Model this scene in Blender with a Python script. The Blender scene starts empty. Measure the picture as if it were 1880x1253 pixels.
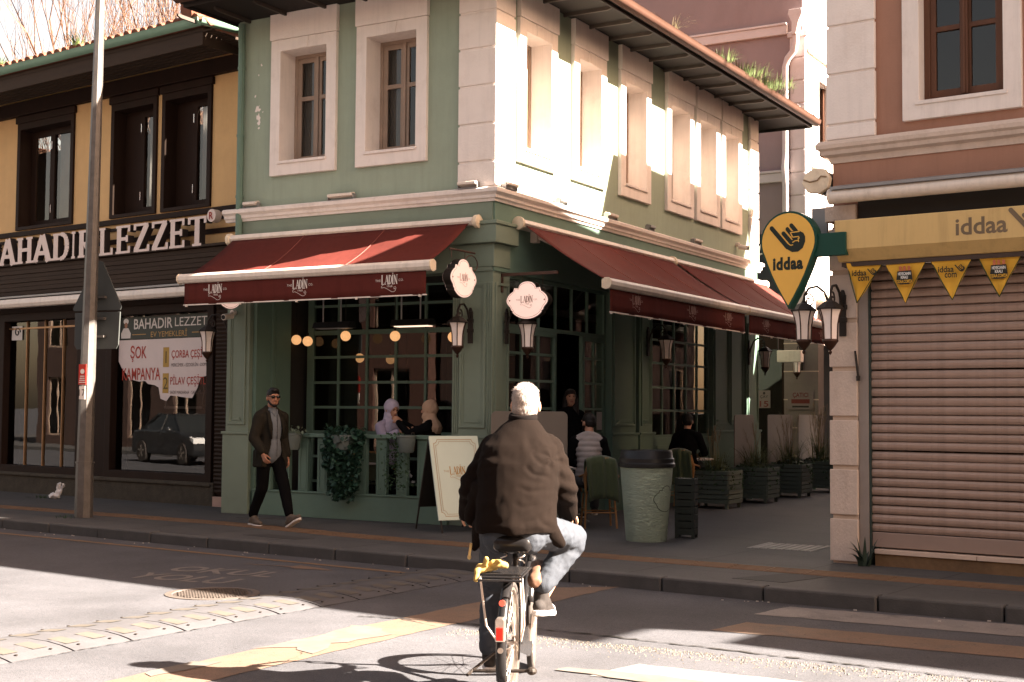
import bpy, bmesh, math, random
from math import sin, cos, pi, radians, sqrt, atan2
from mathutils import Vector, Matrix, noise
random.seed(7)
SC = bpy.context.scene
COL = SC.collection

# ------------------------------------------------------------------ camera
cam_d = bpy.data.cameras.new('camera')
cam = bpy.data.objects.new('camera', cam_d)
COL.objects.link(cam)
SC.camera = cam
cam_d.sensor_width = 36.0
cam_d.lens = 36.0 * 2475.0 / 1880.0
cam_d.clip_start = 0.1
cam_d.clip_end = 4000.0
_yaw, _pitch, _roll = radians(30), radians(2.98), radians(0.43)
cam.matrix_world = (Matrix.Translation((8.97, -15.03, 1.62)) @ Matrix.Rotation(_yaw, 4, 'Z')
                    @ Matrix.Rotation(pi / 2 + _pitch, 4, 'X') @ Matrix.Rotation(_roll, 4, 'Z'))

# ------------------------------------------------------------------ sky, sun, exposure
SUN_EL, SUN_AZ = radians(35.0), radians(15.5)          # azimuth measured from +X towards +Y
world = bpy.data.worlds.new('World')
SC.world = world
world.use_nodes = True
wn = world.node_tree.nodes
wl = world.node_tree.links
wn.clear()
w_out = wn.new('ShaderNodeOutputWorld')
w_bg = wn.new('ShaderNodeBackground')
w_sky = wn.new('ShaderNodeTexSky')
w_sky.sky_type = 'NISHITA'
w_sky.sun_disc = False
w_sky.sun_elevation = SUN_EL
w_sky.sun_rotation = pi / 2 - SUN_AZ
w_sky.altitude = 50
w_sky.air_density = 1.0
w_sky.dust_density = 3.0
w_sky.ozone_density = 1.0
w_mix = wn.new('ShaderNodeMix')
w_mix.data_type = 'RGBA'
w_mix.blend_type = 'MULTIPLY'
w_mix.inputs[0].default_value = 1.0
w_mix.inputs[7].default_value = (0.95, 0.655, 0.455, 1)
wl.new(w_sky.outputs[0], w_mix.inputs[6])
wl.new(w_mix.outputs[2], w_bg.inputs[0])
w_bg.inputs[1].default_value = 0.05
wl.new(w_bg.outputs[0], w_out.inputs[0])

sun_d = bpy.data.lights.new('sun', 'SUN')
sun_d.energy = 5.0
sun_d.angle = radians(0.5)
sun_d.color = (1.0, 0.88, 0.76)
sun = bpy.data.objects.new('sun', sun_d)
COL.objects.link(sun)
sun.location = (30, 10, 30)
sun.rotation_euler = Vector((cos(SUN_EL) * cos(SUN_AZ), cos(SUN_EL) * sin(SUN_AZ), sin(SUN_EL))).to_track_quat('Z', 'Y').to_euler()

vs = SC.view_settings
vs.view_transform = 'Standard'
vs.look = 'None'
vs.exposure = 3.75
vs.gamma = 1.0
vs.use_curve_mapping = False
SC.cycles.use_denoising = True
SC.cycles.max_bounces = 8
SC.cycles.diffuse_bounces = 4
SC.cycles.transparent_max_bounces = 12

# ------------------------------------------------------------------ helpers
RZ = lambda deg: Matrix.Rotation(radians(deg), 4, 'Z')
RX = lambda deg: Matrix.Rotation(radians(deg), 4, 'X')
RY = lambda deg: Matrix.Rotation(radians(deg), 4, 'Y')
T = lambda x, y, z: Matrix.Translation((x, y, z))
RF = RZ(90)                       # facade that looks towards +X: local x -> +Y, local -y -> +X


def lin(r, g, b):
    f = lambda c: (c / 255 / 12.92) if c / 255 <= 0.04045 else ((c / 255 + 0.055) / 1.055) ** 2.4
    return (f(r), f(g), f(b))


MATS = {}


def mat(name, col, rough=0.7, var=0.12, scale=3.0, bump=0.0, bscale=60.0, metal=0.0, spec=0.25,
        stain=None, stain_amt=0.0, stain_scale=1.2, stretch=(1, 1, 1), emit=None, estr=0.0, coords='Object', grime=0.0, sheen=0.0):
    """plain surface: colour with soft variation, optional stains / grain bump"""
    if name in MATS:
        return MATS[name]
    m = bpy.data.materials.new(name)
    m.use_nodes = True
    n, l = m.node_tree.nodes, m.node_tree.links
    b = n['Principled BSDF']
    b.inputs['Roughness'].default_value = rough
    b.inputs['Metallic'].default_value = metal
    b.inputs['Specular IOR Level'].default_value = spec
    if sheen:
        b.inputs['Sheen Weight'].default_value = sheen
    if emit:
        b.inputs['Emission Color'].default_value = (*emit, 1)
        b.inputs['Emission Strength'].default_value = estr
    tc = n.new('ShaderNodeTexCoord')
    mp = n.new('ShaderNodeMapping')
    mp.inputs['Scale'].default_value = stretch
    l.new(tc.outputs[coords], mp.inputs[0])
    nz = n.new('ShaderNodeTexNoise')
    nz.inputs['Scale'].default_value = scale
    nz.inputs['Detail'].default_value = 6
    nz.inputs['Roughness'].default_value = 0.65
    l.new(mp.outputs[0], nz.inputs['Vector'])
    mr = n.new('ShaderNodeMapRange')
    mr.inputs['From Min'].default_value = 0.25
    mr.inputs['From Max'].default_value = 0.75
    mr.inputs['To Min'].default_value = 1 - var
    mr.inputs['To Max'].default_value = 1 + var
    l.new(nz.outputs[0], mr.inputs[0])
    mul = n.new('ShaderNodeVectorMath')
    mul.operation = 'SCALE'
    mul.inputs[0].default_value = col
    l.new(mr.outputs[0], mul.inputs['Scale'])
    out = mul.outputs[0]
    if stain is not None:
        s2 = n.new('ShaderNodeTexNoise')
        s2.inputs['Scale'].default_value = stain_scale
        s2.inputs['Detail'].default_value = 9
        s2.inputs['Roughness'].default_value = 0.75
        l.new(mp.outputs[0], s2.inputs['Vector'])
        r2 = n.new('ShaderNodeMapRange')
        r2.inputs['From Min'].default_value = 0.52
        r2.inputs['From Max'].default_value = 0.72
        r2.inputs['To Max'].default_value = stain_amt
        l.new(s2.outputs[0], r2.inputs[0])
        mx = n.new('ShaderNodeMix')
        mx.data_type = 'RGBA'
        l.new(r2.outputs[0], mx.inputs[0])
        l.new(out, mx.inputs[6])
        mx.inputs[7].default_value = (*stain, 1)
        out = mx.outputs[2]
    if grime:                                      # rain streaks and dust running down the face
        mg = n.new('ShaderNodeMapping')
        mg.inputs['Scale'].default_value = (5, 5, .35)
        l.new(tc.outputs[coords], mg.inputs[0])
        g1 = n.new('ShaderNodeTexNoise')
        g1.inputs['Scale'].default_value = 2.2
        g1.inputs['Detail'].default_value = 8
        g1.inputs['Roughness'].default_value = 0.7
        l.new(mg.outputs[0], g1.inputs['Vector'])
        gr = n.new('ShaderNodeMapRange')
        gr.inputs['From Min'].default_value = 0.48
        gr.inputs['From Max'].default_value = 0.75
        gr.inputs['To Min'].default_value = 1.0
        gr.inputs['To Max'].default_value = 1.0 - grime
        l.new(g1.outputs[0], gr.inputs[0])
        gm = n.new('ShaderNodeVectorMath')
        gm.operation = 'SCALE'
        l.new(out, gm.inputs[0])
        l.new(gr.outputs[0], gm.inputs['Scale'])
        out = gm.outputs[0]
    l.new(out, b.inputs['Base Color'])
    rr = n.new('ShaderNodeMapRange')
    rr.inputs['To Min'].default_value = max(0.02, rough - 0.08)
    rr.inputs['To Max'].default_value = min(1.0, rough + 0.08)
    l.new(nz.outputs[0], rr.inputs[0])
    l.new(rr.outputs[0], b.inputs['Roughness'])
    if bump > 0:
        bn = n.new('ShaderNodeTexNoise')
        bn.inputs['Scale'].default_value = bscale
        bn.inputs['Detail'].default_value = 5
        l.new(mp.outputs[0], bn.inputs['Vector'])
        bp = n.new('ShaderNodeBump')
        bp.inputs['Strength'].default_value = bump
        bp.inputs['Distance'].default_value = 0.01
        l.new(bn.outputs[0], bp.inputs['Height'])
        l.new(bp.outputs[0], b.inputs['Normal'])
    MATS[name] = m
    return m


def glass(name, tint=(0.75, 0.8, 0.78), ior=1.5, rough=0.0, boost=0.0):
    """window pane: partly see-through, partly mirror by angle"""
    if name in MATS:
        return MATS[name]
    m = bpy.data.materials.new(name)
    m.use_nodes = True
    n, l = m.node_tree.nodes, m.node_tree.links
    n.clear()
    o = n.new('ShaderNodeOutputMaterial')
    tr = n.new('ShaderNodeBsdfTransparent')
    tr.inputs[0].default_value = (*tint, 1)
    gl = n.new('ShaderNodeBsdfGlossy')
    gl.inputs['Roughness'].default_value = rough
    gl.inputs['Color'].default_value = (0.9, 0.9, 0.9, 1)
    fr = n.new('ShaderNodeFresnel')
    fr.inputs[0].default_value = ior
    tc = n.new('ShaderNodeTexCoord')
    nz = n.new('ShaderNodeTexNoise')
    nz.inputs['Scale'].default_value = 1.6
    l.new(tc.outputs['Object'], nz.inputs['Vector'])
    bp = n.new('ShaderNodeBump')
    bp.inputs['Strength'].default_value = 0.012
    bp.inputs['Distance'].default_value = 0.05
    l.new(nz.outputs[0], bp.inputs['Height'])
    l.new(bp.outputs[0], gl.inputs['Normal'])
    ad = n.new('ShaderNodeMath')
    ad.operation = 'ADD'
    ad.inputs[1].default_value = boost
    ad.use_clamp = True
    l.new(fr.outputs[0], ad.inputs[0])
    mx = n.new('ShaderNodeMixShader')
    l.new(ad.outputs[0], mx.inputs[0])
    l.new(tr.outputs[0], mx.inputs[1])
    l.new(gl.outputs[0], mx.inputs[2])
    l.new(mx.outputs[0], o.inputs[0])
    MATS[name] = m
    return m


class MB:
    """collects simple shapes into one mesh"""

    def __init__(s):
        s.v, s.f = [], []

    def add(s, vs, fs):
        o = len(s.v)
        s.v += [tuple(v) for v in vs]
        s.f += [tuple(i + o for i in f) for f in fs]
        return s

    def box(s, x0, x1, y0, y1, z0, z1, M=None):
        vs = [(x0, y0, z0), (x1, y0, z0), (x1, y1, z0), (x0, y1, z0), (x0, y0, z1), (x1, y0, z1), (x1, y1, z1), (x0, y1, z1)]
        if M is not None:
            vs = [M @ Vector(v) for v in vs]
        return s.add(vs, [(0, 3, 2, 1), (4, 5, 6, 7), (0, 1, 5, 4), (1, 2, 6, 5), (2, 3, 7, 6), (3, 0, 4, 7)])

    def prism(s, pts, a, b, axis='y', M=None):
        """polygon pts extruded from a to b. axis y: pts are (x,z); x: (y,z); z: (x,y)"""
        def mk(p, t):
            return (p[0], t, p[1]) if axis == 'y' else ((t, p[0], p[1]) if axis == 'x' else (p[0], p[1], t))
        n = len(pts)
        vs = [mk(p, a) for p in pts] + [mk(p, b) for p in pts]
        if M is not None:
            vs = [M @ Vector(v) for v in vs]
        ar = sum(pts[i][0] * pts[(i + 1) % n][1] - pts[(i + 1) % n][0] * pts[i][1] for i in range(n))
        flip = (ar > 0) == (b > a)
        if axis == 'y':
            flip = not flip
        fs = [tuple(range(n)), tuple(range(2 * n - 1, n - 1, -1))]
        for i in range(n):
            j = (i + 1) % n
            fs.append((i, i + n, j + n, j))
        if flip:
            fs = [tuple(reversed(f)) for f in fs]
        return s.add(vs, fs)

    def tube(s, pts, r, n=8, closed=False, cap=True, flat=None):
        pts = [Vector(p) for p in pts]
        k = len(pts)
        rs = r if isinstance(r, (list, tuple)) else [r] * k
        up = None
        rings = []
        for i, p in enumerate(pts):
            if closed:
                d = pts[(i + 1) % k] - pts[i - 1]
            else:
                d = pts[min(i + 1, k - 1)] - pts[max(i - 1, 0)]
            if d.length < 1e-9:
                d = Vector((0, 0, 1))
            d.normalize()
            if up is None:
                up = Vector((0, 0, 1)) if abs(d.z) < 0.9 else Vector((1, 0, 0))
            a = d.cross(up)
            if a.length < 1e-6:
                a = d.cross(Vector((0, 1, 0)))
            a.normalize()
            b = a.cross(d)
            up = b
            f2 = flat or (1, 1)
            rings.append([p + a * (cos(2 * pi * j / n) * rs[i] * f2[0]) + b * (sin(2 * pi * j / n) * rs[i] * f2[1]) for j in range(n)])
        o = len(s.v)
        for rg in rings:
            s.v += [tuple(q) for q in rg]
        m = k if closed else k - 1
        for i in range(m):
            i2 = (i + 1) % k
            for j in range(n):
                j2 = (j + 1) % n
                s.f.append((o + i * n + j, o + i2 * n + j, o + i2 * n + j2, o + i * n + j2))
        if cap and not closed:
            s.f.append(tuple(o + j for j in range(n)))
            s.f.append(tuple(o + (k - 1) * n + j for j in reversed(range(n))))
        return s

    def lathe(s, prof, n=16, c=(0, 0, 0), M=None):
        """prof: list of (radius, z) from bottom to top, around z"""
        vs = []
        for r, z in prof:
            for j in range(n):
                vs.append(Vector((c[0] + r * cos(2 * pi * j / n), c[1] + r * sin(2 * pi * j / n), c[2] + z)))
        if M is not None:
            vs = [M @ v for v in vs]
        fs = []
        for i in range(len(prof) - 1):
            for j in range(n):
                j2 = (j + 1) % n
                fs.append((i * n + j, i * n + j2, (i + 1) * n + j2, (i + 1) * n + j))
        if prof[0][0] > 1e-5:
            fs.append(tuple(reversed(range(n))))
        if prof[-1][0] > 1e-5:
            fs.append(tuple((len(prof) - 1) * n + j for j in range(n)))
        return s.add(vs, fs)

    def ell(s, c, r, n=14, m=8, M=None):
        """ellipsoid"""
        vs, fs = [], []
        rr = r if isinstance(r, (list, tuple)) else (r, r, r)
        vs.append((0, 0, -rr[2]))
        for i in range(1, m):
            t = -pi / 2 + pi * i / m
            for j in range(n):
                a = 2 * pi * j / n
                vs.append((rr[0] * cos(t) * cos(a), rr[1] * cos(t) * sin(a), rr[2] * sin(t)))
        vs.append((0, 0, rr[2]))
        for j in range(n):
            fs.append((0, 1 + (j + 1) % n, 1 + j))
            fs.append((len(vs) - 1, 1 + (m - 2) * n + j, 1 + (m - 2) * n + (j + 1) % n))
        for i in range(m - 2):
            for j in range(n):
                a, b = 1 + i * n + j, 1 + i * n + (j + 1) % n
                fs.append((a, b, b + n, a + n))
        c = Vector(c)
        vs = [((M @ Vector(v)) if M is not None else Vector(v)) + c for v in vs]
        return s.add(vs, fs)

    def cap(s, p0, p1, r0, r1, n=12, k=4):
        """tapered capsule"""
        p0, p1 = Vector(p0), Vector(p1)
        d = p1 - p0
        L = d.length
        if L < 1e-6:
            return s.ell(p0, max(r0, r1))
        d.normalize()
        pts, rs = [], []
        for i in range(k + 1):
            a = pi / 2 * (1 - i / k)
            pts.append(p0 - d * r0 * sin(a) * 0.999)
            rs.append(max(r0 * cos(a), 1e-4))
        for i in range(k + 1):
            a = pi / 2 * i / k
            pts.append(p1 + d * r1 * sin(a) * 0.999)
            rs.append(max(r1 * cos(a), 1e-4))
        return s.tube(pts, rs, n)

    def quad(s, a, b, c, d):
        return s.add([a, b, c, d], [(0, 1, 2, 3)])

    def grid(s, u0, u1, z0, z1, holes, y0, y1):
        """wall sheet of thickness y0..y1 (y0 = outer face) with rectangular holes (ua, ub, za, zb)"""
        us = sorted({u0, u1} | {h[i] for h in holes for i in (0, 1) if u0 < h[i] < u1})
        zs = sorted({z0, z1} | {h[i] for h in holes for i in (2, 3) if z0 < h[i] < z1})
        def solid(i, j):
            if i < 0 or j < 0 or i >= len(us) - 1 or j >= len(zs) - 1:
                return False
            cu, cz = (us[i] + us[i + 1]) / 2, (zs[j] + zs[j + 1]) / 2
            return not any(h[0] < cu < h[1] and h[2] < cz < h[3] for h in holes)
        for i in range(len(us) - 1):
            for j in range(len(zs) - 1):
                if not solid(i, j):
                    continue
                a, b, c, d = us[i], us[i + 1], zs[j], zs[j + 1]
                s.quad((a, y0, c), (b, y0, c), (b, y0, d), (a, y0, d))
                s.quad((b, y1, c), (a, y1, c), (a, y1, d), (b, y1, d))
                if not solid(i - 1, j):
                    s.quad((a, y1, c), (a, y0, c), (a, y0, d), (a, y1, d))
                if not solid(i + 1, j):
                    s.quad((b, y0, c), (b, y1, c), (b, y1, d), (b, y0, d))
                if not solid(i, j - 1):
                    s.quad((a, y1, c), (b, y1, c), (b, y0, c), (a, y0, c))
                if not solid(i, j + 1):
                    s.quad((a, y0, d), (b, y0, d), (b, y1, d), (a, y1, d))
        return s

    def mesh(s, name):
        me = bpy.data.meshes.new(name)
        me.from_pydata(s.v, [], s.f)
        me.update()
        return me

    def build(s, name, m, parent=None, M=None, smooth=False, bevel=0.0, seg=2, kind=None, weld=False):
        me = s.mesh(name)
        if weld or bevel:
            bm = bmesh.new()
            bm.from_mesh(me)
            bmesh.ops.remove_doubles(bm, verts=bm.verts, dist=1e-5)
            bmesh.ops.recalc_face_normals(bm, faces=bm.faces)
            bm.to_mesh(me)
            bm.free()
        return link(name, me, m, parent, M, smooth, bevel, seg, kind)


def link(name, me, m, parent=None, M=None, smooth=False, bevel=0.0, seg=2, kind=None):
    if m is not None and not me.materials:
        me.materials.append(m)
    o = bpy.data.objects.new(name, me)
    COL.objects.link(o)
    if parent is not None:
        o.parent = parent
    if M is not None:
        o.matrix_basis = M
    if smooth:
        me.polygons.foreach_set('use_smooth', [True] * len(me.polygons))
        if smooth != 'all':
            try:
                me.set_sharp_from_angle(angle=radians(40))
            except Exception:
                pass
    if bevel:
        b = o.modifiers.new('bevel', 'BEVEL')
        b.width = bevel
        b.segments = seg
        b.limit_method = 'ANGLE'
        b.angle_limit = radians(40)
        b.harden_normals = False
    if kind:
        o['kind'] = kind
    return o


def tag(o, label, cat, group=None):
    o['label'] = label
    o['category'] = cat
    if group:
        o['group'] = group
    return o


def thing(name, label, cat, loc=(0, 0, 0), rz=0.0, group=None, M=None):
    o = bpy.data.objects.new(name, None)
    COL.objects.link(o)
    o.empty_display_size = 0.1
    if M is not None:
        o.matrix_basis = M
    else:
        o.location = loc
        o.rotation_euler = (0, 0, radians(rz))
    return tag(o, label, cat, group)


def copy_tree(o, parent=None):
    c = o.copy()
    COL.objects.link(c)
    if parent is not None:
        mb = o.matrix_basis.copy()
        c.parent = parent
        c.matrix_basis = mb
    for ch in list(o.children):
        copy_tree(ch, c)
    return c


def dup(o, M, label=None, group=None):
    c = copy_tree(o)
    c.matrix_basis = M
    if label:
        c['label'] = label
    if group:
        c['group'] = group
    return c


def eval_mesh(me, mods):
    """apply modifiers [(type, {attr: value})] to a mesh and return the result"""
    o = bpy.data.objects.new('temporary', me)
    COL.objects.link(o)
    for ty, at in mods:
        md = o.modifiers.new('m', ty)
        for k, v in at.items():
            setattr(md, k, v)
    dg = bpy.context.evaluated_depsgraph_get()
    dg.update()
    out = bpy.data.meshes.new_from_object(o.evaluated_get(dg))
    bpy.data.objects.remove(o)
    return out


def blob(mb, voxel=0.01, smooth=6, fac=0.5, disp=None, dec=None):
    """union of overlapping closed shapes into one continuous skin"""
    mods = [('REMESH', {'mode': 'VOXEL', 'voxel_size': voxel}), ('SMOOTH', {'iterations': smooth, 'factor': fac})]
    if dec:
        mods.append(('DECIMATE', {'ratio': dec}))
    me = eval_mesh(mb.mesh('blob'), mods)
    if disp:
        me.update()
        nr = [v.normal.copy() for v in me.vertices]
        for v, nn in zip(me.vertices, nr):
            v.co += nn * disp(v.co)
        me.update()
    return me


TXT = {}


def text_geo(s, bold=0.0, spacing=1.0, res=3):
    key = (s, bold, spacing)
    if key in TXT:
        return TXT[key]
    cu = bpy.data.curves.new('lettering', 'FONT')
    cu.body = s
    cu.resolution_u = res
    cu.offset = bold
    cu.space_character = spacing
    o = bpy.data.objects.new('lettering', cu)
    COL.objects.link(o)
    dg = bpy.context.evaluated_depsgraph_get()
    dg.update()
    me = bpy.data.meshes.new_from_object(o.evaluated_get(dg))
    vs_ = [(v.co.x, v.co.y) for v in me.vertices]
    fs_ = [tuple(p.vertices) for p in me.polygons]
    bpy.data.objects.remove(o)
    bpy.data.meshes.remove(me)
    x0, x1 = min(v[0] for v in vs_), max(v[0] for v in vs_)
    y0, y1 = min(v[1] for v in vs_), max(v[1] for v in vs_)
    TXT[key] = (vs_, fs_, x0, x1, y0, y1)
    return TXT[key]


def put_text(mb, s, cx, cz, h, y, w=None, bold=0.0, spacing=1.0, shear=0.0, rot=0.0, align='c', capline=None):
    """flat lettering facing -Y in mb; h = height of the whole drawn text, w = forced width"""
    vs_, fs_, x0, x1, y0, y1 = text_geo(s, bold, spacing)
    if capline:                                   # scale by capital height, keep baseline at cz
        k = capline / 0.7
        ky = k
        oy = 0
    else:
        ky = h / (y1 - y0)
        oy = (y0 + y1) / 2
    kx = (w / (x1 - x0)) if w else ky
    ox = {'c': (x0 + x1) / 2, 'l': x0, 'r': x1}[align]
    out = []
    ca, sa = cos(rot), sin(rot)
    for a, b in vs_:
        p, q = (a - ox) * kx, (b - oy) * ky
        p += shear * q
        out.append((cx + p * ca - q * sa, y, cz + p * sa + q * ca))
    mb.add(out, fs_)
    return mb


def strokes(mb, segs, y, th=0.001):
    """flat letter strokes: segs = (x0,z0,x1,z1,width); each a hair in front of the last so none are coplanar"""
    for i, (x0, z0, x1, z1, w) in enumerate(segs):
        d = Vector((x1 - x0, z1 - z0))
        if d.length < 1e-6:
            continue
        d.normalize()
        nx, nz = -d.y * w / 2, d.x * w / 2
        yy = y - i * 0.00015
        mb.add([(x0 + nx, yy, z0 + nz), (x0 - nx, yy, z0 - nz), (x1 - nx, yy, z1 - nz), (x1 + nx, yy, z1 + nz)], [(0, 1, 2, 3)])
    return mb


def circle(cx, cz, r, n=24, rx=None):
    return [(cx + (rx or r) * cos(2 * pi * i / n), cz + r * sin(2 * pi * i / n)) for i in range(n)]


def bez(p0, p1, p2, p3, n=8):
    out = []
    for i in range(n + 1):
        t = i / n
        out.append(tuple((1 - t) ** 3 * a + 3 * (1 - t) ** 2 * t * b + 3 * (1 - t) * t * t * c + t ** 3 * d for a, b, c, d in zip(p0, p1, p2, p3)))
    return out

# ------------------------------------------------------------------ materials
M_ASPH = mat('asphalt', (0.052, 0.0515, 0.056), 0.9, 0.32, 0.9, bump=0.5, bscale=130, stain=(0.034, 0.034, 0.036), stain_amt=0.6, stain_scale=0.5, coords='Object')
M_PAVE = mat('paving concrete', (0.06, 0.057, 0.055), 0.85, 0.2, 1.3, bump=0.25, bscale=90, stain=(0.048, 0.045, 0.043), stain_amt=0.6, stain_scale=0.9)
M_KERB = mat('kerb stone', (0.068, 0.065, 0.062), 0.85, 0.25, 4, bump=0.4, bscale=70, stain=(0.05, 0.05, 0.048), stain_amt=0.6)
M_TACT = mat('yellow paver', (0.155, 0.09, 0.05), 0.85, 0.22, 5, bump=0.3, bscale=60, stain=(0.07, 0.058, 0.048), stain_amt=0.7, stain_scale=2)
M_WHITE_LINE = mat('worn white road paint', (0.17, 0.15, 0.138), 0.8, 0.15, 6, bump=0.3, bscale=120, stain=(0.07, 0.065, 0.062), stain_amt=0.9, stain_scale=2.4)
M_YEL_LINE = mat('worn yellow road paint', (0.125, 0.083, 0.058), 0.8, 0.15, 6, bump=0.3, bscale=120, stain=(0.075, 0.065, 0.055), stain_amt=0.9, stain_scale=2.2)
M_WREM = mat('faded pale road paint', (0.1, 0.085, 0.072), 0.85, 0.2, 5, stain=(0.09, 0.068, 0.052), stain_amt=0.9, stain_scale=3)
M_GREEN = mat('sage green stucco', (0.28, 0.33, 0.25), 0.85, 0.07, 2.2, bump=0.15, bscale=40, stain=(0.25, 0.295, 0.222), stain_amt=0.5, stain_scale=0.8, grime=0.1)
M_GREENW_SHADE = mat('sage green wood with shade', (0.12, 0.185, 0.14), 0.55, 0.08, 3, bump=0.05, bscale=30, stain=(0.095, 0.14, 0.105), stain_amt=0.35, stain_scale=2)  # side street shade is mixed into this wood colour
M_GREENP_LIT = mat('sage green pier with light', (0.175, 0.215, 0.16), 0.6, 0.08, 3, bump=0.05, bscale=30, stain=(0.14, 0.155, 0.11), stain_amt=0.35, stain_scale=2)  # lighter copy of the same green, light on the front put into the colour
M_GREEND = mat('dark green painted wood', (0.06, 0.085, 0.055), 0.5, 0.08, 3)
M_TRIM = mat('off white stucco trim', (0.76, 0.68, 0.62), 0.85, 0.05, 3, bump=0.35, bscale=45, stain=(0.6, 0.5, 0.43), stain_amt=0.45, stain_scale=1.6, grime=0.1)
M_TRIMS = mat('off white smooth trim', (0.74, 0.66, 0.6), 0.75, 0.05, 3, bump=0.06, bscale=40, stain=(0.55, 0.46, 0.4), stain_amt=0.5, stain_scale=2.2, grime=0.13)
M_TAUPE = mat('taupe window paint', (0.3, 0.22, 0.165), 0.5, 0.1, 5)
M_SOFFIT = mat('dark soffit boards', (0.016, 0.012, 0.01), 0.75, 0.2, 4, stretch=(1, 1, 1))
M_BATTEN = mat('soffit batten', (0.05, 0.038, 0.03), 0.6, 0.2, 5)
M_COPPER = mat('brown metal gutter', (0.075, 0.038, 0.026), 0.45, 0.12, 4, metal=0.1)
M_TILE = mat('clay roof tile', (0.15, 0.055, 0.032), 0.8, 0.3, 6, bump=0.3, bscale=50, stain=(0.075, 0.05, 0.036), stain_amt=0.7)
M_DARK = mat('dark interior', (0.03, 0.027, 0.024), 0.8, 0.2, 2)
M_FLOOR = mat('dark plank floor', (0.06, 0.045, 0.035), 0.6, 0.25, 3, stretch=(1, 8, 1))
M_MAROON = mat('maroon awning cloth', (0.095, 0.021, 0.016), 0.85, 0.06, 5, bump=0.05, bscale=200, spec=0.08, stain=(0.07, 0.018, 0.014), stain_amt=0.5, stain_scale=1.5, grime=0.2)
M_ALU = mat('cream powder coated metal', (0.72, 0.63, 0.54), 0.4, 0.05, 3, stain=(0.45, 0.36, 0.29), stain_amt=0.5, stain_scale=3, grime=0.2)
M_CREAMCAP = mat('cream plastic cap', (0.72, 0.6, 0.44), 0.5, 0.08, 5, stain=(0.4, 0.3, 0.2), stain_amt=0.5, stain_scale=4)
M_PRINT = mat('cream print', (0.7, 0.62, 0.55), 0.7, 0.03, 3)
M_PRINTF = mat('faded print', (0.4, 0.25, 0.21), 0.8, 0.05, 3)
M_IRON = mat('dark wrought iron', (0.028, 0.022, 0.018), 0.5, 0.2, 8, metal=0.3)
M_IRONB = mat('bronzed lamp metal', (0.06, 0.03, 0.02), 0.45, 0.2, 8, metal=0.4)
M_OPAL = mat('opal lamp glass', (0.86, 0.75, 0.68), 0.35, 0.04, 3)
M_GLASS = glass('window glass', (0.55, 0.56, 0.54), 1.5)
M_GLASSD = glass('shop glass', (0.6, 0.6, 0.57), 1.55)
M_BLACK = mat('black plastic', (0.012, 0.012, 0.012), 0.35, 0.1, 5)
M_GREY = mat('grey metal', (0.28, 0.27, 0.26), 0.45, 0.1, 5, metal=0.5)
M_CHROME = mat('bright metal', (0.62, 0.6, 0.57), 0.25, 0.05, 5, metal=0.95)

# aggregate speckle, tyre polish and faint paving joints
def speckle(m, lo=.72, hi=1.4, scale=170):
    n, l = m.node_tree.nodes, m.node_tree.links
    b = n['Principled BSDF']
    src = b.inputs['Base Color'].links[0].from_socket
    tc = n.new('ShaderNodeTexCoord')
    v = n.new('ShaderNodeTexVoronoi')
    v.inputs['Scale'].default_value = scale
    l.new(tc.outputs['Object'], v.inputs['Vector'])
    sp = n.new('ShaderNodeSeparateColor')
    l.new(v.outputs['Color'], sp.inputs[0])
    mr = n.new('ShaderNodeMapRange')
    mr.inputs['To Min'].default_value = lo
    mr.inputs['To Max'].default_value = hi
    l.new(sp.outputs[0], mr.inputs[0])
    v2 = n.new('ShaderNodeTexVoronoi')                    # sparse dark pits
    v2.inputs['Scale'].default_value = 9
    l.new(tc.outputs['Object'], v2.inputs['Vector'])
    m2 = n.new('ShaderNodeMapRange')
    m2.inputs['From Min'].default_value = .05
    m2.inputs['From Max'].default_value = .12
    m2.inputs['To Min'].default_value = .45
    m2.inputs['To Max'].default_value = 1
    l.new(v2.outputs['Distance'], m2.inputs[0])
    mm = n.new('ShaderNodeMath')
    mm.operation = 'MULTIPLY'
    l.new(mr.outputs[0], mm.inputs[0])
    l.new(m2.outputs[0], mm.inputs[1])
    sc_ = n.new('ShaderNodeVectorMath')
    sc_.operation = 'SCALE'
    l.new(src, sc_.inputs[0])
    l.new(mm.outputs[0], sc_.inputs['Scale'])
    l.new(sc_.outputs[0], b.inputs['Base Color'])


speckle(M_ASPH)
speckle(M_WHITE_LINE, .8, 1.15)
speckle(M_YEL_LINE, .8, 1.15)
speckle(M_PAVE, .85, 1.15, 120)

# ------------------------------------------------------------------ ground
mb = MB()
mb.quad((-1500, -1500, 0), (1500, -1500, 0), (1500, 1500, 0), (-1500, 1500, 0))
mb.build('road', M_ASPH, kind='structure')

KERB = [(-60, 2.5), (-6.05, -2.71), (1.8, -3.46), (5.4, -3.84), (9.0, -3.98), (60, -6.0)]


def kerb_y(x):
    for (x0, y0), (x1, y1) in zip(KERB, KERB[1:]):
        if x0 <= x <= x1:
            return y0 + (y1 - y0) * (x - x0) / (x1 - x0)


KW = 0.17          # kerb stone width
pv = [(x, y + KW) for x, y in KERB]
mb = MB()
mb.prism(pv + [(60, 70), (-60, 70)], 0.0, 0.12, 'z')
pavement = mb.build('pavement', M_PAVE, kind='structure')

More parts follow.
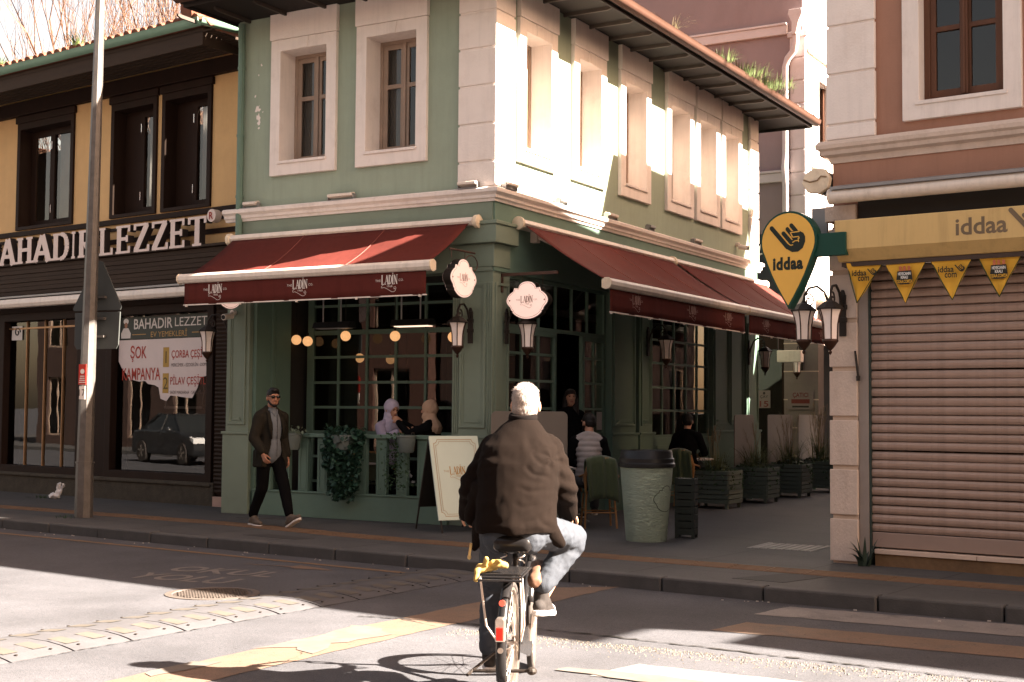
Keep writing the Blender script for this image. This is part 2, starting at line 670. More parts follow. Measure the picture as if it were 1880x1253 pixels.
# kerb stones, one by one
kerb = bpy.data.objects.new('kerb', None)
COL.objects.link(kerb)
kerb['kind'] = 'structure'
pos = -22.0
rk = random.Random(3)
while pos < 16:
    L = 1.0
    a, b = pos + 0.006, pos + L - 0.006
    ya, yb = kerb_y(a), kerb_y(b)
    dz = rk.uniform(-0.006, 0.004)
    dy = rk.uniform(-0.008, 0.008)
    mb = MB()
    mb.prism([(a, ya + dy), (b, yb + dy), (b, yb + KW), (a, ya + KW)], -0.05, 0.125 + dz, 'z')
    mb.build('kerb_stone', M_KERB, kerb, bevel=0.018, seg=2)
    pos += L

# tactile strip of yellow pavers
strip = bpy.data.objects.new('tactile_strip', None)
COL.objects.link(strip)
strip['kind'] = 'structure'
STP = [(-30, 1.15), (-8.03, -1.13), (-3.05, -1.5), (-0.75, -1.95), (2.38, -2.28), (4.95, -2.5), (7.0, -2.65), (20, -3.4)]


def strip_y(x):
    for (x0, y0), (x1, y1) in zip(STP, STP[1:]):
        if x0 <= x <= x1:
            return y0 + (y1 - y0) * (x - x0) / (x1 - x0)


x = -13.0
while x < 11.5:
    a, b = x + 0.004, x + 0.396
    ya, yb = strip_y(a), strip_y(b)
    z = 0.124 + rk.uniform(-0.001, 0.003)
    mb = MB()
    mb.prism([(a, ya - 0.19), (b, yb - 0.19), (b, yb + 0.19), (a, ya + 0.19)], 0.1, z, 'z')
    for k in range(4):                                   # raised guiding bars along the strip
        o = -0.135 + k * 0.09
        mb.prism([(a + 0.01, ya + o - 0.016), (b - 0.01, yb + o - 0.016), (b - 0.01, yb + o + 0.016), (a + 0.01, ya + o + 0.016)], z - 0.002, z + 0.004, 'z')
    mb.build('paver', M_TACT, strip)
    x += 0.4

# joints between the big paving slabs
jr = random.Random(14)
jm = MB()
for i in range(-9, 12):
    x = i * 1.2 + jr.uniform(-.04, .04)
    y0 = kerb_y(x) + KW + .02
    jm.add([(x - .006, y0, .1215), (x + .006, y0, .1215), (x + .11 * 3 + .006, y0 + 3.0, .1215), (x + .11 * 3 - .006, y0 + 3.0, .1215)], [(0, 1, 2, 3)])
for k in (.62, 1.5, 2.4):
    pts = [(-11 + j * .5) for j in range(46)]
    jm.add([(x, kerb_y(x) + KW + k + o, .1218) for x in pts for o in (-.005, .005)], [(2 * j, 2 * j + 2, 2 * j + 3, 2 * j + 1) for j in range(len(pts) - 1)])
for k in range(14):
    y = .6 + k * 1.2
    jm.add([(0.2, y - .006, .1215), (5.2, y - .3, .1215), (5.2, y - .288, .1215), (.2, y + .006, .1215)], [(0, 1, 2, 3)])
jm.build('paving_joints', mat('dirty joint', (.028, .026, .024), .95, .2, 6), pavement)
# darker repair patches and cover grate in the pavement
mb = MB()
mb.prism([(4.55, -3.35), (5.05, -3.4), (5.25, -2.75), (4.85, -2.72)], 0.11, 0.1235, 'z')
mb.prism([(-1.9, -2.6), (-1.0, -2.72), (-0.9, -2.5), (-1.7, -2.38)], 0.11, 0.1235, 'z')
mb.prism([(-3.6, -0.75), (-2.9, -0.5), (-2.9, -0.42), (-3.7, -0.68)], 0.11, 0.1235, 'z')
mb.build('asphalt_patch', mat('dark repair patch', (0.04, 0.038, 0.036), 0.9, 0.2, 4, bump=0.3), pavement)
mb = MB()
for i in range(7):
    mb.box(3.75 + i * 0.09, 3.82 + i * 0.09, -0.62, 0.05, 0.1, 0.1245)
mb.box(3.7, 3.745, -0.67, 0.1, 0.1, 0.1255)
mb.box(4.385, 4.43, -0.67, 0.1, 0.1, 0.1255)
tag(mb.build('drain_grate', mat('pale stone grate', (0.24, 0.22, 0.2), 0.8, 0.2, 6)), 'pale slotted drain cover set in the pavement beside the stone pillar', 'drain cover')

# crosswalk bars (each bar its own part)
cross = bpy.data.objects.new('crosswalk', None)
COL.objects.link(cross)
cross['kind'] = 'structure'


def ragged(pts, n=14, amp=0.012, seed=1):
    r = random.Random(seed)
    out = []
    k = len(pts)
    for i in range(k):
        (xa, ya), (xb, yb) = pts[i], pts[(i + 1) % k]
        L = math.hypot(xb - xa, yb - ya)
        m = max(2, int(L / 0.12))
        for j in range(m):
            t = j / m
            out.append((xa + (xb - xa) * t + r.uniform(-amp, amp), ya + (yb - ya) * t + r.uniform(-amp, amp)))
    return out


def paint(name, pts, m, parent, z=0.004, seed=1, amp=0.012):
    p = ragged(pts, seed=seed, amp=amp)
    ar = sum(p[i][0] * p[(i + 1) % len(p)][1] - p[(i + 1) % len(p)][0] * p[i][1] for i in range(len(p)))
    if ar < 0:
        p.reverse()
    mb = MB()
    mb.add([(a, b, z) for a, b in p], [tuple(range(len(p)))])
    return mb.build(name, m, parent)


for i, (ya, yb, wht) in enumerate(((-4.0, -4.56, 1), (-5.0, -5.5, 0), (-7.03, -7.54, 1), (-8.05, -8.6, 0), (-9.1, -9.65, 1), (-10.1, -10.6, 0))):
    paint('crosswalk_bar', [(5.3, ya), (8.9, ya + 0.03), (8.85, yb + 0.02), (5.2, yb)], M_WHITE_LINE if wht else M_YEL_LINE, cross, seed=i)
paint('crosswalk_bar', [(5.0, -7.4), (5.6, -7.3), (6.2, -7.36), (6.3, -7.54), (4.95, -7.52)], M_WREM, cross, z=0.008, seed=21, amp=0.03)
stopline = bpy.data.objects.new('stop_line', None)
COL.objects.link(stopline)
stopline['kind'] = 'structure'
paint('stop_line_bar', [(3.02, -4.05), (3.55, -3.62), (3.42, -6.6), (3.3, -11.5), (2.8, -11.5), (2.92, -6.6)], M_YEL_LINE, stopline, seed=31)
paint('white_remnant', [(2.86, -6.75), (3.12, -6.8), (3.3, -6.95), (3.22, -7.5), (3.3, -7.85), (3.05, -7.7), (2.9, -7.9), (2.92, -7.3)], M_WREM, stopline, z=0.008, seed=32, amp=0.04)
paint('white_remnant', [(2.85, -8.5), (3.0, -8.42), (3.02, -8.8), (2.95, -9.0), (2.86, -8.85)], M_WREM, stopline, z=0.008, seed=33, amp=0.04)
# edge line along the kerb and worn lettering and arrow on the lane
edge = MB()
xs = [-16 + i * 0.5 for i in range(36)]
edge.add([(x, kerb_y(x) - 0.42 + s, 0.004) for x in xs for s in (-0.045, 0.045)], [(2 * i, 2 * i + 2, 2 * i + 3, 2 * i + 1) for i in range(len(xs) - 1)])
edge.build('edge_line', mat('worn thin yellow line', (0.14, 0.085, 0.045), 0.85, 0.2, 6, stain=(0.07, 0.065, 0.06), stain_amt=0.95, stain_scale=3), kind='structure')
mk = MB()
rr = random.Random(5)
# two rows of long faded letters, readable along the street
put_text(mk, 'OKUL', 0, 0, 0.42, 0, w=1.25, bold=0.02)
put_text(mk, 'YOLU', -0.05, -0.62, 0.42, 0, w=1.15, bold=0.02)
me = mk.mesh('faded_lettering')
me.transform(T(-0.25, -4.72, 0.004) @ RZ(6) @ RX(-90))
link('faded_lettering', me, mat('faded white lettering', (0.13, 0.115, 0.105), 0.85, 0.2, 6, stain=(0.065, 0.062, 0.06), stain_amt=1.0, stain_scale=4), None, kind='structure')
paint('faded_arrow', [(-0.6, -4.12), (0.0, -4.0), (0.02, -3.86), (0.35, -3.98), (0.6, -4.08), (0.35, -4.1), (0.1, -4.18), (0.05, -4.06)], M_YEL_LINE, None, seed=41, amp=0.02)['kind'] = 'structure'

# cracks along the asphalt seam (dark grooves built as thin ragged strips)
def crack(name, pts, w, z, seed, m):
    r = random.Random(seed)
    fine = []
    for (xa, ya), (xb, yb) in zip(pts, pts[1:]):
        m_ = max(2, int(math.hypot(xb - xa, yb - ya) / 0.05))
        for j in range(m_):
            t = j / m_
            fine.append((xa + (xb - xa) * t + r.uniform(-0.012, 0.012), ya + (yb - ya) * t + r.uniform(-0.018, 0.018)))
    mb = MB()
    vs_, fs_ = [], []
    for i, (a, b) in enumerate(fine):
        ww = w * r.uniform(0.25, 1.6) * (0.3 if r.random() < 0.2 else 1)
        vs_ += [(a, b - ww, z), (a + r.uniform(-.01, .01), b + ww, z)]
    for i in range(len(fine) - 1):
        fs_.append((2 * i, 2 * i + 2, 2 * i + 3, 2 * i + 1))
    mb.add(vs_, fs_)
    return mb.build(name, m, kind='structure')


M_CRACK = mat('open crack', (0.02, 0.018, 0.016), 0.95, 0.1, 9)
crack('road_crack', [(2.6, -6.35), (3.4, -6.25), (4.2, -6.15), (5.2, -6.2), (6.3, -6.3), (8.5, -6.45)], 0.014, 0.006, 4, M_CRACK)
rcr = random.Random(55)
for q in range(9):
    x0, y0 = rcr.uniform(-5, 7), rcr.uniform(-10, -4.3)
    a = rcr.uniform(0, 6.28)
    pts_ = [(x0, y0)]
    for j in range(rcr.randint(2, 5)):
        a += rcr.uniform(-.6, .6)
        pts_.append((pts_[-1][0] + cos(a) * .35, pts_[-1][1] + sin(a) * .35))
    crack('road_crack', pts_, 0.004, 0.0065, 60 + q, M_CRACK)
# rough crumbled aggregate beside the seam
mb = MB()
rg = random.Random(9)
for i in range(2600):
    x = rg.uniform(3.6, 8.5)
    y = -6.42 - abs(rg.gauss(0, 0.16)) + 0.02 * (x - 5)
    s = rg.uniform(0.003, 0.009)
    a = rg.uniform(0, 6)
    mb.add([(x + s * cos(a), y + s * sin(a), 0), (x + s * cos(a + 2.1), y + s * sin(a + 2.1), 0), (x + s * cos(a + 4.2), y + s * sin(a + 4.2), 0), (x, y, s * 0.9)], [(0, 1, 3), (1, 2, 3), (2, 0, 3)])
mb.build('loose_gravel', mat('pale gravel', (0.13, 0.11, 0.085), 0.9, 0.3, 30), kind='stuff')

# speed bump: rubber segments with yellow pads and bolts
bump = thing('speed_bump', 'low rubber speed bump with worn yellow pads crossing the road', 'speed bump', (0, 0, 0))
M_RUB = mat('dusty grey rubber', (0.056, 0.054, 0.057), 0.85, 0.18, 3, bump=0.25, bscale=70, stain=(0.048, 0.045, 0.044), stain_amt=0.5)
M_PAD = mat('worn yellow pad', (0.07, 0.061, 0.05), 0.8, 0.2, 6, stain=(0.058, 0.054, 0.052), stain_amt=1.0, stain_scale=3)
yy = -3.62
k = 0
rb = random.Random(12)


def bump_x(y):
    return 1.72 + 0.045 * (y + 3.6) + (0.0 if y > -6 else 0.0)


while yy > -12.3:
    y0, y1 = yy - 0.492, yy - 0.0
    mb = MB()
    prof = [(-0.42, 0.002), (-0.38, 0.012), (-0.3, 0.027), (-0.16, 0.042), (0, 0.046), (0.16, 0.042), (0.3, 0.027), (0.38, 0.012), (0.42, 0.002)]
    c0 = bump_x((y0 + y1) / 2) + rb.uniform(-0.005, 0.005)
    lift = rb.uniform(0, 0.002)
    mb.prism([(c0 + a, b + (lift if a > 0 else 0)) for a, b in prof] + [(c0 + 0.42, -0.03), (c0 - 0.42, -0.03)], y0, y1, 'y')
    seg = mb.build('bump_segment', M_RUB, bump)
    for side in (-1, 1):
        xa, xb_ = c0 + side * 0.1, c0 + side * 0.29
        za, zb = 0.0475 + lift * (side > 0), 0.0325 + lift * (side > 0)
        for j in range(2):
            ya, yb = y0 + 0.04 + j * 0.24, y0 + 0.16 + j * 0.24
            p = MB()
            p.quad((xa, ya, za), (xb_, ya, zb), (xb_, yb, zb), (xa, yb, za))
            p.build('yellow_pad', M_PAD, bump)
    for a in (-0.34, 0.34):
        for b in (0.1, 0.38):
            bo = MB()
            bo.lathe([(0.011, 0.0), (0.011, 0.006), (0.0001, 0.008)], 8, (c0 + a, y0 + b, 0.022 + lift * (a > 0)))
            bo.build('bolt', M_IRON, bump)
    yy -= 0.5
    k += 1
crack('bump_edge_gap', [(bump_x(y) + 0.44, y) for y in [-3.7, -5, -6, -7, -8, -9, -10]], 0.02, 0.007, 8, M_CRACK)
for o in [o for o in COL.objects if o.name.startswith('bump_edge_gap')]:
    pass

# manhole cover
mh = thing('manhole_cover', 'round cast iron manhole cover in the sunlit lane', 'manhole cover', (0.74, -6.0, 0))
mb = MB()
mb.lathe([(0.41, -0.02), (0.41, 0.006), (0.35, 0.008), (0.345, -0.004)], 40)
mb.build('ring', mat('worn iron ring', (0.085, 0.07, 0.06), 0.6, 0.2, 8, metal=0.1), mh)
mb = MB()
mb.lathe([(0.335, -0.02), (0.335, 0.002), (0.0001, 0.003)], 40)
for i in range(-9, 10):
    for j in range(-9, 10):
        x, y = i * 0.034, j * 0.034
        if x * x + y * y < 0.31 ** 2:
            mb.box(x - 0.011, x + 0.011, y - 0.011, y + 0.011, 0.0, 0.009)
mb.build('lid', mat('worn iron lid', (0.06, 0.048, 0.04), 0.6, 0.25, 8, metal=0.1), mh)

# ------------------------------------------------------------------ corner cafe building (sage green)
GB = thing('corner_building', 'sage green two-storey corner cafe building with white window surrounds and dark eaves', 'building')
ZC0, ZC1 = 4.36, 4.54            # cornice
ZE = 7.34                        # soffit
FW = [(-3.75, -2.57), (-2.22, -1.04)]
RW = [(0.58, 1.66), (2.17, 3.25), (3.76, 4.90), (5.56, 6.72), (6.84, 7.96), (8.06, 9.1)]
DEPTH = 0.37


def opening(s):
    return (s[0] + 0.175, s[1] - 0.175)


mb = MB()
mb.grid(-4.4, 0, ZC1 - 0.1, ZE, [(opening(s)[0] - .03, opening(s)[1] + .03, 5.15, 6.82) for s in FW], 0, 0.3)
mb.build('front_wall', M_GREEN, GB)
mb = MB()
mb.grid(0.0, 10.0, ZC1 - 0.1, ZE, [(opening(s)[0] - .03, opening(s)[1] + .03, 5.15, 6.82) for s in RW], 0.001, 0.3)
mb.build('side_wall', M_GREEN, GB, M=RF)
mb = MB()
mb.box(-4.4, -4.1, 0.301, 9.7, 0.12, ZE)
mb.box(-4.1, -0.301, 9.7, 10.0, 0.12, ZE)
mb.build('rear_wall', M_GREEN, GB)
# chipped plaster patch on the front wall, left of the window
mb = MB()
rc = random.Random(2)
for cx_, cz_, s in ((-4.03, 6.0, 0.055), (-4.01, 5.88, 0.045), (-4.0, 5.8, 0.035), (-4.08, 6.2, 0.02), (-3.97, 6.65, 0.02), (-4.0, 5.72, 0.02), (-4.02, 6.5, 0.014), (-3.93, 5.95, 0.012)):
    n = 13
    mb.add([(cx_ + s * rc.uniform(.3, 1.2) * cos(2 * pi * i / n), -0.0015 - 0.0004 * len(mb.f), cz_ + 1.3 * s * rc.uniform(.3, 1.2) * sin(2 * pi * i / n)) for i in range(n)], [tuple(range(n))])
mb.build('plaster_chip', M_TRIM, GB)
# plaster band between cornice and shopfront (ground floor lintel)
mb = MB()
mb.grid(-4.4, -0.005, 3.45, ZC0 + 0.01, [], -0.02, 0.3)
mb.build('front_lintel', M_GREENP_LIT, GB)
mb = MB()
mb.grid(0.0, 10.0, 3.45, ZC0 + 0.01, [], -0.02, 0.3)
mb.build('side_lintel', M_GREENW_SHADE, GB, M=RF)

# cornice moulding: profile swept round the corner
def cornice(name, path, prof, m, parent):
    """path: list of (x, y) ; prof: list of (offset outwards, z) closed outline"""
    mb = MB()
    n = len(path)
    nrm = []
    for i in range(n):
        a = Vector(path[max(i - 1, 0)])
        b = Vector(path[i])
        c = Vector(path[min(i + 1, n - 1)])
        d1 = (b - a).normalized() if i > 0 else (c - b).normalized()
        d2 = (c - b).normalized() if i < n - 1 else d1
        n1, n2 = Vector((d1.y, -d1.x)), Vector((d2.y, -d2.x))
        mm = (n1 + n2).normalized()
        mm /= max(0.3, mm.dot(n1))
        nrm.append(mm)
    k = len(prof)
    for i in range(n):
        for o, z in prof:
            mb.v.append((path[i][0] + nrm[i].x * o, path[i][1] + nrm[i].y * o, z))
    for i in range(n - 1):
        for j in range(k):
            j2 = (j + 1) % k
            mb.f.append((i * k + j, (i + 1) * k + j, (i + 1) * k + j2, i * k + j2))
    mb.f.append(tuple(reversed(range(k))))
    mb.f.append(tuple((n - 1) * k + j for j in range(k)))
    return mb.build(name, m, parent, weld=True)


cornice('cornice', [(-4.57, 0), (0, 0), (0, 10.12)],
        [(-0.02, ZC0), (0.04, ZC0), (0.05, ZC0 + 0.03), (0.075, ZC0 + 0.045), (0.08, ZC0 + 0.08), (0.115, ZC0 + 0.11), (0.125, ZC0 + 0.115), (0.13, ZC0 + 0.16), (0.1, ZC0 + 0.18), (-0.02, ZC1)], M_TRIMS, GB)

# quoins: each block its own part
QZ = [4.545, 4.89, 5.39, 5.9, 6.4, 6.89, ZE]
for z0, z1 in zip(QZ, QZ[1:]):
    mb = MB()
    g = 0.014
    a, b = z0 + g, z1 - g
    mb.prism([(-0.53, -0.055), (0.055, -0.055), (0.055, 0.46), (-0.005, 0.46), (-0.005, 0.0), (-0.53, 0.0)], a, b, 'z')
    mb.build('quoin_block', M_TRIM, GB, bevel=0.012)
    mb = MB()
    mb.box(-0.005, 0.055, 9.57, 10.02, a, b)
    mb.build('quoin_block', M_TRIM, GB, bevel=0.012)
mb = MB()
mb.prism([(-0.515, -0.035), (0.035, -0.035), (0.035, 0.445), (-0.006, 0.445), (-0.006, -0.001), (-0.515, -0.001)], 4.545, ZE - 0.003, 'z')
mb.build('quoin_backing', M_TRIM, GB)
mb = MB()
mb.box(-0.006, 0.035, 9.58, 10.0, 4.545, ZE - 0.003)
mb.build('quoin_backing', M_TRIM, GB)


def upper_window(s, M, frame_m, open_sash=False):
    a, b = s
    oa, ob = opening(s)
    z0, z1 = 5.18, 6.79
    mb = MB()
    mb.grid(a, b, 4.98, 6.955, [(oa, ob, z0, z1)], -0.055, DEPTH)
    mb.build('window_surround', M_TRIMS, GB, M=M, bevel=0.006)
    mb = MB()
    mb.box(a - 0.012, b + 0.012, -0.075, 0.0, 6.96, ZE - 0.002)
    mb.build('window_head_panel', M_TRIM, GB, M=M, bevel=0.006)
    mb = MB()
    c = (oa + ob) / 2
    mb.prism([(c - 0.07, z1 + 0.004), (c + 0.07, z1 + 0.004), (c + 0.1, 6.953), (c - 0.1, 6.953)], -0.066, -0.05, 'y')
    mb.build('keystone', M_TRIMS, GB, M=M, bevel=0.004)
    mb = MB()
    mb.box(oa - 0.02, ob + 0.02, -0.08, 0.24, z0 - 0.035, z0 + 0.006)
    mb.build('window_sill', M_TRIMS, GB, M=M, bevel=0.006)
    # joinery
    y0, y1 = DEPTH - 0.09, DEPTH - 0.02
    mb = MB()
    mb.grid(oa, ob, z0, z1, [(oa + .05, ob - .05, z0 + .05, z1 - .05)], y0, y1)
    mb.box(c - 0.028, c + 0.028, y0 - 0.012, y0, z0 + .05, z1 - .05)
    w = mb.build('window', frame_m, GB, M=M, bevel=0.004)
    zt = z0 + (z1 - z0) * 0.6
    for xa, xb in ((oa + .05, c), (c, ob - .05)):
        sb = MB()
        sb.grid(xa, xb, z0 + .05, z1 - .05, [(xa + .07, xb - .07, z0 + .12, zt - .03), (xa + .07, xb - .07, zt + .03, z1 - .12)], y0 + 0.012, y1 - 0.01)
        sb.build('sash', frame_m, w, bevel=0.004)
        for za, zb in ((z0 + .12, zt - .03), (zt + .03, z1 - .12)):
            p = MB()
            p.quad((xa + .065, y0 + 0.035, za - .005), (xb - .065, y0 + 0.035, za - .005), (xb - .065, y0 + 0.035, zb + .005), (xa + .065, y0 + 0.035, zb + .005))
            p.build('pane', M_GLASS, w)
    # dark room behind
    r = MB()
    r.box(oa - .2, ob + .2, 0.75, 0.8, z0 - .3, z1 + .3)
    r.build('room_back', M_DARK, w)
    cu = MB()
    for i in range(7):
        xx = oa + .02 + i * 0.045
        cu.tube([(xx, 0.42, z0), (xx + 0.006, 0.42, (z0 + z1) / 2), (xx, 0.42, z1)], 0.026, 6)
    cu.build('curtain', mat('pale curtain', (0.3, 0.27, 0.24), 0.9, 0.1, 5), w)


for s in FW:
    upper_window(s, None, M_TAUPE)
for s in RW:
    upper_window(s, RF, M_TAUPE)

# roof with deep eaves
rf = MB()
X0, X1, Y0, Y1 = -4.55, 0.9, -1.15, 11.0
rf.add([(X0, Y0, ZE + .02), (X1, Y0, ZE + .02), (X1, Y1, ZE + .02), (X0, Y1, ZE + .02), ((X0 + X1) / 2, Y0 + 3.3, ZE + 1.35), ((X0 + X1) / 2, Y1 - 3.3, ZE + 1.35)],
       [(0, 1, 4), (1, 2, 5, 4), (2, 3, 5), (3, 0, 4, 5)])
roof = rf.build('roof', M_TILE, GB)
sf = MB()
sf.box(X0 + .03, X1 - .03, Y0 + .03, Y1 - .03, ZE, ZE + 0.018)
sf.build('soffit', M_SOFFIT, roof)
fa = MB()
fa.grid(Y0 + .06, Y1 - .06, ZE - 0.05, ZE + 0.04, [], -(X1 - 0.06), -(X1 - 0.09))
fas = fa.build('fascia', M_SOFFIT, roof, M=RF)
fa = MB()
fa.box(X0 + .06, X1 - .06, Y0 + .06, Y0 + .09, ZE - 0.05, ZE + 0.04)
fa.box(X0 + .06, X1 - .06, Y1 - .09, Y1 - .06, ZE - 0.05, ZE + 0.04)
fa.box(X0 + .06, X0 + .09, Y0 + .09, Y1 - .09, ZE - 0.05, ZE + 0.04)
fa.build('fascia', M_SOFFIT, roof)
# rafter battens under the soffit
bmh = MB()
bmh.prism([(0.0, 0.0), (0.7, 0.0), (0.76, 0.02), (0.76, 0.05), (0.0, 0.05)], -0.018, 0.018, 'y')
bme = bmh.mesh('batten')
rml = MB()
rml.box(0.0, 1.02, -0.006, 0.006, -0.006, 0.0)
yb = 1.2 - 0.72 * 3
while yb < 10.4:
    o = link('batten', bme, M_BATTEN, roof, T(0.02, yb, ZE - 0.05))
    yb += 0.715
xb = -4.9
while xb < 0.9:
    link('batten', bme, M_BATTEN, roof, T(xb, -0.02, ZE - 0.05) @ RZ(-90))
    xb += 0.715
# half round gutter
def gutter(name, p0, p1, r, m, parent, M=None):
    p0, p1 = Vector(p0), Vector(p1)
    d = (p1 - p0).normalized()
    s = Vector((d.y, -d.x, 0))
    mb = MB()
    prof = [(-r, r * .55), (-r * .95, -r * .1), (-r * .7, -r * .65), (0, -r), (r * .7, -r * .65), (r * .95, -r * .1), (r, r * .35), (r * 1.12, r * .5), (r, r * .55), (r * .85, r * .4), (r * .6, -r * .5), (0, -r * .85), (-r * .6, -r * .5), (-r * .88, r * .5)]
    for p in (p0, p1):
        for a, b in prof:
            mb.v.append(tuple(p + s * a + Vector((0, 0, b))))
    k = len(prof)
    for j in range(k):
        j2 = (j + 1) % k
        mb.f.append((j, j2, k + j2, k + j))
    mb.f += [tuple(range(k)), tuple(range(2 * k - 1, k - 1, -1))]
    return mb.build(name, m, parent, M=M, weld=True, smooth=True)


gutter('gutter', (X1 + .0, Y0 - .02, ZE + .075), (X1 + .0, Y1 + .05, ZE + 0.07), 0.085, M_COPPER, roof)
gutter('gutter', (X0, Y0 - .02, ZE + .075), (X1 + .04, Y0 - .02, ZE + 0.075), 0.085, M_COPPER, roof)
# roof tiles along the visible eave (rows of half-round tiles)
tm = MB()
tm.tube([(0, 0, 0), (-0.42, 0, 0.15)], [0.085, 0.075], 10, flat=(1, 0.6))
tme = tm.mesh('roof_tile')
yt = Y0 + .1
while yt < Y1:
    link('roof_tile', tme, M_TILE, roof, T(X1 - 0.02, yt, ZE + 0.12), smooth=True)
    yt += 0.19

# ---- ground floor shopfront, front side
def panel_pier(name, x0, x1, z0, z1, y0, y1, M=None, mats=M_GREENW_SHADE, plinth=True, parent=None, frame=True):
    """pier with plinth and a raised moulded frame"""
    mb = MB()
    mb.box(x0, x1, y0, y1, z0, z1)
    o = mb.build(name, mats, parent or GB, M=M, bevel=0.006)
    w = x1 - x0
    if plinth:
        p = MB()
        p.box(x0 - .03, x1 + .03, y0 - .03, y0 + .0, z0, 1.26)
        p.box(x0 - .045, x1 + .045, y0 - .05, y0 - .0, 1.2605, 1.3)
        p.build('plinth', mats, o, bevel=0.006)
    if frame and w > 0.25:
        f = MB()
        m_ = 0.06
        f.grid(x0 + m_, x1 - m_, 1.4, z1 - 0.12, [(x0 + m_ + .03, x1 - m_ - .03, 1.43, z1 - .15)], y0 - 0.022, y0)
        f.grid(x0 + m_ + .03, x1 - m_ - .03, 1.43, z1 - .15, [(x0 + m_ + .055, x1 - m_ - .055, 1.455, z1 - .175)], y0 - 0.011, y0)
        f.build('moulding', mats, o, bevel=0.003)
        r = MB()
        c = (x0 + x1) / 2
        ww = w / 2 - m_ - .075
        r.prism([(c - ww, 1.46), (c + ww, 1.46), (c + ww * .7, 1.5), (c - ww * .7, 1.5)], y0 - 0.02, y0, 'y')
        r.build('rosette', mats, o, bevel=0.003)
    return o


panel_pier('pier', -4.45, -4.02, 0.12, 3.5, -0.1, 0.25, mats=M_GREENP_LIT)
mb = MB()                                                    # stepped jamb beside the pier
mb.box(-4.018, -3.95, -0.03, 0.3, 0.12, 3.44)
mb.box(-4.018, -3.93, 0.3, 0.36, 0.12, 3.44)
mb.box(-4.018, -3.95, 0.36, 0.4, 0.12, 3.44)
mb.box(-4.09, -3.945, 0.4, 0.74, 0.12, 3.44)
mb.build('jamb', M_GREENW_SHADE, GB, bevel=0.006)
# corner pier with flutes on both faces
mb = MB()
mb.box(-0.62, 0.0, 0.0, 0.44, 0.12, 3.5)
cp = mb.build('corner_pier', M_GREENP_LIT, GB, bevel=0.008)
f = MB()
f.box(-0.65, 0.03, -0.03, -0.002, 0.12, 1.26)
f.box(0.002, 0.03, -0.002, 0.46, 0.12, 1.26)
f.box(-0.665, 0.045, -0.045, -0.002, 1.2605, 1.3)
f.box(0.002, 0.045, -0.002, 0.475, 1.2605, 1.3)
f.build('plinth', M_GREENP_LIT, cp, bevel=0.006)
f = MB()
f.grid(-0.5, -0.1, 1.4, 3.3, [(-0.465, -0.135, 1.435, 3.265)], -0.022, 0)
f.grid(-0.465, -0.135, 1.435, 3.265, [(-0.44, -0.16, 1.46, 3.24)], -0.011, 0)
f.build('moulding', M_GREENP_LIT, cp, bevel=0.003)
f = MB()
f.prism([(-0.42, 1.465), (-0.18, 1.465), (-0.22, 1.51), (-0.38, 1.51)], -0.02, 0, 'y')
f.build('rosette', M_GREENP_LIT, cp, bevel=0.003)
for i in range(3):
    for x0 in (-0.075, -0.6):
        f = MB()
        f.box(x0 + i * 0.032, x0 + 0.015 + i * 0.032, -0.014, 0, 1.32, 3.3)
        f.build('flute', M_GREENP_LIT, cp, bevel=0.004)
f = MB()
f.grid(0.05, 0.4, 1.4, 3.3, [(0.085, 0.365, 1.435, 3.265)], -0.022, 0)
f.build('moulding', M_GREENP_LIT, cp, M=RF, bevel=0.003)
f = MB()                                                     # capital: neck, block
f.box(-0.53, 0.03, -0.03, 0.4, 3.502, 3.808)
f.box(-0.66, 0.1, -0.1, 0.5, 3.81, 4.05)
f.box(-0.69, 0.12, -0.12, 0.52, 4.05, 4.1)
f.build('capital', M_GREENP_LIT, cp, bevel=0.01)

# balustrade with flat boards in the front opening
bal = MB()
bal.box(-3.95, -0.63, -0.075, 0.05, 0.12, 0.455)
bal.box(-3.95, -0.63, -0.09, 0.06, 0.455, 0.48)
br = bal.build('balustrade', M_GREENW_SHADE, GB, bevel=0.006)
rt = MB()
rt.box(-3.95, -0.63, -0.085, 0.06, 1.235, 1.29)
rt.build('handrail', M_GREENW_SHADE, br, bevel=0.008)
sl = MB()
sl.box(-0.085, 0.085, -0.05, 0.02, 0.481, 1.234)
sl.grid(-0.06, 0.06, 0.52, 1.2, [(-0.04, 0.04, 0.54, 1.18)], -0.058, -0.05)
sle = sl.mesh('board')
x = -3.72
while x < -0.7:
    link('board', sle, M_GREENW_SHADE, br, T(x, 0, 0), bevel=0.004)
    x += 0.335

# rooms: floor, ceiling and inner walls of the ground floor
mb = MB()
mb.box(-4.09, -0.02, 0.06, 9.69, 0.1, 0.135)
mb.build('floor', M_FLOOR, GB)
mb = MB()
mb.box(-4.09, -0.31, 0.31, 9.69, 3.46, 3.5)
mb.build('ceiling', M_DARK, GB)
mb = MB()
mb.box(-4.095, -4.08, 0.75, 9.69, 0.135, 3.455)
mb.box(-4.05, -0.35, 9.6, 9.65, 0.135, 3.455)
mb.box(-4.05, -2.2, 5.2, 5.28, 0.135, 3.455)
mb.build('inner_wall', M_DARK, GB)

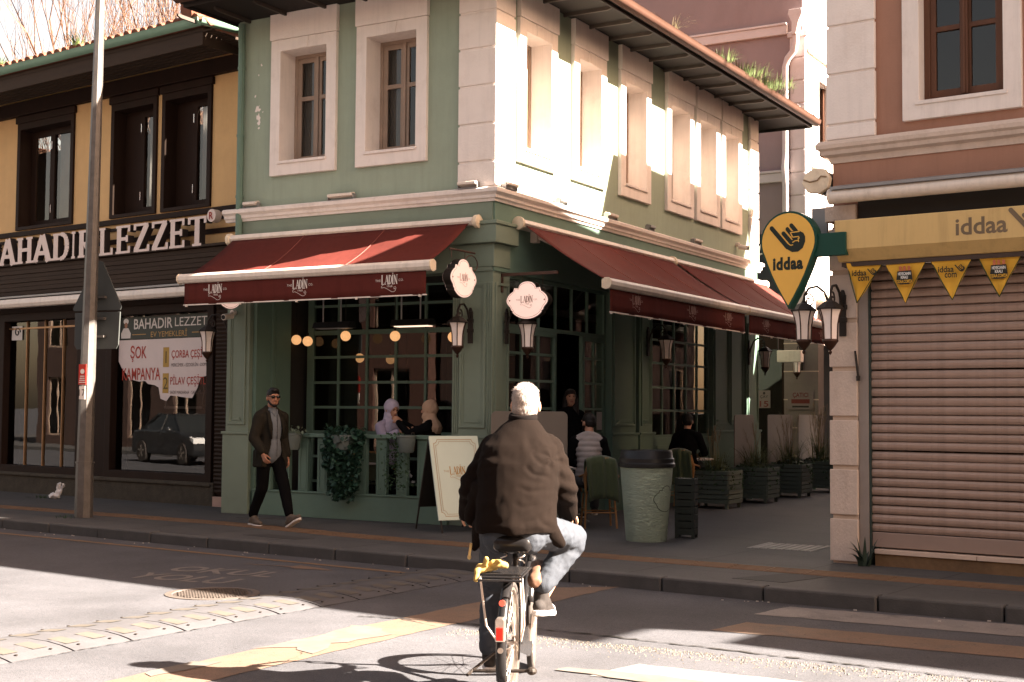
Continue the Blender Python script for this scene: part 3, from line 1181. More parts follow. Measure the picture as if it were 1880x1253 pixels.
# glazed screen set back inside the front opening
gx = [-3.92 + i * 0.522 for i in range(7)]
gz = [0.55, 0.92, 1.29, 1.66, 2.03, 2.41, 2.78, 3.18, 3.45]
mb = MB()
for x in gx[1:]:
    mb.box(x - 0.02, x + 0.02, 1.18, 1.22, 0.135, 3.455)
mb.box(-3.98, -3.86, 1.17, 1.23, 0.135, 3.455)
for i, z in enumerate(gz):
    w = 0.035 if z == 2.78 else 0.02
    mb.box(-3.86, -0.35, 1.185, 1.215, z - w, z + w)
scr = mb.build('glazed_screen', M_GREENW_SHADE, GB)
p = MB()
p.quad((-3.9, 1.2, 0.2), (-0.35, 1.2, 0.2), (-0.35, 1.2, 3.44), (-3.9, 1.2, 3.44))
p.build('pane', M_GLASSD, scr)

# ---- ground floor shopfront, side street (local x = world y)
def muntins(name, x0, x1, z0, z1, xs, zs, y, m, w=0.018, rail=0.05, bottom=None):
    mb = MB()
    b = bottom if bottom is not None else z0 + rail
    mb.grid(x0, x1, z0, z1, [(x0 + rail, x1 - rail, b, z1 - rail)], y - 0.03, y + 0.03)
    for x in xs:
        mb.box(x - w, x + w, y - 0.02, y + 0.02, b, z1 - rail)
    for z in zs:
        mb.box(x0 + rail, x1 - rail, y - 0.017, y + 0.017, z - w, z + w)
    o = mb.build(name, m, GB, M=RF, bevel=0.0)
    p = MB()
    p.quad((x0 + rail, y, b), (x1 - rail, y, b), (x1 - rail, y, z1 - rail), (x0 + rail, y, z1 - rail))
    p.build('pane', M_GLASSD, o)
    return o


muntins('transom_light', 0.46, 3.48, 2.74, 3.455, [0.9, 1.4, 1.9, 2.4, 2.9], [], 0.1, M_GREENW_SHADE, rail=0.05)
muntins('door_leaf', 0.46, 1.9, 0.14, 2.738, [0.93, 1.4], [1.3, 1.66, 2.04, 2.41], 0.1, M_GREENW_SHADE, rail=0.07, bottom=0.75)
muntins('door_leaf', 2.72, 3.48, 0.14, 2.738, [3.12], [1.3, 1.66, 2.04, 2.41], 0.1, M_GREENW_SHADE, rail=0.07, bottom=0.75)
st = MB()
st.quad((3.18, 0.065, 1.35), (3.36, 0.065, 1.35), (3.36, 0.065, 1.62), (3.18, 0.065, 1.62))
st.build('door_notice', mat('pale notice', (0.4, 0.38, 0.36), 0.7), GB, M=RF)
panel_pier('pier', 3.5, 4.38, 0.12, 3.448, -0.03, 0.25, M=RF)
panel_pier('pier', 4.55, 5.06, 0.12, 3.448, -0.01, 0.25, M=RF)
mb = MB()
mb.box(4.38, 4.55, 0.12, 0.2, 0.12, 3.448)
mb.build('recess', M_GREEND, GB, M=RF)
muntins('shop_window', 5.08, 7.62, 1.2, 3.455, [5.58, 6.08, 6.6, 7.1], [1.65, 2.03, 2.43, 2.81], 0.06, M_GREENW_SHADE, rail=0.05)
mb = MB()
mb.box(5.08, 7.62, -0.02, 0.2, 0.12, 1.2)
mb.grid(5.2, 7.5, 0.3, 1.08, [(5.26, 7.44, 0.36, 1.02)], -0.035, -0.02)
mb.build('apron_panel', M_GREENW_SHADE, GB, M=RF, bevel=0.004)
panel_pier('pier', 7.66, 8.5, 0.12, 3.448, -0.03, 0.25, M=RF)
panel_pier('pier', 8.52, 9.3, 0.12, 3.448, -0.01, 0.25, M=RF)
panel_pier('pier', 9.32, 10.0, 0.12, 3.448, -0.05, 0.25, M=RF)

# downpipe on the left end of the front
dp = MB()
dp.tube([(-4.3, -0.07, 7.28), (-4.3, -0.07, 7.05), (-4.29, -0.07, 6.9), (-4.29, -0.07, 4.0)], 0.05, 8, flat=(1, 1))
for z in (6.6, 5.6, 4.7):
    dp.tube([(-4.29, -0.07, z), (-4.29, -0.07, z + 0.04)], 0.058, 8)
dp.build('downpipe', M_GREENW_SHADE, GB, smooth=True)

# ------------------------------------------------------------------ lettering of the cafe
def serif_word(mb, x0, z0, h, y, w):
    """narrow high-contrast capitals L A D I-with-dot N between x0 and x0+w, base z0"""
    th, tn, se = h * 0.13, h * 0.05, h * 0.05
    u = w / 5.0
    S = []
    def sf(x, z, s=0.2):
        S.append((x - h * s / 2, z, x + h * s / 2, z, se))
    # L
    a = x0 + 0.1 * u
    S += [(a, z0, a, z0 + h, th)]
    sf(a, z0 + h)
    S += [(a - .08 * h, z0, a + .7 * u, z0, se), (a + .7 * u, z0, a + .7 * u, z0 + h * .2, tn)]
    # A
    a = x0 + 1.15 * u
    S += [(a, z0, a + .42 * u, z0 + h, tn), (a + .42 * u, z0 + h, a + .85 * u, z0, th), (a + .15 * u, z0 + h * .35, a + .68 * u, z0 + h * .35, tn)]
    sf(a, z0)
    sf(a + .85 * u, z0)
    # D
    a = x0 + 2.35 * u
    S += [(a, z0, a, z0 + h, th)]
    pts = bez((a, z0 + h), (a + 1.0 * u, z0 + h), (a + 1.0 * u, z0), (a, z0), 12)
    for i in range(12):
        t = abs(i - 5.5) / 6
        S.append((*pts[i], *pts[i + 1], tn + (th - tn) * (1 - t)))
    # I with dot
    a = x0 + 3.45 * u
    S += [(a, z0, a, z0 + h, th), (a, z0 + h * 1.13, a, z0 + h * 1.24, th)]
    sf(a, z0)
    sf(a, z0 + h)
    # N
    a = x0 + 3.95 * u
    S += [(a, z0, a, z0 + h, tn), (a, z0 + h, a + .8 * u, z0, th), (a + .8 * u, z0, a + .8 * u, z0 + h, tn)]
    sf(a, z0)
    sf(a + .8 * u, z0 + h)
    strokes(mb, S, y)


def cafe_logo(h, y, th=0.06):
    """complete mark centred on x=0; h = capital height"""
    mb = MB()
    w = h * 2.15
    serif_word(mb, -w / 2, 0, h, y, w)
    put_text(mb, 'THE', -w / 2 - h * 0.5, h * 0.42, h * 0.25, y, spacing=1.15)
    put_text(mb, 'CO.', w / 2 + h * 0.42, h * 0.42, h * 0.25, y, spacing=1.15)
    put_text(mb, '1968', 0.0, -h * 0.22, h * 0.23, y, spacing=1.2)
    cur = [(-w / 2 + h * .55, -h * .1), ] + bez((-w / 2 + h * .3, 0.0), (-w / 2 - h * .1, -h * .15), (-w / 2 - h * .1, -h * .45), (-w / 2 + h * .12, -h * .38), 8) \
        + bez((-w / 2 + h * .12, -h * .38), (-w / 2 + h * .3, -h * .2), (-h * .1, -h * .65), (h * .3, -h * .85), 8) \
        + bez((h * .3, -h * .85), (h * .9, -h * .95), (h * 1.0, -h * .25), (h * .7, -h * .3), 10) + bez((h * .7, -h * .3), (h * .5, -h * .35), (h * .55, -h * .6), (h * .7, -h * .55), 6)
    cur = cur[1:]
    strokes(mb, [(*a, *b, h * 0.04) for a, b in zip(cur, cur[1:])], y - 0.0002)
    mb.prism(circle(h * .68, -h * .52, h * .05, 10), y, y - 0.001, 'y')
    return mb


# ------------------------------------------------------------------ awnings
def awning(label, x0, x1, out, zc, zb, M, logos, logo_h, logo_m, endcap_left=True):
    """local: x along facade, -y outwards"""
    t = thing('awning', label, 'awning', M=M, group='maroon folding awnings of the corner cafe')
    mb = MB()                                                # wall cassette with hood
    mb.prism([(-0.02, zc - .06), (-0.16, zc - .05), (-0.2, zc + .0), (-0.17, zc + .055), (-0.02, zc + .075)], x0, x1, 'x')
    mb.build('cassette', M_ALU, t, bevel=0.006)
    for xx, s in ((x0, -1), (x1, 1)):
        c = MB()
        c.lathe([(0.001, 0), (0.07, 0.004), (0.088, 0.02), (0.09, 0.07), (0.08, 0.078), (0.001, 0.08)], 18, M=T(xx + (0 if s > 0 else 0), -0.12, zc) @ RY(90 * s))
        c.build('end_cap', M_CREAMCAP, t, smooth=True)
    n, k = 24, 10                                            # cloth with a slight sag and seams
    vs_, fs_ = [], []
    for j in range(k + 1):
        v = j / k
        for i in range(n + 1):
            u = i / n
            sag = -0.04 * sin(pi * v) * (1 + 0.3 * sin(u * 22)) - 0.008 * sin(u * 61) * v
            vs_.append((x0 + 0.05 + (x1 - x0 - 0.1) * u, -0.17 - (out - .2) * v, zc - 0.02 + (zb + .04 - zc + .02) * v + sag))
    for j in range(k):
        for i in range(n):
            a = j * (n + 1) + i
            fs_.append((a, a + n + 1, a + n + 2, a + 1))
    c = MB()
    c.add(vs_, fs_)
    cl = c.build('cloth', M_MAROON, t, smooth='all')
    so = cl.modifiers.new('thick', 'SOLIDIFY')
    so.thickness = 0.004
    nse = max(2, int((x1 - x0) / 1.2))
    for i in range(1, nse):
        xx = x0 + (x1 - x0) * i / nse
        pts = []
        for j in range(k + 1):
            v = j / k
            u = i / nse
            sag = -0.04 * sin(pi * v) * (1 + 0.3 * sin(u * 22)) - 0.008 * sin(u * 61) * v
            pts.append((xx, -0.17 - (out - .2) * v, zc - 0.017 + (zb + .04 - zc + .02) * v + sag + .003))
        sm = MB()
        sm.tube(pts, 0.004, 5)
        sm.build('seam', mat('seam thread', (0.22, 0.07, 0.055), 0.8), t)
    b = MB()                                                 # front bar
    b.prism([(-out + .07, zb - .05), (-out + .02, zb - .07), (-out - .03, zb - .06), (-out - .06, zb - .02), (-out - .06, zb + .03), (-out - .03, zb + .065), (-out + .03, zb + .07), (-out + .07, zb + .04)], x0 - .02, x1 + .02, 'x')
    b.build('front_bar', M_ALU, t, bevel=0.008)
    for xx, s in ((x0 - .02, -1), (x1 + .02, 1)):
        e = MB()
        pp = [(-out + .075, zb - .055), (-out + .02, zb - .08), (-out - .035, zb - .065), (-out - .066, zb - .02), (-out - .064, zb + .035), (-out - .03, zb + .07), (-out + .03, zb + .075), (-out + .075, zb + .045)]
        e.prism(pp, xx, xx + s * 0.02, 'x')
        e.build('bar_cap', M_CREAMCAP, t, bevel=0.004)
    v = MB()                                                 # valance
    m = 40
    zt, z2 = zb - .06, zb - .365
    vs_, fs_ = [], []
    for j in range(4):
        for i in range(m + 1):
            u = i / m
            xx = x0 + .06 + (x1 - x0 - .12) * u
            vs_.append((xx, -out + 0.009 * sin(u * 37) * (j / 3) + .004 * sin(u * 83) * (j / 3), zt + (z2 - zt) * j / 3))
    for j in range(3):
        for i in range(m):
            a = j * (m + 1) + i
            fs_.append((a, a + m + 1, a + m + 2, a + 1))
    v.add(vs_, fs_)
    vo = v.build('valance', M_MAROON, t, smooth='all')
    so = vo.modifiers.new('thick', 'SOLIDIFY')
    so.thickness = 0.003
    so.offset = 0
    e = MB()
    e.box(x0 + .05, x1 - .05, -out - .008, -out + .008, z2 - .008, z2 + .008)
    xx = x0 + .1
    while xx < x1 - .1:
        e.box(xx - .012, xx + .012, -out - .014, -out + .014, z2 - .025, z2 + .006)
        xx += (x1 - x0 - .25) / 4
    e.build('hem_rod', M_ALU, vo)
    lg = cafe_logo(logo_h, -out - 0.012).mesh('logo')
    for lx in logos:
        link('logo', lg, logo_m, vo, T(lx, 0, zb - .215))
    # folding arms
    for xx in (x0 + .5, x1 - .5):
        a = MB()
        s = 1 if xx < (x0 + x1) / 2 else -1
        el = (xx + s * 0.55, -out * .55, (zc + zb) / 2 - .1)
        a.tube([(xx, -0.1, zc - .12), el], 0.022, 8)
        a.tube([el, (xx + s * .05, -out + .05, zb - .02)], 0.018, 8)
        a.ell(el, 0.03, 8, 6)
        a.box(xx - .05, xx + .05, -.12, 0, zc - .2, zc - .06)
        a.build('folding_arm', M_ALU, t)
    return t


awning('maroon awning on the front, half in a patch of sunlight', -4.36, -0.22, 1.15, 4.09, 3.42, Matrix.Identity(4), [-3.72, -2.25, -0.82], 0.115, M_PRINT)
awning('long maroon awning over the cafe side door, nearest the corner', 0.5, 5.56, 1.42, 4.12, 3.27, RF, [1.35, 3.3, 4.75], 0.115, M_PRINTF)
awning('far maroon awning along the side street, past the first one', 5.64, 10.1, 1.42, 4.12, 3.27, RF, [6.5, 8.2, 9.6], 0.115, M_PRINTF)

# ------------------------------------------------------------------ hanging oval cafe signs
def sign_outline(w, h):
    """scalloped cartouche outline centred on 0,0"""
    q = [(0.0, 0.5)]
    q += bez((0.0, 0.5), (0.13, 0.5), (0.2, 0.42), (0.21, 0.32), 6)[1:]
    q += [(0.31, 0.335), (0.335, 0.24)]
    q += bez((0.335, 0.24), (0.4, 0.2), (0.49, 0.12), (0.5, 0.0), 6)[1:]
    q += bez((0.5, 0.0), (0.5, -0.1), (0.43, -0.14), (0.4, -0.2), 5)[1:]
    q += [(0.385, -0.26), (0.35, -0.28), (0.345, -0.33)]
    q += bez((0.345, -0.33), (0.25, -0.45), (0.12, -0.5), (0.0, -0.5), 6)[1:]
    left = [(-a, b) for a, b in reversed(q[1:-1])]
    pts = q + left
    return [(a * w, b * h) for a, b in pts]


def cafe_sign(label, M, w=0.63, h=0.5, bracket=None):
    t = thing('hanging_sign', label, 'sign', M=M, group='cartouche signs of the cafe')
    o = sign_outline(w, h)
    mb = MB()
    mb.prism(o, -0.055, 0.055, 'y')
    mb.build('case', M_IRON, t)
    for s in (-1, 1):
        f = MB()
        f.prism([(a * .97, b * .97) for a, b in o], s * 0.0555, s * 0.062, 'y')
        fm = mat('cream sign face', (0.78, 0.66, 0.6), 0.5, 0.04, 3, emit=(1.0, 0.62, 0.5), estr=0.05)
        fo = f.build('face', fm, t)
        l = MB()
        oo = [(a * .9, b * .9) for a, b in o]
        strokes(l, [(*oo[i], *oo[(i + 1) % len(oo)], 0.004) for i in range(len(oo))], -0.0625)
        g = cafe_logo(0.085, -0.0632)
        l.add([(x, y, z - 0.03) for x, y, z in g.v], g.f)
        l.prism(circle(-w * .41, -.0, 0.011, 10), -.0632, -.064, 'y')
        l.prism(circle(w * .41, -.0, 0.011, 10), -.0632, -.064, 'y')
        l.build('lettering', mat('brown print', (0.17, 0.09, 0.06), 0.6), fo, M=RZ(0) if s < 0 else RZ(180))
    if bracket:
        b = MB()
        bracket(b)
        b.build('bracket', M_COPPER, t, bevel=0.003)
    return t


def br_front(b):
    b.tube([(0.36, 0, .36), (-.25, 0, .36)], 0.014, 6)
    b.tube([(-.2, 0, .36), (-.2, 0, .25)], 0.006, 6)
    b.tube([(.12, 0, .36), (.12, 0, .23)], 0.006, 6)
    sc = [(0.3 - .2 * cos(a) * (1 - a / 9), 0, .2 + .15 * sin(a) * (1 - a / 9)) for a in [i * .5 for i in range(14)]]
    b.tube(sc, 0.008, 5)


def br_side(b):
    b.box(-.42, .42, -.02, .02, .33, .37)
    b.box(-.44, -.4, -.02, .02, .12, .36)
    b.tube([(.2, 0, .33), (.2, 0, .2)], 0.004, 5)
    b.tube([(-.1, 0, .33), (-.1, 0, .25)], 0.004, 5)


cafe_sign('left of the two cream cartouche signs, hanging edge-on beside the fluted pier', T(-0.16, -0.56, 3.3) @ RZ(90), bracket=br_front)
cafe_sign('cream cartouche sign facing the street, hung from a brown bar', T(0.42, 0.22, 3.06), bracket=br_side)
# small third sign mostly hidden behind the awning at the left pier
cafe_sign('cream cartouche sign mostly hidden behind the front awning valance', T(-4.24, -0.36, 3.3) @ RZ(90), bracket=br_front)

# ------------------------------------------------------------------ wall lanterns
def lantern(label, M, group):
    """wall plate at origin (y=0), lantern hangs at y=-0.33; origin = middle of the plate"""
    t = thing('wall_lantern', label, 'lantern', M=M, group=group)
    mb = MB()
    mb.box(-.035, .035, -.03, 0, -.22, .2)
    mb.prism([(-.03, .2), (.03, .2), (.012, .25), (-.012, .25)], -.028, -.004, 'y')
    mb.box(-.045, .045, -.036, 0, -.08, -.03)
    mb.box(-.045, .045, -.036, 0, .05, .1)
    mb.build('wall_plate', M_IRON, t, bevel=0.006)
    a = MB()
    pts = [(0, -.02, -.02), (0, -.05, .1), (0, -.1, .22), (0, -.18, .285), (0, -.27, .27), (0, -.32, .2), (0, -.33, .13)]
    a.tube(pts, 0.014, 8)
    sp = []
    for i in range(20):
        an = i * 0.45
        r = 0.085 * (1 - i / 24)
        sp.append((0, -.27 - r * cos(an) * .8, .13 + r * sin(an) + .01))
    a.tube(sp, 0.009, 6)
    a.build('scroll_arm', M_IRON, t, smooth=True)
    c = MB()
    c.lathe([(0.14, 0), (0.145, .012), (0.11, .04), (.065, .075), (.03, .09), (.015, .12), (.001, .13)], 8, (0, -.33, .03))
    c.build('cap', M_IRON, t)
    n = 6
    g = MB()
    g.lathe([(.07, -.27), (.076, -.12), (.094, -.03), (.116, .03)], n, (0, -.33, 0))
    g.build('opal_glass', M_OPAL, t)
    f = MB()
    for i in range(n):
        an = 2 * pi * i / n
        f.tube([(r * cos(an), -.33 + r * sin(an), z) for r, z in ((.073, -.27), (.079, -.12), (.097, -.03), (.12, .035))], .007, 5)
    f.build('glazing_bar', M_IRONB, t)
    b = MB()
    b.lathe([(.001, -.42), (.012, -.41), (.02, -.39), (.01, -.375), (.03, -.355), (.05, -.33), (.07, -.3), (.083, -.285), (.08, -.265), (.066, -.262)], 10, (0, -.33, 0))
    b.build('finial', M_IRONB, t, smooth=True)
    return t


LG = 'wall lanterns with opal glass'
lan = lantern('opal glass lantern on the front face of the fluted corner pier', T(-0.3, -0.05, 2.72), LG)


def lant(label, M):
    return dup(lan, M, label)


lant('opal glass lantern under the street-facing cartouche sign', T(0.045, 0.26, 2.72) @ RZ(90))
lant('lantern on the far left pier, in front of the shop window sticker', T(-4.47, -0.02, 2.72) @ RZ(-62))
lant('dim lantern in front of the cafe side window grid', T(0.02, 4.83, 2.74) @ RZ(90))
lant('sun-rimmed lantern at the far corner of the cafe side wall', T(0.06, 9.4, 2.75) @ RZ(90))

# ------------------------------------------------------------------ small floodlights on the cornice
def floodlight(label, M, L=0.3, m=None):
    t = thing('floodlight', label, 'floodlight', M=M, group='small floodlights on the cornice')
    mb = MB()
    mb.prism([(-.02, .03), (-.1, .05), (-.1, .085), (-.02, .105), (.01, .07)], -L / 2, L / 2, 'x')
    mb.build('housing', m or M_ALU, t, bevel=0.006)
    b = MB()
    b.box(-L / 2 - .012, -L / 2 - .002, -.07, .0, 0, .08)
    b.box(L / 2 + .002, L / 2 + .012, -.07, .0, 0, .08)
    b.box(-L / 2 - .012, L / 2 + .012, -.075, -.0, 0.0, .008)
    b.build('yoke', M_GREY, t)
    return t


zf = ZC1 - 0.004
floodlight('small cream floodlight at the left end of the front cornice', T(-4.05, -.04, zf), .25)
floodlight('longest floodlight, midway along the front cornice below the windows', T(-2.42, -.04, zf), .42)
floodlight('cream floodlight on the front cornice just left of the corner', T(-.33, -.06, zf), .28)
floodlight('cream floodlight at the start of the sunlit side cornice', T(.06, .25, zf) @ RZ(90), .28)
floodlight('grey floodlight on the side cornice below the first side window', T(.04, 1.75, zf) @ RZ(90), .22, M_GREY)
floodlight('pale floodlight at the edge of the sunlit side wall', T(.04, 3.35, zf) @ RZ(90), .32)
floodlight('dark grey floodlight on the shaded side cornice', T(.04, 4.8, zf) @ RZ(90), .2, M_GREY)
floodlight('pale floodlight on the side cornice below the fifth window', T(.04, 6.75, zf) @ RZ(90), .32)
# security cameras
def seccam(label, M):
    t = thing('security_camera', label, 'camera', M=M)
    mb = MB()
    mb.tube([(0, 0, 0), (0, -.06, 0)], .04, 12)
    mb.tube([(0, -.06, 0), (0, -.1, -.03)], .02, 8)
    mb.build('mount', M_ALU, t)
    b = MB()
    b.tube([(0, -.06, -.05), (0, -.24, -.08)], .045, 14)
    b.build('body', M_ALU, t, smooth=True)
    l = MB()
    l.tube([(0, -.241, -.08), (0, -.25, -.082)], .032, 14)
    l.build('lens', M_BLACK, t)
    return t


seccam('white bullet camera high on the shaded side wall', T(0.0, 8.9, 4.78) @ RZ(90))
seccam('small round security camera at the top of the left pier', T(-4.3, -.11, 3.02))

# ------------------------------------------------------------------ yellow neighbour with dark timber
YM = T(-4.5, 0.70, 0) @ RZ(-6.8)
YB = thing('timber_shop_building', 'ochre shop building with dark brown timber windows and green gutter', 'building', M=YM)
M_OCHRE = mat('ochre stucco', (0.58, 0.37, 0.17), 0.85, 0.08, 2, bump=0.15, bscale=40, stain=(0.45, 0.29, 0.13), stain_amt=0.4, grime=0.06)
M_TIMB = mat('dark brown timber', (0.02, 0.0105, 0.007), 0.6, 0.25, 4, spec=.1, bump=0.1, bscale=40, stretch=(1, 1, 0.2))
M_TIMB2 = mat('weathered brown boards', (0.042, 0.028, 0.02), 0.7, 0.25, 4, spec=.1, bump=0.15, bscale=30, stretch=(0.2, 1, 1))
M_BASE = mat('rough dark render', (0.06, 0.05, 0.036), 0.95, 0.3, 8, bump=1.0, bscale=40)
M_GUT = mat('sea green gutter', (0.15, 0.25, 0.18), 0.45, 0.1, 4)
YW = [(-13.5, -11.9), (-9.6, -8.0), (-6.42, -4.78), (-3.7, -2.54), (-2.37, -1.2)]
YS = [(-13.2, -11.0), (-10.2, -7.9), (-6.72, -4.45), (-3.6, -1.12)]
mb = MB()
mb.grid(-14, 0.08, 4.12, 7.3, [(a, b, 4.8, 6.72) for a, b in YW], 0, 0.35)
mb.build('upper_wall', M_OCHRE, YB)
mb = MB()
mb.grid(-14, 0.08, 0.12, 4.12, [(a, b, 0.5, 3.25) for a, b in YS], 0, 0.35)
mb.build('lower_wall', M_TIMB, YB)
mb = MB()
mb.box(-14, -.95, -.06, 0, .1, .48)
mb.box(-14, -1.0, -.09, -.06, .42, .46)
mb.build('base_plinth', M_BASE, YB, bevel=0.01)
mb = MB()
mb.box(-.95, -.02, -.07, 0, .1, .27)
mb.build('plinth_stone', mat('pinkish stone', (0.42, 0.28, 0.22), 0.8, 0.1, 6), YB, bevel=0.008)
mb = MB()
mb.box(-14, .05, .36, 8, 0.12, 0.14)
mb.box(-14, .05, 3.3, 3.34, 0.14, 7.2)
mb.box(-14, .05, .36, 3.3, 4.0, 4.1)
mb.build('room', M_DARK, YB)
# upper windows in deep dark frames
for a, b in YW:
    mb = MB()
    mb.grid(a - .02, b + .02, 4.8, 6.74, [(a + .07, b - .07, 4.86, 6.62)], -.04, .3)
    mb.box(a - .06, b + .06, -.06, -.001, 6.74, 6.86)
    f = mb.build('window', M_TIMB, YB, bevel=0.006)
    c = a + (b - a) * .42
    s = MB()
    s.grid(c, b - .07, 4.86, 6.62, [(c + .09, b - .14, 4.98, 6.5)], .2, .26)
    s.grid(a + .07, c, 4.86, 6.62, [(a + .2, c - .06, 4.98, 6.5)] if b - a > 1.4 else [], .21, .26)
    s.build('sash', M_TIMB, f, bevel=0.005)
    p = MB()
    p.quad((a + .1, .235, 4.9), (b - .1, .235, 4.9), (b - .1, .235, 6.58), (a + .1, .235, 6.58))
    p.build('pane', M_GLASS, f)
    cu = MB()
    for i in range(6):
        xx = c + .1 + i * .05
        cu.tube([(xx, .34, 4.86), (xx + .01, .34, 5.7), (xx, .34, 6.6)], .03, 6)
    cu.build('curtain', MATS['pale curtain'], f)
    h = MB()
    for z in (5.1, 6.25):
        h.tube([(c + .015, .19, z), (c + .015, .19, z + .14)], .011, 6)
    h.build('hinge', M_CHROME, f)
# window-head beam and soffit boards
mb = MB()
mb.box(-14, .03, -.1, -.002, 6.87, 7.12)
mb.build('beam', M_TIMB, YB, bevel=0.006)
for i in range(9):
    y0 = -.2 - i * .092
    mb = MB()
    mb.box(-14, -.05, y0 - .084, y0, 7.10 + .012 * i, 7.12 + .012 * i)
    mb.build('soffit_board', M_TIMB2, YB, bevel=0.003)
mb = MB()
mb.box(-14, -.28, -1.02, -.99, 7.0, 7.27)
mb.box(-.28, -.25, -1.02, -.15, 7.0, 7.27)
mb.build('fascia_board', M_TIMB2, YB, bevel=0.005)
gutter('gutter', (-14, -1.09, 7.34), (-.2, -1.09, 7.34), .075, M_GUT, YB)
gutter('gutter', (-.2, -1.12, 7.34), (-.1, -.35, 7.34), .07, M_GUT, YB)
mb = MB()
mb.prism([(-1.1, 7.36), (-.98, 7.28), (3.8, 8.75), (3.8, 8.9)], -14, -.12, 'x')
yroof = mb.build('roof', M_TILE, YB)
tt = MB()
tt.tube([(0, 0, 0), (0, .45, .15)], [.082, .07], 9, flat=(1, .75))
tme2 = tt.mesh('roof_tile')
ry = random.Random(4)
xx = -13.9
while xx < -.2:
    for r_ in range(3):
        link('roof_tile', tme2, M_TILE, yroof, T(xx + ry.uniform(-.015, .015), -1.14 + r_ * .4, 7.38 + r_ * .132 + ry.uniform(-.008, .012)) @ RZ(ry.uniform(-4, 4)), smooth=True)
    xx += .2
mb = MB()
mb.tube([(-.42, -1.2, 7.5), (-.3, -.1, 7.85), (-.2, .6, 8.1)], .14, 10)
mb.build('ridge_tile', M_TILE, yroof, smooth=True)
# downpipe and conduit against the green corner
mb = MB()
mb.tube([(-.12, -.1, 6.7), (-.14, -.1, 6.55), (-.17, -.1, 6.3), (-.17, -.1, 4.3), (-.1, -.15, 4.1)], .06, 8)
mb.build('downpipe', mat('rusty brown pipe', (0.09, 0.05, 0.035), .7, .3, 6), YB, smooth=True)
# awning tube, boards above it
mb = MB()
for i in range(7):
    z = 3.6 + i * .075
    b = MB()
    b.box(-14, -.1, -.2 - (.012 if i % 2 else 0), -.002, z, z + .07)
    b.build('fascia_slat', M_TIMB2, YB, bevel=0.004)
b = MB()
b.box(-14, -.06, -.26, -.002, 4.13, 4.17)
b.build('ledge', M_TIMB2, YB, bevel=0.006)
b = MB()
b.box(-14, -.1, -.035, -.002, 4.69, 4.78)
b.build('ledge', M_TIMB, YB, bevel=0.006)
b = MB()
b.box(-14, -.2, -.03, -.001, 4.36, 4.44)
b.box(-14, -.2, -.03, -.001, 4.58, 4.63)
b.build('sign_rail', M_TIMB, YB)
aw = thing('awning_roller', 'rolled white awning tube along the ochre shop building', 'awning', M=YM)
b = MB()
b.prism([(-.36, 3.44), (-.33, 3.38), (-.25, 3.37), (-.22, 3.42), (-.22, 3.5), (-.27, 3.54), (-.34, 3.52)], -13.5, -.15, 'x')
b.build('roller', M_ALU, aw, bevel=0.01)
b = MB()
b.box(-13.5, -.15, -.34, -.002, 3.545, 3.575)
b.build('hood', M_GREY, aw)
b = MB()
for xx in (-10, -6.9, -3.9, -.6):
    b.box(xx - .03, xx + .03, -.25, 0, 3.44, 3.52)
b.build('wall_bracket', M_GREY, aw)

# shop windows
for idx, (a, b) in enumerate(YS):
    mb = MB()
    mb.grid(a - .1, b + .1, .46, 3.3, [(a + .05, b - .05, .6, 3.16)], -.05, .2)
    f = mb.build('shop_window', M_TIMB, YB, bevel=0.008)
    p = MB()
    p.quad((a + .04, .08, .6), (b - .04, .08, .6), (b - .04, .08, 3.16), (a + .04, .08, 3.16))
    p.build('pane', M_GLASSD, f)
    if idx == 2:
        g = MB()
        for i in range(1, 4):
            xx = a + .05 + (b - a - .1) * i / 4
            g.box(xx - .009, xx + .009, .05, .11, .6, 3.16)
        g.box(a + .05, b - .05, .05, .11, 3.02, 3.05)
        g.build('mullion', mat('brass strip', (.35, .2, .1), .4, metal=.6), f)
    if idx == 3:
        g = MB()                                             # shelves inside
        g.box(a + .5, b - 1.0, .7, .72, 1.62, 1.66)
        for xx in (a + .55, a + 1.05, a + 1.5):
            g.box(xx - .012, xx + .012, .69, .71, 1.66, 2.35)
        g.build('display_shelf', M_GREY, f)

# slatted roller shutter beside the green pier
sh = MB()
sh.box(-.98, -.1, -.02, -.001, .3, 3.5)
shb = sh.build('narrow_shutter', M_TIMB, YB)
sl = MB()
sl.prism([(-.03, .005), (-.05, .03), (-.03, .058), (-.021, .058), (-.021, .005)], -.96, -.12, 'x')
slm = sl.mesh('shutter_slat')
for i in range(50):
    link('shutter_slat', slm, M_TIMB2, shb, T(0, 0, .32 + i * .063))

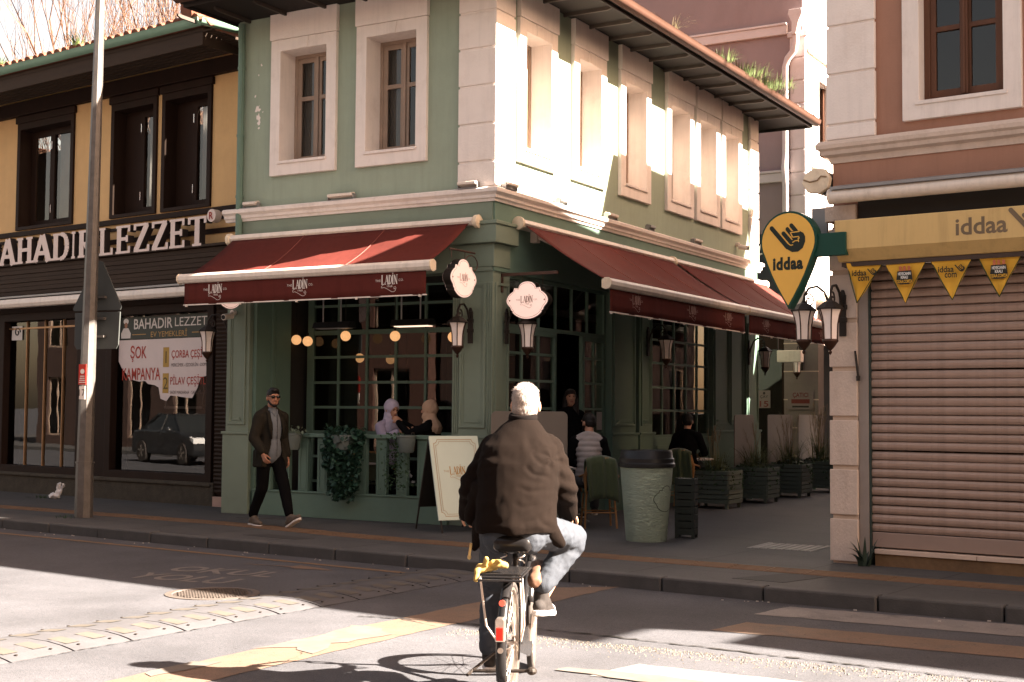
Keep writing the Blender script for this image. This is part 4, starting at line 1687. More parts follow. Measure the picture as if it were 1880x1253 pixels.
# big shop letters
def slab_letter(ch, h, w, th):
    """flat outline strokes with slab serifs -> list of strokes in a box w x h"""
    st, tn, se = w * .27, w * .14, h * .085
    S = []
    def sf(x, z, s=.42):
        S.append((x - w * s / 2, z, x + w * s / 2, z, se))
    b, t = se / 2, h - se / 2
    if ch == 'A':
        S += [(w * .1, 0, w * .47, h, tn * 1.5), (w * .5, h, w * .88, 0, st), (w * .25, h * .33, w * .75, h * .33, tn)]
        sf(w * .08, b)
        sf(w * .9, b)
        S.append((w * .36, t, w * .62, t, se))
    elif ch == 'H':
        S += [(w * .18, 0, w * .18, h, st), (w * .82, 0, w * .82, h, st), (w * .18, h * .52, w * .82, h * .52, tn)]
        for x in (.18, .82):
            sf(w * x, b)
            sf(w * x, t)
    elif ch == 'D':
        S += [(w * .18, 0, w * .18, h, st), (0, b, w * .5, b, se), (0, t, w * .5, t, se)]
        p = bez((w * .5, t), (w * 1.02, h * .98), (w * 1.02, h * .02), (w * .5, b), 12)
        for i in range(12):
            S.append((*p[i], *p[i + 1], tn + (st - tn) * (1 - abs(i - 5.5) / 6)))
    elif ch == 'I':
        S += [(w * .5, 0, w * .5, h, st * 1.0)]
        sf(w * .5, b, .6)
        sf(w * .5, t, .6)
    elif ch in 'RB':
        S += [(w * .18, 0, w * .18, h, st)]
        sf(w * .18, b)
        S.append((0, t, w * .5, t, se))
        p = bez((w * .5, t), (w * .98, h * .98), (w * .98, h * .48), (w * .45, h * .5), 9)
        for i in range(9):
            S.append((*p[i], *p[i + 1], tn + (st - tn) * (1 - abs(i - 4) / 4.5)))
        S.append((w * .2, h * .5, w * .5, h * .5, tn))
        if ch == 'R':
            S.append((w * .45, h * .5, w * .86, 0, st))
            sf(w * .9, b, .3)
        else:
            p = bez((w * .5, h * .5), (w * 1.05, h * .5), (w * 1.05, 0), (w * .5, b), 9)
            for i in range(9):
                S.append((*p[i], *p[i + 1], tn + (st - tn) * (1 - abs(i - 4) / 4.5)))
            S.append((0, b, w * .5, b, se))
    elif ch == 'L':
        S += [(w * .2, 0, w * .2, h, st), (0, b, w * .9, b, se), (w * .88, 0, w * .88, h * .25, tn)]
        sf(w * .2, t)
    elif ch == 'E':
        S += [(w * .2, 0, w * .2, h, st), (0, b, w * .9, b, se), (0, t, w * .88, t, se), (w * .2, h * .52, w * .72, h * .52, tn),
              (w * .87, 0, w * .87, h * .25, tn), (w * .85, h, w * .85, h * .76, tn), (w * .72, h * .4, w * .72, h * .64, tn)]
    elif ch == 'Z':
        S += [(w * .05, t, w * .9, t, se), (w * .82, t, w * .16, b, st), (w * .05, b, w * .95, b, se), (w * .92, 0, w * .92, h * .24, tn), (w * .1, h, w * .1, h * .78, tn)]
    elif ch == 'T':
        S += [(w * .5, 0, w * .5, h, st), (0, t, w, t, se), (w * .05, h, w * .05, h * .76, tn), (w * .95, h, w * .95, h * .76, tn)]
        sf(w * .5, b, .5)
    return S


sg = thing('shop_letters', 'large cream raised shop letters above the brown shop front', 'sign', M=YM)
M_LET = mat('cream letter face', (0.66, 0.54, 0.48), .5, .06, 4, stain=(.5, .38, .33), stain_amt=.4, stain_scale=3)
M_LETS = mat('dark letter side', (0.03, 0.022, 0.02), .6)


def raised_letter(ch, x, z, h, w):
    S = slab_letter(ch, h, w, .04)
    fr, sd = MB(), MB()
    for i, (x0, z0, x1, z1, ww) in enumerate(S):
        d = Vector((x1 - x0, z1 - z0))
        if d.length < 1e-6:
            continue
        d.normalize()
        nx, nz = -d.y * ww / 2, d.x * ww / 2
        q = [(x + x0 + nx, z + z0 + nz), (x + x0 - nx, z + z0 - nz), (x + x1 - nx, z + z1 - nz), (x + x1 + nx, z + z1 + nz)]
        yy = -.26 - i * .0004
        fr.prism(q, yy + .004, yy, 'y')
        sd.prism(q, -.14 + i * .0003, -.254 - i * .0004, 'y')
    o = fr.build('letter', M_LET, sg)
    sd.build('letter_side', M_LETS, o)


# measured along the facade (metres from the green corner, left is negative)
LW = [('B', -7.08, .42), ('A', -6.55, .48), ('H', -6.01, .44), ('A', -5.53, .52), ('D', -4.96, .46), ('I', -4.46, .17), ('R', -4.23, .44),
      ('L', -3.66, .38), ('E', -3.22, .4), ('Z', -2.77, .42), ('Z', -2.31, .42), ('E', -1.86, .39), ('T', -1.41, .42)]
for ch, x, w in LW:
    raised_letter(ch, x, 4.15, .46, w)
rg_ = MB()
rg_.prism(circle(-.87, 4.6, .1, 28), -.262, -.14, 'y')
ro = rg_.build('round_mark', M_LET, sg, bevel=.005)
l = MB()
put_text(l, 'R', -.87, 4.6, .115, -.268, bold=.02)
l.build('mark_letter', mat('dark red print', (.32, .03, .02), .6), ro)

# window sticker: dark header, white offer panel
stt = thing('window_sticker', 'shop window sticker with dark header and white offer panel in red letters', 'window sticker', M=YM)
h = MB()
h.quad((-3.5, .06, 2.76), (-1.2, .06, 2.76), (-1.2, .06, 3.13), (-3.5, .06, 3.13))
hd = h.build('header', mat('dark green print', (.035, .04, .03), .5), stt)
w = MB()  # ragged lower edge follows reflections in the glass, put into the panel's shape
w.add([(a, .062, b) for a, b in [(-3.5, 2.75), (-3.5, 2.4), (-3.4, 2.27), (-3.3, 2.2), (-3.2, 2.08), (-3.12, 2.09), (-2.95, 2.06), (-2.8, 2.07), (-2.72, 2.02), (-2.55, 2.0), (-2.45, 1.96), (-2.4, 1.78), (-2.25, 1.74),
       (-2.15, 1.83), (-1.98, 1.82), (-1.8, 1.8), (-1.62, 1.79), (-1.5, 1.95), (-1.42, 2.12), (-1.2, 2.15), (-1.2, 2.75)]], [tuple(range(21))])
wp = w.build('offer_panel', mat('off white print', (.62, .52, .48), .6, .05, 3), stt)
M_RED = mat('red print', (.33, .035, .02), .6)
M_TXTL = mat('pale lettering', (.62, .56, .5), .6)
l = MB()
put_text(l, 'BAHADIR', -2.62, 3.01, .17, .057, w=.98, bold=.012)
put_text(l, 'LEZZET', -1.68, 3.015, .14, .057, w=.78)
l.build('shop_name', M_TXTL, hd)
l = MB()
put_text(l, 'EV YEMEKLERİ', -2.22, 2.845, .12, .057, w=.9)
l.box(-3.15, -2.8, .056, .058, 2.83, 2.842)
l.box(-1.65, -1.3, .056, .058, 2.83, 2.842)
l.build('tagline', mat('gold print', (.42, .24, .07), .5), hd)
l = MB()                                                     # small cook drawn beside the name
l.add([(a - 3.32, .0575, b + 2.78) for a, b in [(-.12, 0), (.12, 0), (.13, .08), (.06, .17), (-.06, .17), (-.13, .08)]], [tuple(range(6))])
l.add([(a, .0572, b) for a, b in circle(-3.32, 3.06, .05, 10, .07)], [tuple(range(10))])
l.build('cook_jacket', M_TXTL, hd)
l = MB()
l.add([(a, .0568, b) for a, b in circle(-3.32, 2.995, .05, 10, .04)], [tuple(range(10))])
l.build('cook_face', mat('skin print', (.3, .15, .09), .6), hd)
l = MB()
put_text(l, 'ŞOK', -2.98, 2.52, .27, .058, w=.42, bold=.012)
l.build('offer_text', M_RED, wp)
l = MB()
put_text(l, 'KAMPANYA', -2.9, 2.185, .2, .0575, w=.98, bold=.012)
l.build('offer_text', M_RED, wp)
l = MB()
put_text(l, 'ÇORBA ÇEŞİTLERİ', -2.14, 2.5, .2, .058, w=1.08, align='l', bold=.008)
l.build('offer_text', M_RED, wp)
l = MB()
put_text(l, 'PİLAV ÇEŞİTLERİ', -2.16, 2.07, .2, .058, w=1.06, align='l', bold=.008)
l.build('offer_text', M_RED, wp)
l = MB()
put_text(l, 'MERCİMEK - EZOGELİN - DOMATES', -2.14, 2.33, .07, .058, w=.98, align='l')
l.build('small_text', mat('grey print', (.09, .06, .05), .6), wp)
l = MB()
put_text(l, 'SADE MAKARNA - SADE PİLAV', -2.16, 1.89, .07, .058, w=.86, align='l')
l.build('small_text', mat('grey print', (.09, .06, .05), .6), wp)
for z, d in ((2.45, '1'), (2.03, '2')):
    b = MB()
    b.quad((-2.35, .059, z - .16), (-2.2, .059, z - .16), (-2.2, .059, z + .16), (-2.35, .059, z + .16))
    bo = b.build('number_box', mat('mustard print', (.4, .24, .05), .6), wp)
    l = MB()
    put_text(l, d, -2.275, z, .19, .0575)
    l.build('number', mat('olive print', (.1, .07, .02), .6), bo)
# white card in the first shop window
cd = thing('window_card', 'small white card with black curl in the left shop window', 'card', M=YM)
c = MB()
c.quad((-6.6, .06, 2.83), (-6.28, .06, 2.83), (-6.28, .06, 3.08), (-6.6, .06, 3.08))
co = c.build('card', mat('white card', (.6, .55, .5), .6), cd)
c = MB()
sp = [(-6.42 + .09 * (1 - i / 20) * cos(i * .5), .056, 2.97 + .09 * (1 - i / 20) * sin(i * .5)) for i in range(16)]
c.tube(sp, .012, 5)
c.build('curl', M_BLACK, co)

# ------------------------------------------------------------------ right building (brown, with roller shutter)
RM = T(4.93, -1.54, 0) @ RZ(-6.6)
RB = thing('shutter_building', 'brown rendered building with cream stone pillar and closed roller shutter', 'building', M=RM)
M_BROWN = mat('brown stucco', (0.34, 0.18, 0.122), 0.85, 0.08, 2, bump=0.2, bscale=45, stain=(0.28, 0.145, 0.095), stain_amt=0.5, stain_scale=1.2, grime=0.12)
M_STONE = mat('cream pitted stone', (0.56, 0.45, 0.37), 0.85, 0.1, 6, bump=0.7, bscale=55, stretch=(1, 1, .6), stain=(0.36, 0.26, 0.2), stain_amt=0.5, stain_scale=4)
M_STONE2 = mat('cream stone joint', (0.5, 0.38, 0.29), 0.85, 0.1, 6, bump=0.3)
M_SHUT = mat('beige steel slat', (0.36, 0.255, 0.2), 0.42, 0.08, 3, metal=0.25, stain=(0.2, 0.13, 0.1), stain_amt=0.35, stain_scale=2.5, stretch=(1, 1, 6), grime=0.3)
M_WOOD = mat('weathered brown window wood', (0.11, 0.048, 0.026), 0.6, 0.35, 6, bump=0.3, bscale=40, stretch=(1, 1, .15))
RH = 8.05
mb = MB()
mb.grid(0.03, 10.5, 3.5, RH, [(.93, 1.76, 4.68, 6.3), (3.6, 4.43, 4.68, 6.3), (6.3, 7.13, 4.68, 6.3)], 0, .3)
mb.build('front_wall', M_BROWN, RB)
mb = MB()
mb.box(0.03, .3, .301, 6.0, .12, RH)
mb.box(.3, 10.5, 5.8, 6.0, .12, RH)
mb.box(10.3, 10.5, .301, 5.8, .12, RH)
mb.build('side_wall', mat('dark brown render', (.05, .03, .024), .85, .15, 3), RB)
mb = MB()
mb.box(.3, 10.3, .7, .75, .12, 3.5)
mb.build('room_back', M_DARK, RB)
# pillar of stone blocks with recessed joints
zs = [.12, .585, 1.08, 1.575, 2.07, 2.56, 3.05, 3.52]
mb = MB()
mb.box(.012, .275, .012, .5, .12, 3.52)
pil = mb.build('pillar', M_STONE2, RB)
for z0, z1 in zip(zs, zs[1:]):
    b = MB()
    b.box(-.015, .28, -.012, .52, z0 + .022, z1 - .022)
    b.build('stone_block', M_STONE, pil, bevel=.008)
b = MB()
b.box(-.04, .29, -.05, .3, 3.57, 3.73)
b.build('capital', M_STONE, pil, bevel=.008)
b = MB()
b.box(-.23, -.06, .06, .1, 3.35, 3.74)
b.build('grey_plate', M_GREY, pil)
# shutter
b = MB()
b.box(.283, .385, .02, .1, .12, 3.2)
b.build('shutter_guide', mat('grey guide rail', (.27, .23, .2), .5, .1, 4, metal=.2), RB, bevel=.004)
b = MB()
b.box(.386, .4, .03, .2, .12, 3.2)
b.build('guide_seal', mat('dark green seal', (.03, .045, .04), .6), RB)
shu = thing('roller_shutter', 'closed beige roller shutter with horizontal ribbed slats under the yellow sign band', 'shutter', M=RM)
sl = MB()
p = .0895
pr = [(.09, 0), (.068, .006), (.06, p * .35), (.06, p * .62), (.07, p * .86), (.095, p * .97), (.11, p * .97), (.11, 0)]
sl.prism(pr, .402, 4.6, 'x')
slm = sl.mesh('slat')
z = .45
rs = random.Random(6)
while z < 3.15:
    o = link('slat', slm, M_SHUT, shu, T(0, rs.uniform(-.005, .005), z + rs.uniform(-.002, .002)) @ RX(rs.uniform(-3, 3)) @ RZ(rs.uniform(-.06, .06)))
    z += p
b = MB()
b.box(.402, 4.6, .055, .1, .3, .447)
b.build('bottom_rail', mat('beige bottom rail', (.3, .22, .18), .45, .08, 3, metal=.2), shu, bevel=.006)
b = MB()
b.box(.45, 1.45, -.01, .2, .24, .285)
b.box(1.455, 4.6, -.01, .2, .24, .285)
b.build('threshold', mat('cream marble', (.55, .42, .33), .5, .1, 6), RB, bevel=.004)
b = MB()
b.box(.45, 4.6, .01, .2, .1, .24)
b.build('doorstep', mat('stained brown stone', (.17, .1, .05), .85, .3, 5, bump=.4, stain=(.08, .05, .03), stain_amt=.7), RB)
b = MB()
b.box(4.6, 10.5, 0, .3, .12, 3.5)
b.build('lower_wall', M_STONE, RB)
# cornice, quoins
C2 = 4.26
cornice('cornice', [(.03, 4.5), (.03, 0), (10.5, 0)], [(-.02, C2 - .09), (.02, C2 - .09), (.03, C2 - .03), (.09, C2 - .01), (.1, C2 + .03), (.13, C2 + .05), (.135, C2 + .09), (.11, C2 + .13), (-.02, C2 + .13)], M_STONE, RB)
qz = [4.395, 4.56, 5.08, 5.58, 6.1, 6.62, 7.12, RH]
for z0, z1 in zip(qz, qz[1:]):
    b = MB()
    b.prism([(-.02, -.05), (.5, -.05), (.5, -.001), (.029, -.001), (.029, .45), (-.02, .45)], z0 + .012, z1 - .012, 'z')
    b.build('quoin_block', M_TRIM, RB, bevel=.01)
b = MB()
b.prism([(0.0, -.03), (.485, -.03), (.485, -.001), (.028, -.001), (.028, .44), (0.0, .44)], 4.395, RH - .002, 'z')
b.build('quoin_backing', M_TRIM, RB)
for a in (.78, 3.45, 6.15):
    bb = a + 1.15
    mb = MB()
    mb.grid(a, bb, 4.51, 6.5, [(a + .17, bb - .17, 4.69, 6.25)], -.05, .14)
    mb.build('window_surround', M_TRIMS, RB, bevel=.006)
    mb = MB()
    mb.box(a + .13, bb - .13, -.065, .12, 4.655, 4.694)
    mb.build('window_sill', M_TRIMS, RB, bevel=.005)
    mb = MB()
    x0, x1, c = a + .17, bb - .17, a + .575
    mb.grid(x0, x1, 4.69, 6.25, [(x0 + .06, x1 - .06, 4.74, 6.19)], .1, .2)
    mb.box(c - .035, c + .035, .075, .1, 4.74, 6.19)
    mb.box(c - .012, c + .012, .06, .075, 4.74, 6.19)
    w = mb.build('window', M_WOOD, RB, bevel=.006)
    for xa, xb in ((x0 + .06, c), (c, x1 - .06)):
        s = MB()
        zt = 5.42
        s.grid(xa, xb, 4.74, 6.19, [(xa + .055, xb - .055, 4.81, zt - .025), (xa + .055, xb - .055, zt + .025, 6.13)], .115, .17)
        s.build('sash', M_WOOD, w, bevel=.005)
        q = MB()
        q.quad((xa + .05, .14, 4.8), (xb - .05, .14, 4.8), (xb - .05, .14, 6.14), (xa + .05, .14, 6.14))
        q.build('pane', M_GLASS, w)
    r = MB()
    r.box(x0 - .2, x1 + .2, .6, .65, 4.5, 6.5)
    r.build('room_back', M_DARK, w)
# flat dark strip painting the recess shade above the band
b = MB()
b.box(.3, 10, -.012, -.002, 3.53, 3.76)
b.build('recess_shade_strip', M_DARK, RB)
# roof
rf = MB()
rf.add([(-.45, -.6, RH), (11, -.6, RH), (11, 6.5, RH), (-.45, 6.5, RH), (3, 3, RH + .35), (7.5, 3, RH + .35)], [(0, 1, 5, 4), (1, 2, 5), (2, 3, 4, 5), (3, 0, 4), (3, 2, 1, 0)])
rf.build('roof', M_TILE, RB)

# rolled awnings of the right building
def roller(label, M, x0, x1, y, z, r):
    t = thing('awning_roller', label, 'awning', M=M)
    b = MB()
    pts = [(y + r * 1.0 * cos(a), z + r * .85 * sin(a)) for a in [i * pi / 9 for i in range(18)]]
    b.prism(pts, x0, x1, 'x')
    b.build('roller', M_ALU, t, smooth=True)
    h = MB()
    h.prism([(0, z + r + .02), (y - r - .01, z + r - .03), (y - r - .01, z + r - .0), (0, z + r + .06)], x0 + .02, x1, 'x')
    h.build('hood', M_GREY, t)
    c = MB()
    c.prism([(y + r * 1.1 * cos(a), z + r * .95 * sin(a)) for a in [i * pi / 9 for i in range(18)]], x0 - .02, x0, 'x')
    c.build('end_cap', M_ALU, t, bevel=.006)
    return t


roller('rolled cream awning tube above the yellow sign band', RM, .1, 9.5, -.2, 3.8, .085)
t = thing('awning_roller', 'end of a rolled awning jutting round the corner above the stone pillar', 'awning', M=RM)
b = MB()
b.prism([(-.26, 3.98), (-.2, 3.9), (-.08, 3.88), (.0, 3.93), (.02, 4.02), (-.03, 4.1), (-.14, 4.12), (-.23, 4.07)], -.02, 4.2, 'y')
b.build('cassette', mat('brown grey cassette', (.1, .085, .07), .5), t, bevel=.01)
b = MB()
b.prism([(-.275, 3.985), (-.21, 3.885), (-.08, 3.865), (.015, 3.92), (.035, 4.02), (-.02, 4.115), (-.14, 4.135), (-.245, 4.08)], -.09, -.021, 'y')
b.build('end_cap', M_CREAMCAP, t, bevel=.012)
b = MB()
b.tube([(-.25, -.093, 4.02), (-.18, -.094, 3.99), (-.1, -.094, 4.0), (-.06, -.094, 4.04), (-.0, -.094, 4.03)], .008, 5)
b.build('cap_groove', mat('groove brown', (.25, .17, .1), .7), t)

# yellow sign band
bd = thing('sign_band', 'long faded yellow box sign with dark hand emblem above the shutter', 'sign', M=RM)
M_BAND = mat('faded yellow panel', (.58, .4, .165), .45, .06, 1.5, stain=(.42, .28, .12), stain_amt=.6, stain_scale=1.2, grime=.2)
b = MB()
b.prism([(-.02, 3.15), (-.2, 3.13), (-.3, 3.25), (-.3, 3.54), (-.02, 3.56)], .17, 8, 'x')
bo = b.build('case', M_BAND, bd, bevel=.01)
b = MB()
b.box(.2, 8, -.19, -.02, 3.085, 3.128)
b.build('lower_lip', mat('dark brown lip', (.06, .04, .03), .6), bd)


def hand_emblem(mb, mg, cx, cz, s, y):
    """closed hand with raised little finger, s = overall size; mg receives the gap lines"""
    P = lambda a, b: (cx + a * s, cz + b * s)
    def thick(a, b, w, m=mb, yy=y):
        (x0, z0), (x1, z1) = P(*a), P(*b)
        d = Vector((x1 - x0, z1 - z0)).normalized()
        n = Vector((-d.y, d.x)) * w * s / 2
        pts = []
        a0 = atan2(n.y, n.x)
        for i in range(7):
            pts.append((x0 + cos(a0 + pi * i / 6) * w * s / 2, z0 + sin(a0 + pi * i / 6) * w * s / 2))
        for i in range(7):
            pts.append((x1 + cos(a0 + pi + pi * i / 6) * w * s / 2, z1 + sin(a0 + pi + pi * i / 6) * w * s / 2))
        m.prism(pts, yy, yy - .0012, 'y')
    thick((-.5, .31), (-.03, -.24), .125, mb, y)
    palm = [P(-.1, -.21), P(-.02, -.31), P(.1, -.385), P(.28, -.385), P(.42, -.29), P(.49, -.12), P(.49, .02), P(.44, .12), P(.32, .185), P(.09, .185), P(.06, .1), P(.1, .02), P(.05, -.1)]
    mb.prism(palm, y - .0004, y - .0022, 'y')
    thick((-.15, .145), (.085, -.13), .115, mb, y - .0006)
    thick((-.03, .255), (.1, .1), .115, mb, y - .0009)
    thick((.085, .35), (.22, .19), .115, mb, y - .0012)
    for a, b in (((-.22, .11), (.0, -.15)), ((.0, -.15), (.07, -.2)), ((.07, -.2), (.13, -.19)), ((-.09, .2), (.11, -.04)), ((.02, .3), (.1, .2)), ((.06, .15), (.32, .165)), ((.06, .15), (.13, .02)), ((.13, .02), (.3, .03)), ((.3, .03), (.32, -.02)), ((.29, -.02), (.3, -.11)), ((.13, -.12), (.2, -.08)), ((.2, -.08), (.27, -.08))):
        thick(a, b, .028, mg, y - .0035)


M_EMB = mat('faded brown emblem', (.16, .115, .07), .6)
l = MB()
g = MB()
put_text(l, 'iddaa', 1.62, 3.385, .165, -.302, w=.48, bold=.02)
hand_emblem(l, g, 2.06, 3.4, .34, -.3025)
l.build('lettering', M_EMB, bo)
g.build('emblem_gap', M_BAND, bo)

# pin shaped sign on a green arm
pn = thing('pin_sign', 'yellow map-pin shaped sign with green rim and black hand emblem', 'sign', M=RM @ T(-.3, -.36, 3.36))
def pin_outline(r, tip, n=22):
    a0 = math.asin(min(.99, r / (tip + .0))) if False else radians(28)
    pts = [(0, -tip)]
    pts += [(r * cos(a), r * sin(a)) for a in [-a0 + (pi + 2 * a0) * i / n for i in range(n + 1)]]
    out = []
    # slightly bulged flanks
    p0, p1 = pts[-1], pts[0]
    for i in range(1, 5):
        t = i / 5
        out.append((p0[0] + (p1[0] - p0[0]) * t - .02 * sin(pi * t), p0[1] + (p1[1] - p0[1]) * t))
    p0, p1 = pts[0], pts[1]
    inn = []
    for i in range(1, 5):
        t = i / 5
        inn.append((p0[0] + (p1[0] - p0[0]) * t + .02 * sin(pi * t), p0[1] + (p1[1] - p0[1]) * t))
    return [pts[0]] + inn + pts[1:] + out


M_PG = mat('dark green sign metal', (.008, .052, .036), .4, .05, 4)
b = MB()
b.prism(pin_outline(.31, .69), 0, .14, 'y')
b.build('case', M_PG, pn, bevel=.008)
b = MB()
b.prism(pin_outline(.287, .65), -.004, 0.0, 'y')
pf = b.build('face', mat('signal yellow panel', (.75, .43, .085), .45, .04, 3), pn)
l, g = MB(), MB()
hand_emblem(l, g, .007, .03, .37, -.005)
put_text(l, 'iddaa', 0.0, -.225, .135, -.0055, w=.33, bold=.05, spacing=1.1)
l.build('emblem', mat('dark green black print', (.015, .022, .016), .5), pf)
g.build('emblem_gap', MATS['signal yellow panel'], pf)
b = MB()
b.box(.2, .6, .03, .11, -.17, .06)
b.build('arm', M_PG, pn, bevel=.006)

# pennants on a string
M_PEN = mat('yellow pennant cloth', (.66, .36, .04), .75, .08, 6)
M_PENE = mat('green pennant edge', (.05, .06, .02), .7)
M_PTX = mat('black print', (.02, .02, .015), .6)
flags = [(.25, 3.12, .61, 3.09, .35, 2.72, 0), (.65, 3.08, 1.04, 3.085, .845, 2.70, 1), (1.1, 3.085, 1.49, 3.1, 1.3, 2.71, 0), (1.55, 3.09, 1.94, 3.09, 1.74, 2.72, 1),
         (2.0, 3.09, 2.39, 3.09, 2.2, 2.71, 0), (2.45, 3.09, 2.84, 3.09, 2.65, 2.71, 1)]
b = MB()
pts = [(.2, -.16, 3.14)]
for f in flags:
    pts += [(f[0], -.16, f[1]), (f[2], -.16, f[3])]
b.tube(pts, .006, 5)
tag(b.build('pennant_string', M_PRINT, None, M=RM), 'white cord strung under the yellow band holding the pennants', 'string')
plabs = ['yellow pennant with folded corner, beside the stone pillar', 'pennant with white slogan, second from the stone pillar', 'plain lettered pennant with a centre crease, third from the pillar',
         'pennant with white slogan, at the right edge of the shutter', 'yellow lettered pennant beyond the right edge', 'slogan pennant beyond the right edge']
for i, f in enumerate(flags[:4]):
    xa, za, xb, zb, xt, zt, kind = f
    t = thing('pennant', plabs[i], 'pennant', M=RM, group='yellow pennants on a string')
    m = MB()
    n = 10
    vs_, fs_ = [], []
    for j in range(n + 1):
        v = j / n
        for k in range(n + 1):
            u = k / n
            px_ = (xa + (xb - xa) * u) * (1 - v) + xt * v
            pz_ = (za + (zb - za) * u) * (1 - v) + zt * v
            py_ = -.165 - .02 * sin(u * 6 + i) * (1 - v) * v * 2 - .012 * sin(v * 7 + i)
            if i == 0 and u < .15 and v < .2:
                py_ -= .03
            vs_.append((px_, py_, pz_))
    for j in range(n):
        for k in range(n):
            a = j * (n + 1) + k
            fs_.append((a, a + n + 1, a + n + 2, a + 1))
    m.add(vs_, fs_)
    po = m.build('cloth', M_PEN, t, smooth='all')
    e = MB()
    e.tube([(xa, -.166, za), ((xa + xt) / 2, -.19, (za + zt) / 2), (xt, -.17, zt)], .006, 5)
    e.tube([(xb, -.166, zb), ((xb + xt) / 2, -.19, (zb + zt) / 2), (xt, -.17, zt)], .0045, 5)
    e.build('edging', M_PENE, t)
    l, g, w = MB(), MB(), MB()
    cx_, ct = (xa + xb) / 2, (za + zb) / 2
    if kind == 0:
        put_text(l, 'iddaa', cx_ - .045, ct - .09, .06, -.2, w=.15, bold=.02)
        put_text(l, 'com', cx_ + .0, ct - .15, .045, -.2, w=.115, bold=.02)
        hand_emblem(l, g, cx_ + .09, ct - .085, .09, -.2)
        l.build('lettering', M_PTX, po)
        g.build('emblem_gap', M_PEN, po)
    else:
        for k, (xx, hh) in enumerate(((-.04, .05), (0, .07), (.045, .055))):   # small figures above the slogan
            w.prism(circle(cx_ + xx, ct - .04, .016, 8), -.199, -.2005, 'y')
            w.prism([(cx_ + xx - .022, ct - .1), (cx_ + xx + .022, ct - .1), (cx_ + xx + .012, ct - .05), (cx_ + xx - .012, ct - .05)], -.199, -.2, 'y')
        w.build('figures', mat('orange brown print', (.45, .14, .06), .6), po)
        w = MB()
        w.add([(cx_ + a, -.2006, ct + b) for a, b in ((-.07, -.075), (.07, -.07), (.085, -.185), (.04, -.205), (-.04, -.205), (-.085, -.19))], [tuple(range(6))])
        w.build('badge', M_PTX, po)
        w = MB()
        put_text(w, 'HEYECANIN', cx_, ct - .1, .03, -.202, w=.125, bold=.03)
        put_text(w, 'KRALI', cx_, ct - .135, .028, -.202, w=.07, bold=.03)
        w.build('slogan', mat('white print', (.7, .68, .62), .6), po)
        w = MB()
        put_text(w, "IDDAA.COM'DA", cx_, ct - .175, .034, -.202, w=.165, bold=.02)
        w.build('web_name', M_PEN, po)

lant('foremost lantern on the stone pillar, right of the pin sign', RM @ T(.14, -.012, 2.62))
lant('lantern on the side face of the stone pillar, half behind the pin sign', RM @ T(-.02, .12, 2.65) @ RZ(-90))
b = MB()
b.tube([(.27, -.03, 2.25), (.3, -.03, 1.99)], .012, 6)
b.tube([(.3, -.03, 2.0), (.3, -.03, 1.95)], .022, 8)
tag(b.build('shutter_crank', M_IRON, None, M=RM), 'thin black crank lever hanging on the shutter guide rail', 'crank')

# ------------------------------------------------------------------ taller house farther up the side street (right side)
TH = thing('tall_house', 'tall plastered house further up the side street on the right', 'building', (5.9, 5.4, 0), rz=-1)
mb = MB()
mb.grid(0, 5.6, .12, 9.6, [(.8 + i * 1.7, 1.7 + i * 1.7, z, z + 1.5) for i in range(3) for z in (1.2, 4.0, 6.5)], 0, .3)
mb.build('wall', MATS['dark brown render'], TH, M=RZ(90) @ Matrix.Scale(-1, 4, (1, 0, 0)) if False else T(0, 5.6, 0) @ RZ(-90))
mb = MB()
mb.box(.3, 6, 0, .3, .12, 9.6)
mb.box(.3, 6, 5.3, 5.6, .12, 9.6)
mb.box(5.7, 6, .3, 5.3, .12, 9.6)
mb.build('wall', M_BROWN, TH)
mb = MB()
mb.add([(-.4, -.3, 9.6), (6.4, -.3, 9.6), (6.4, 5.9, 9.6), (-.4, 5.9, 9.6), (3, 2.8, 10.0)], [(0, 1, 4), (1, 2, 4), (2, 3, 4), (3, 0, 4), (3, 2, 1, 0)])
mb.build('roof', M_TILE, TH)
for i in range(3):
    for z in (1.2, 4.0, 6.5):
        w = MB()
        w.grid(.8 + i * 1.7, 1.7 + i * 1.7, z, z + 1.5, [(.88 + i * 1.7, 1.22 + i * 1.7, z + .08, z + 1.42), (1.28 + i * 1.7, 1.62 + i * 1.7, z + .08, z + 1.42)], .12, .2)
        wo = w.build('window', M_WOOD, TH, M=T(0, 5.6, 0) @ RZ(-90))
        w = MB()
        w.quad((.85 + i * 1.7, .16, z + .05), (1.65 + i * 1.7, .16, z + .05), (1.65 + i * 1.7, .16, z + 1.45), (.85 + i * 1.7, .16, z + 1.45))
        w.build('pane', M_GLASS, wo)

# ------------------------------------------------------------------ pink building behind, across the end of the cafe
PK = thing('pink_building', 'tall dusty pink building with stone-joint corner pilaster and white downpipe behind the cafe', 'building', (0, 13, 0))
M_PINK = mat('dusty pink stucco', (0.235, 0.178, 0.178), 0.85, 0.08, 1.6, bump=0.15, bscale=40, stain=(0.19, 0.13, 0.125), stain_amt=0.5, stain_scale=1.0, stretch=(1, 1, .4))
M_PTRIM = mat('pale pink grey trim', (0.5, 0.44, 0.43), 0.85, 0.07, 3, bump=0.25, bscale=45, stain=(0.42, 0.33, 0.3), stain_amt=0.5, stain_scale=2)
mb = MB()
mb.grid(-9, -.02, 3.6, 12.5, [(-4.6, -3.5, 7.6, 9.3), (-7.6, -6.5, 7.6, 9.3)], 0, .3)
mb.build('front_wall', M_PINK, PK)
mb = MB()
mb.grid(0.302, 9, 3.6, 12.5, [(.9, 1.9, 7.3, 9.0), (3.4, 4.4, 7.3, 9.0), (5.9, 6.9, 7.3, 9.0)], 0.02, .3)
mb.build('side_wall', M_TRIM, PK, M=RF)
mb = MB()
mb.box(-9, -8.7, .31, 9, .12, 12.5)
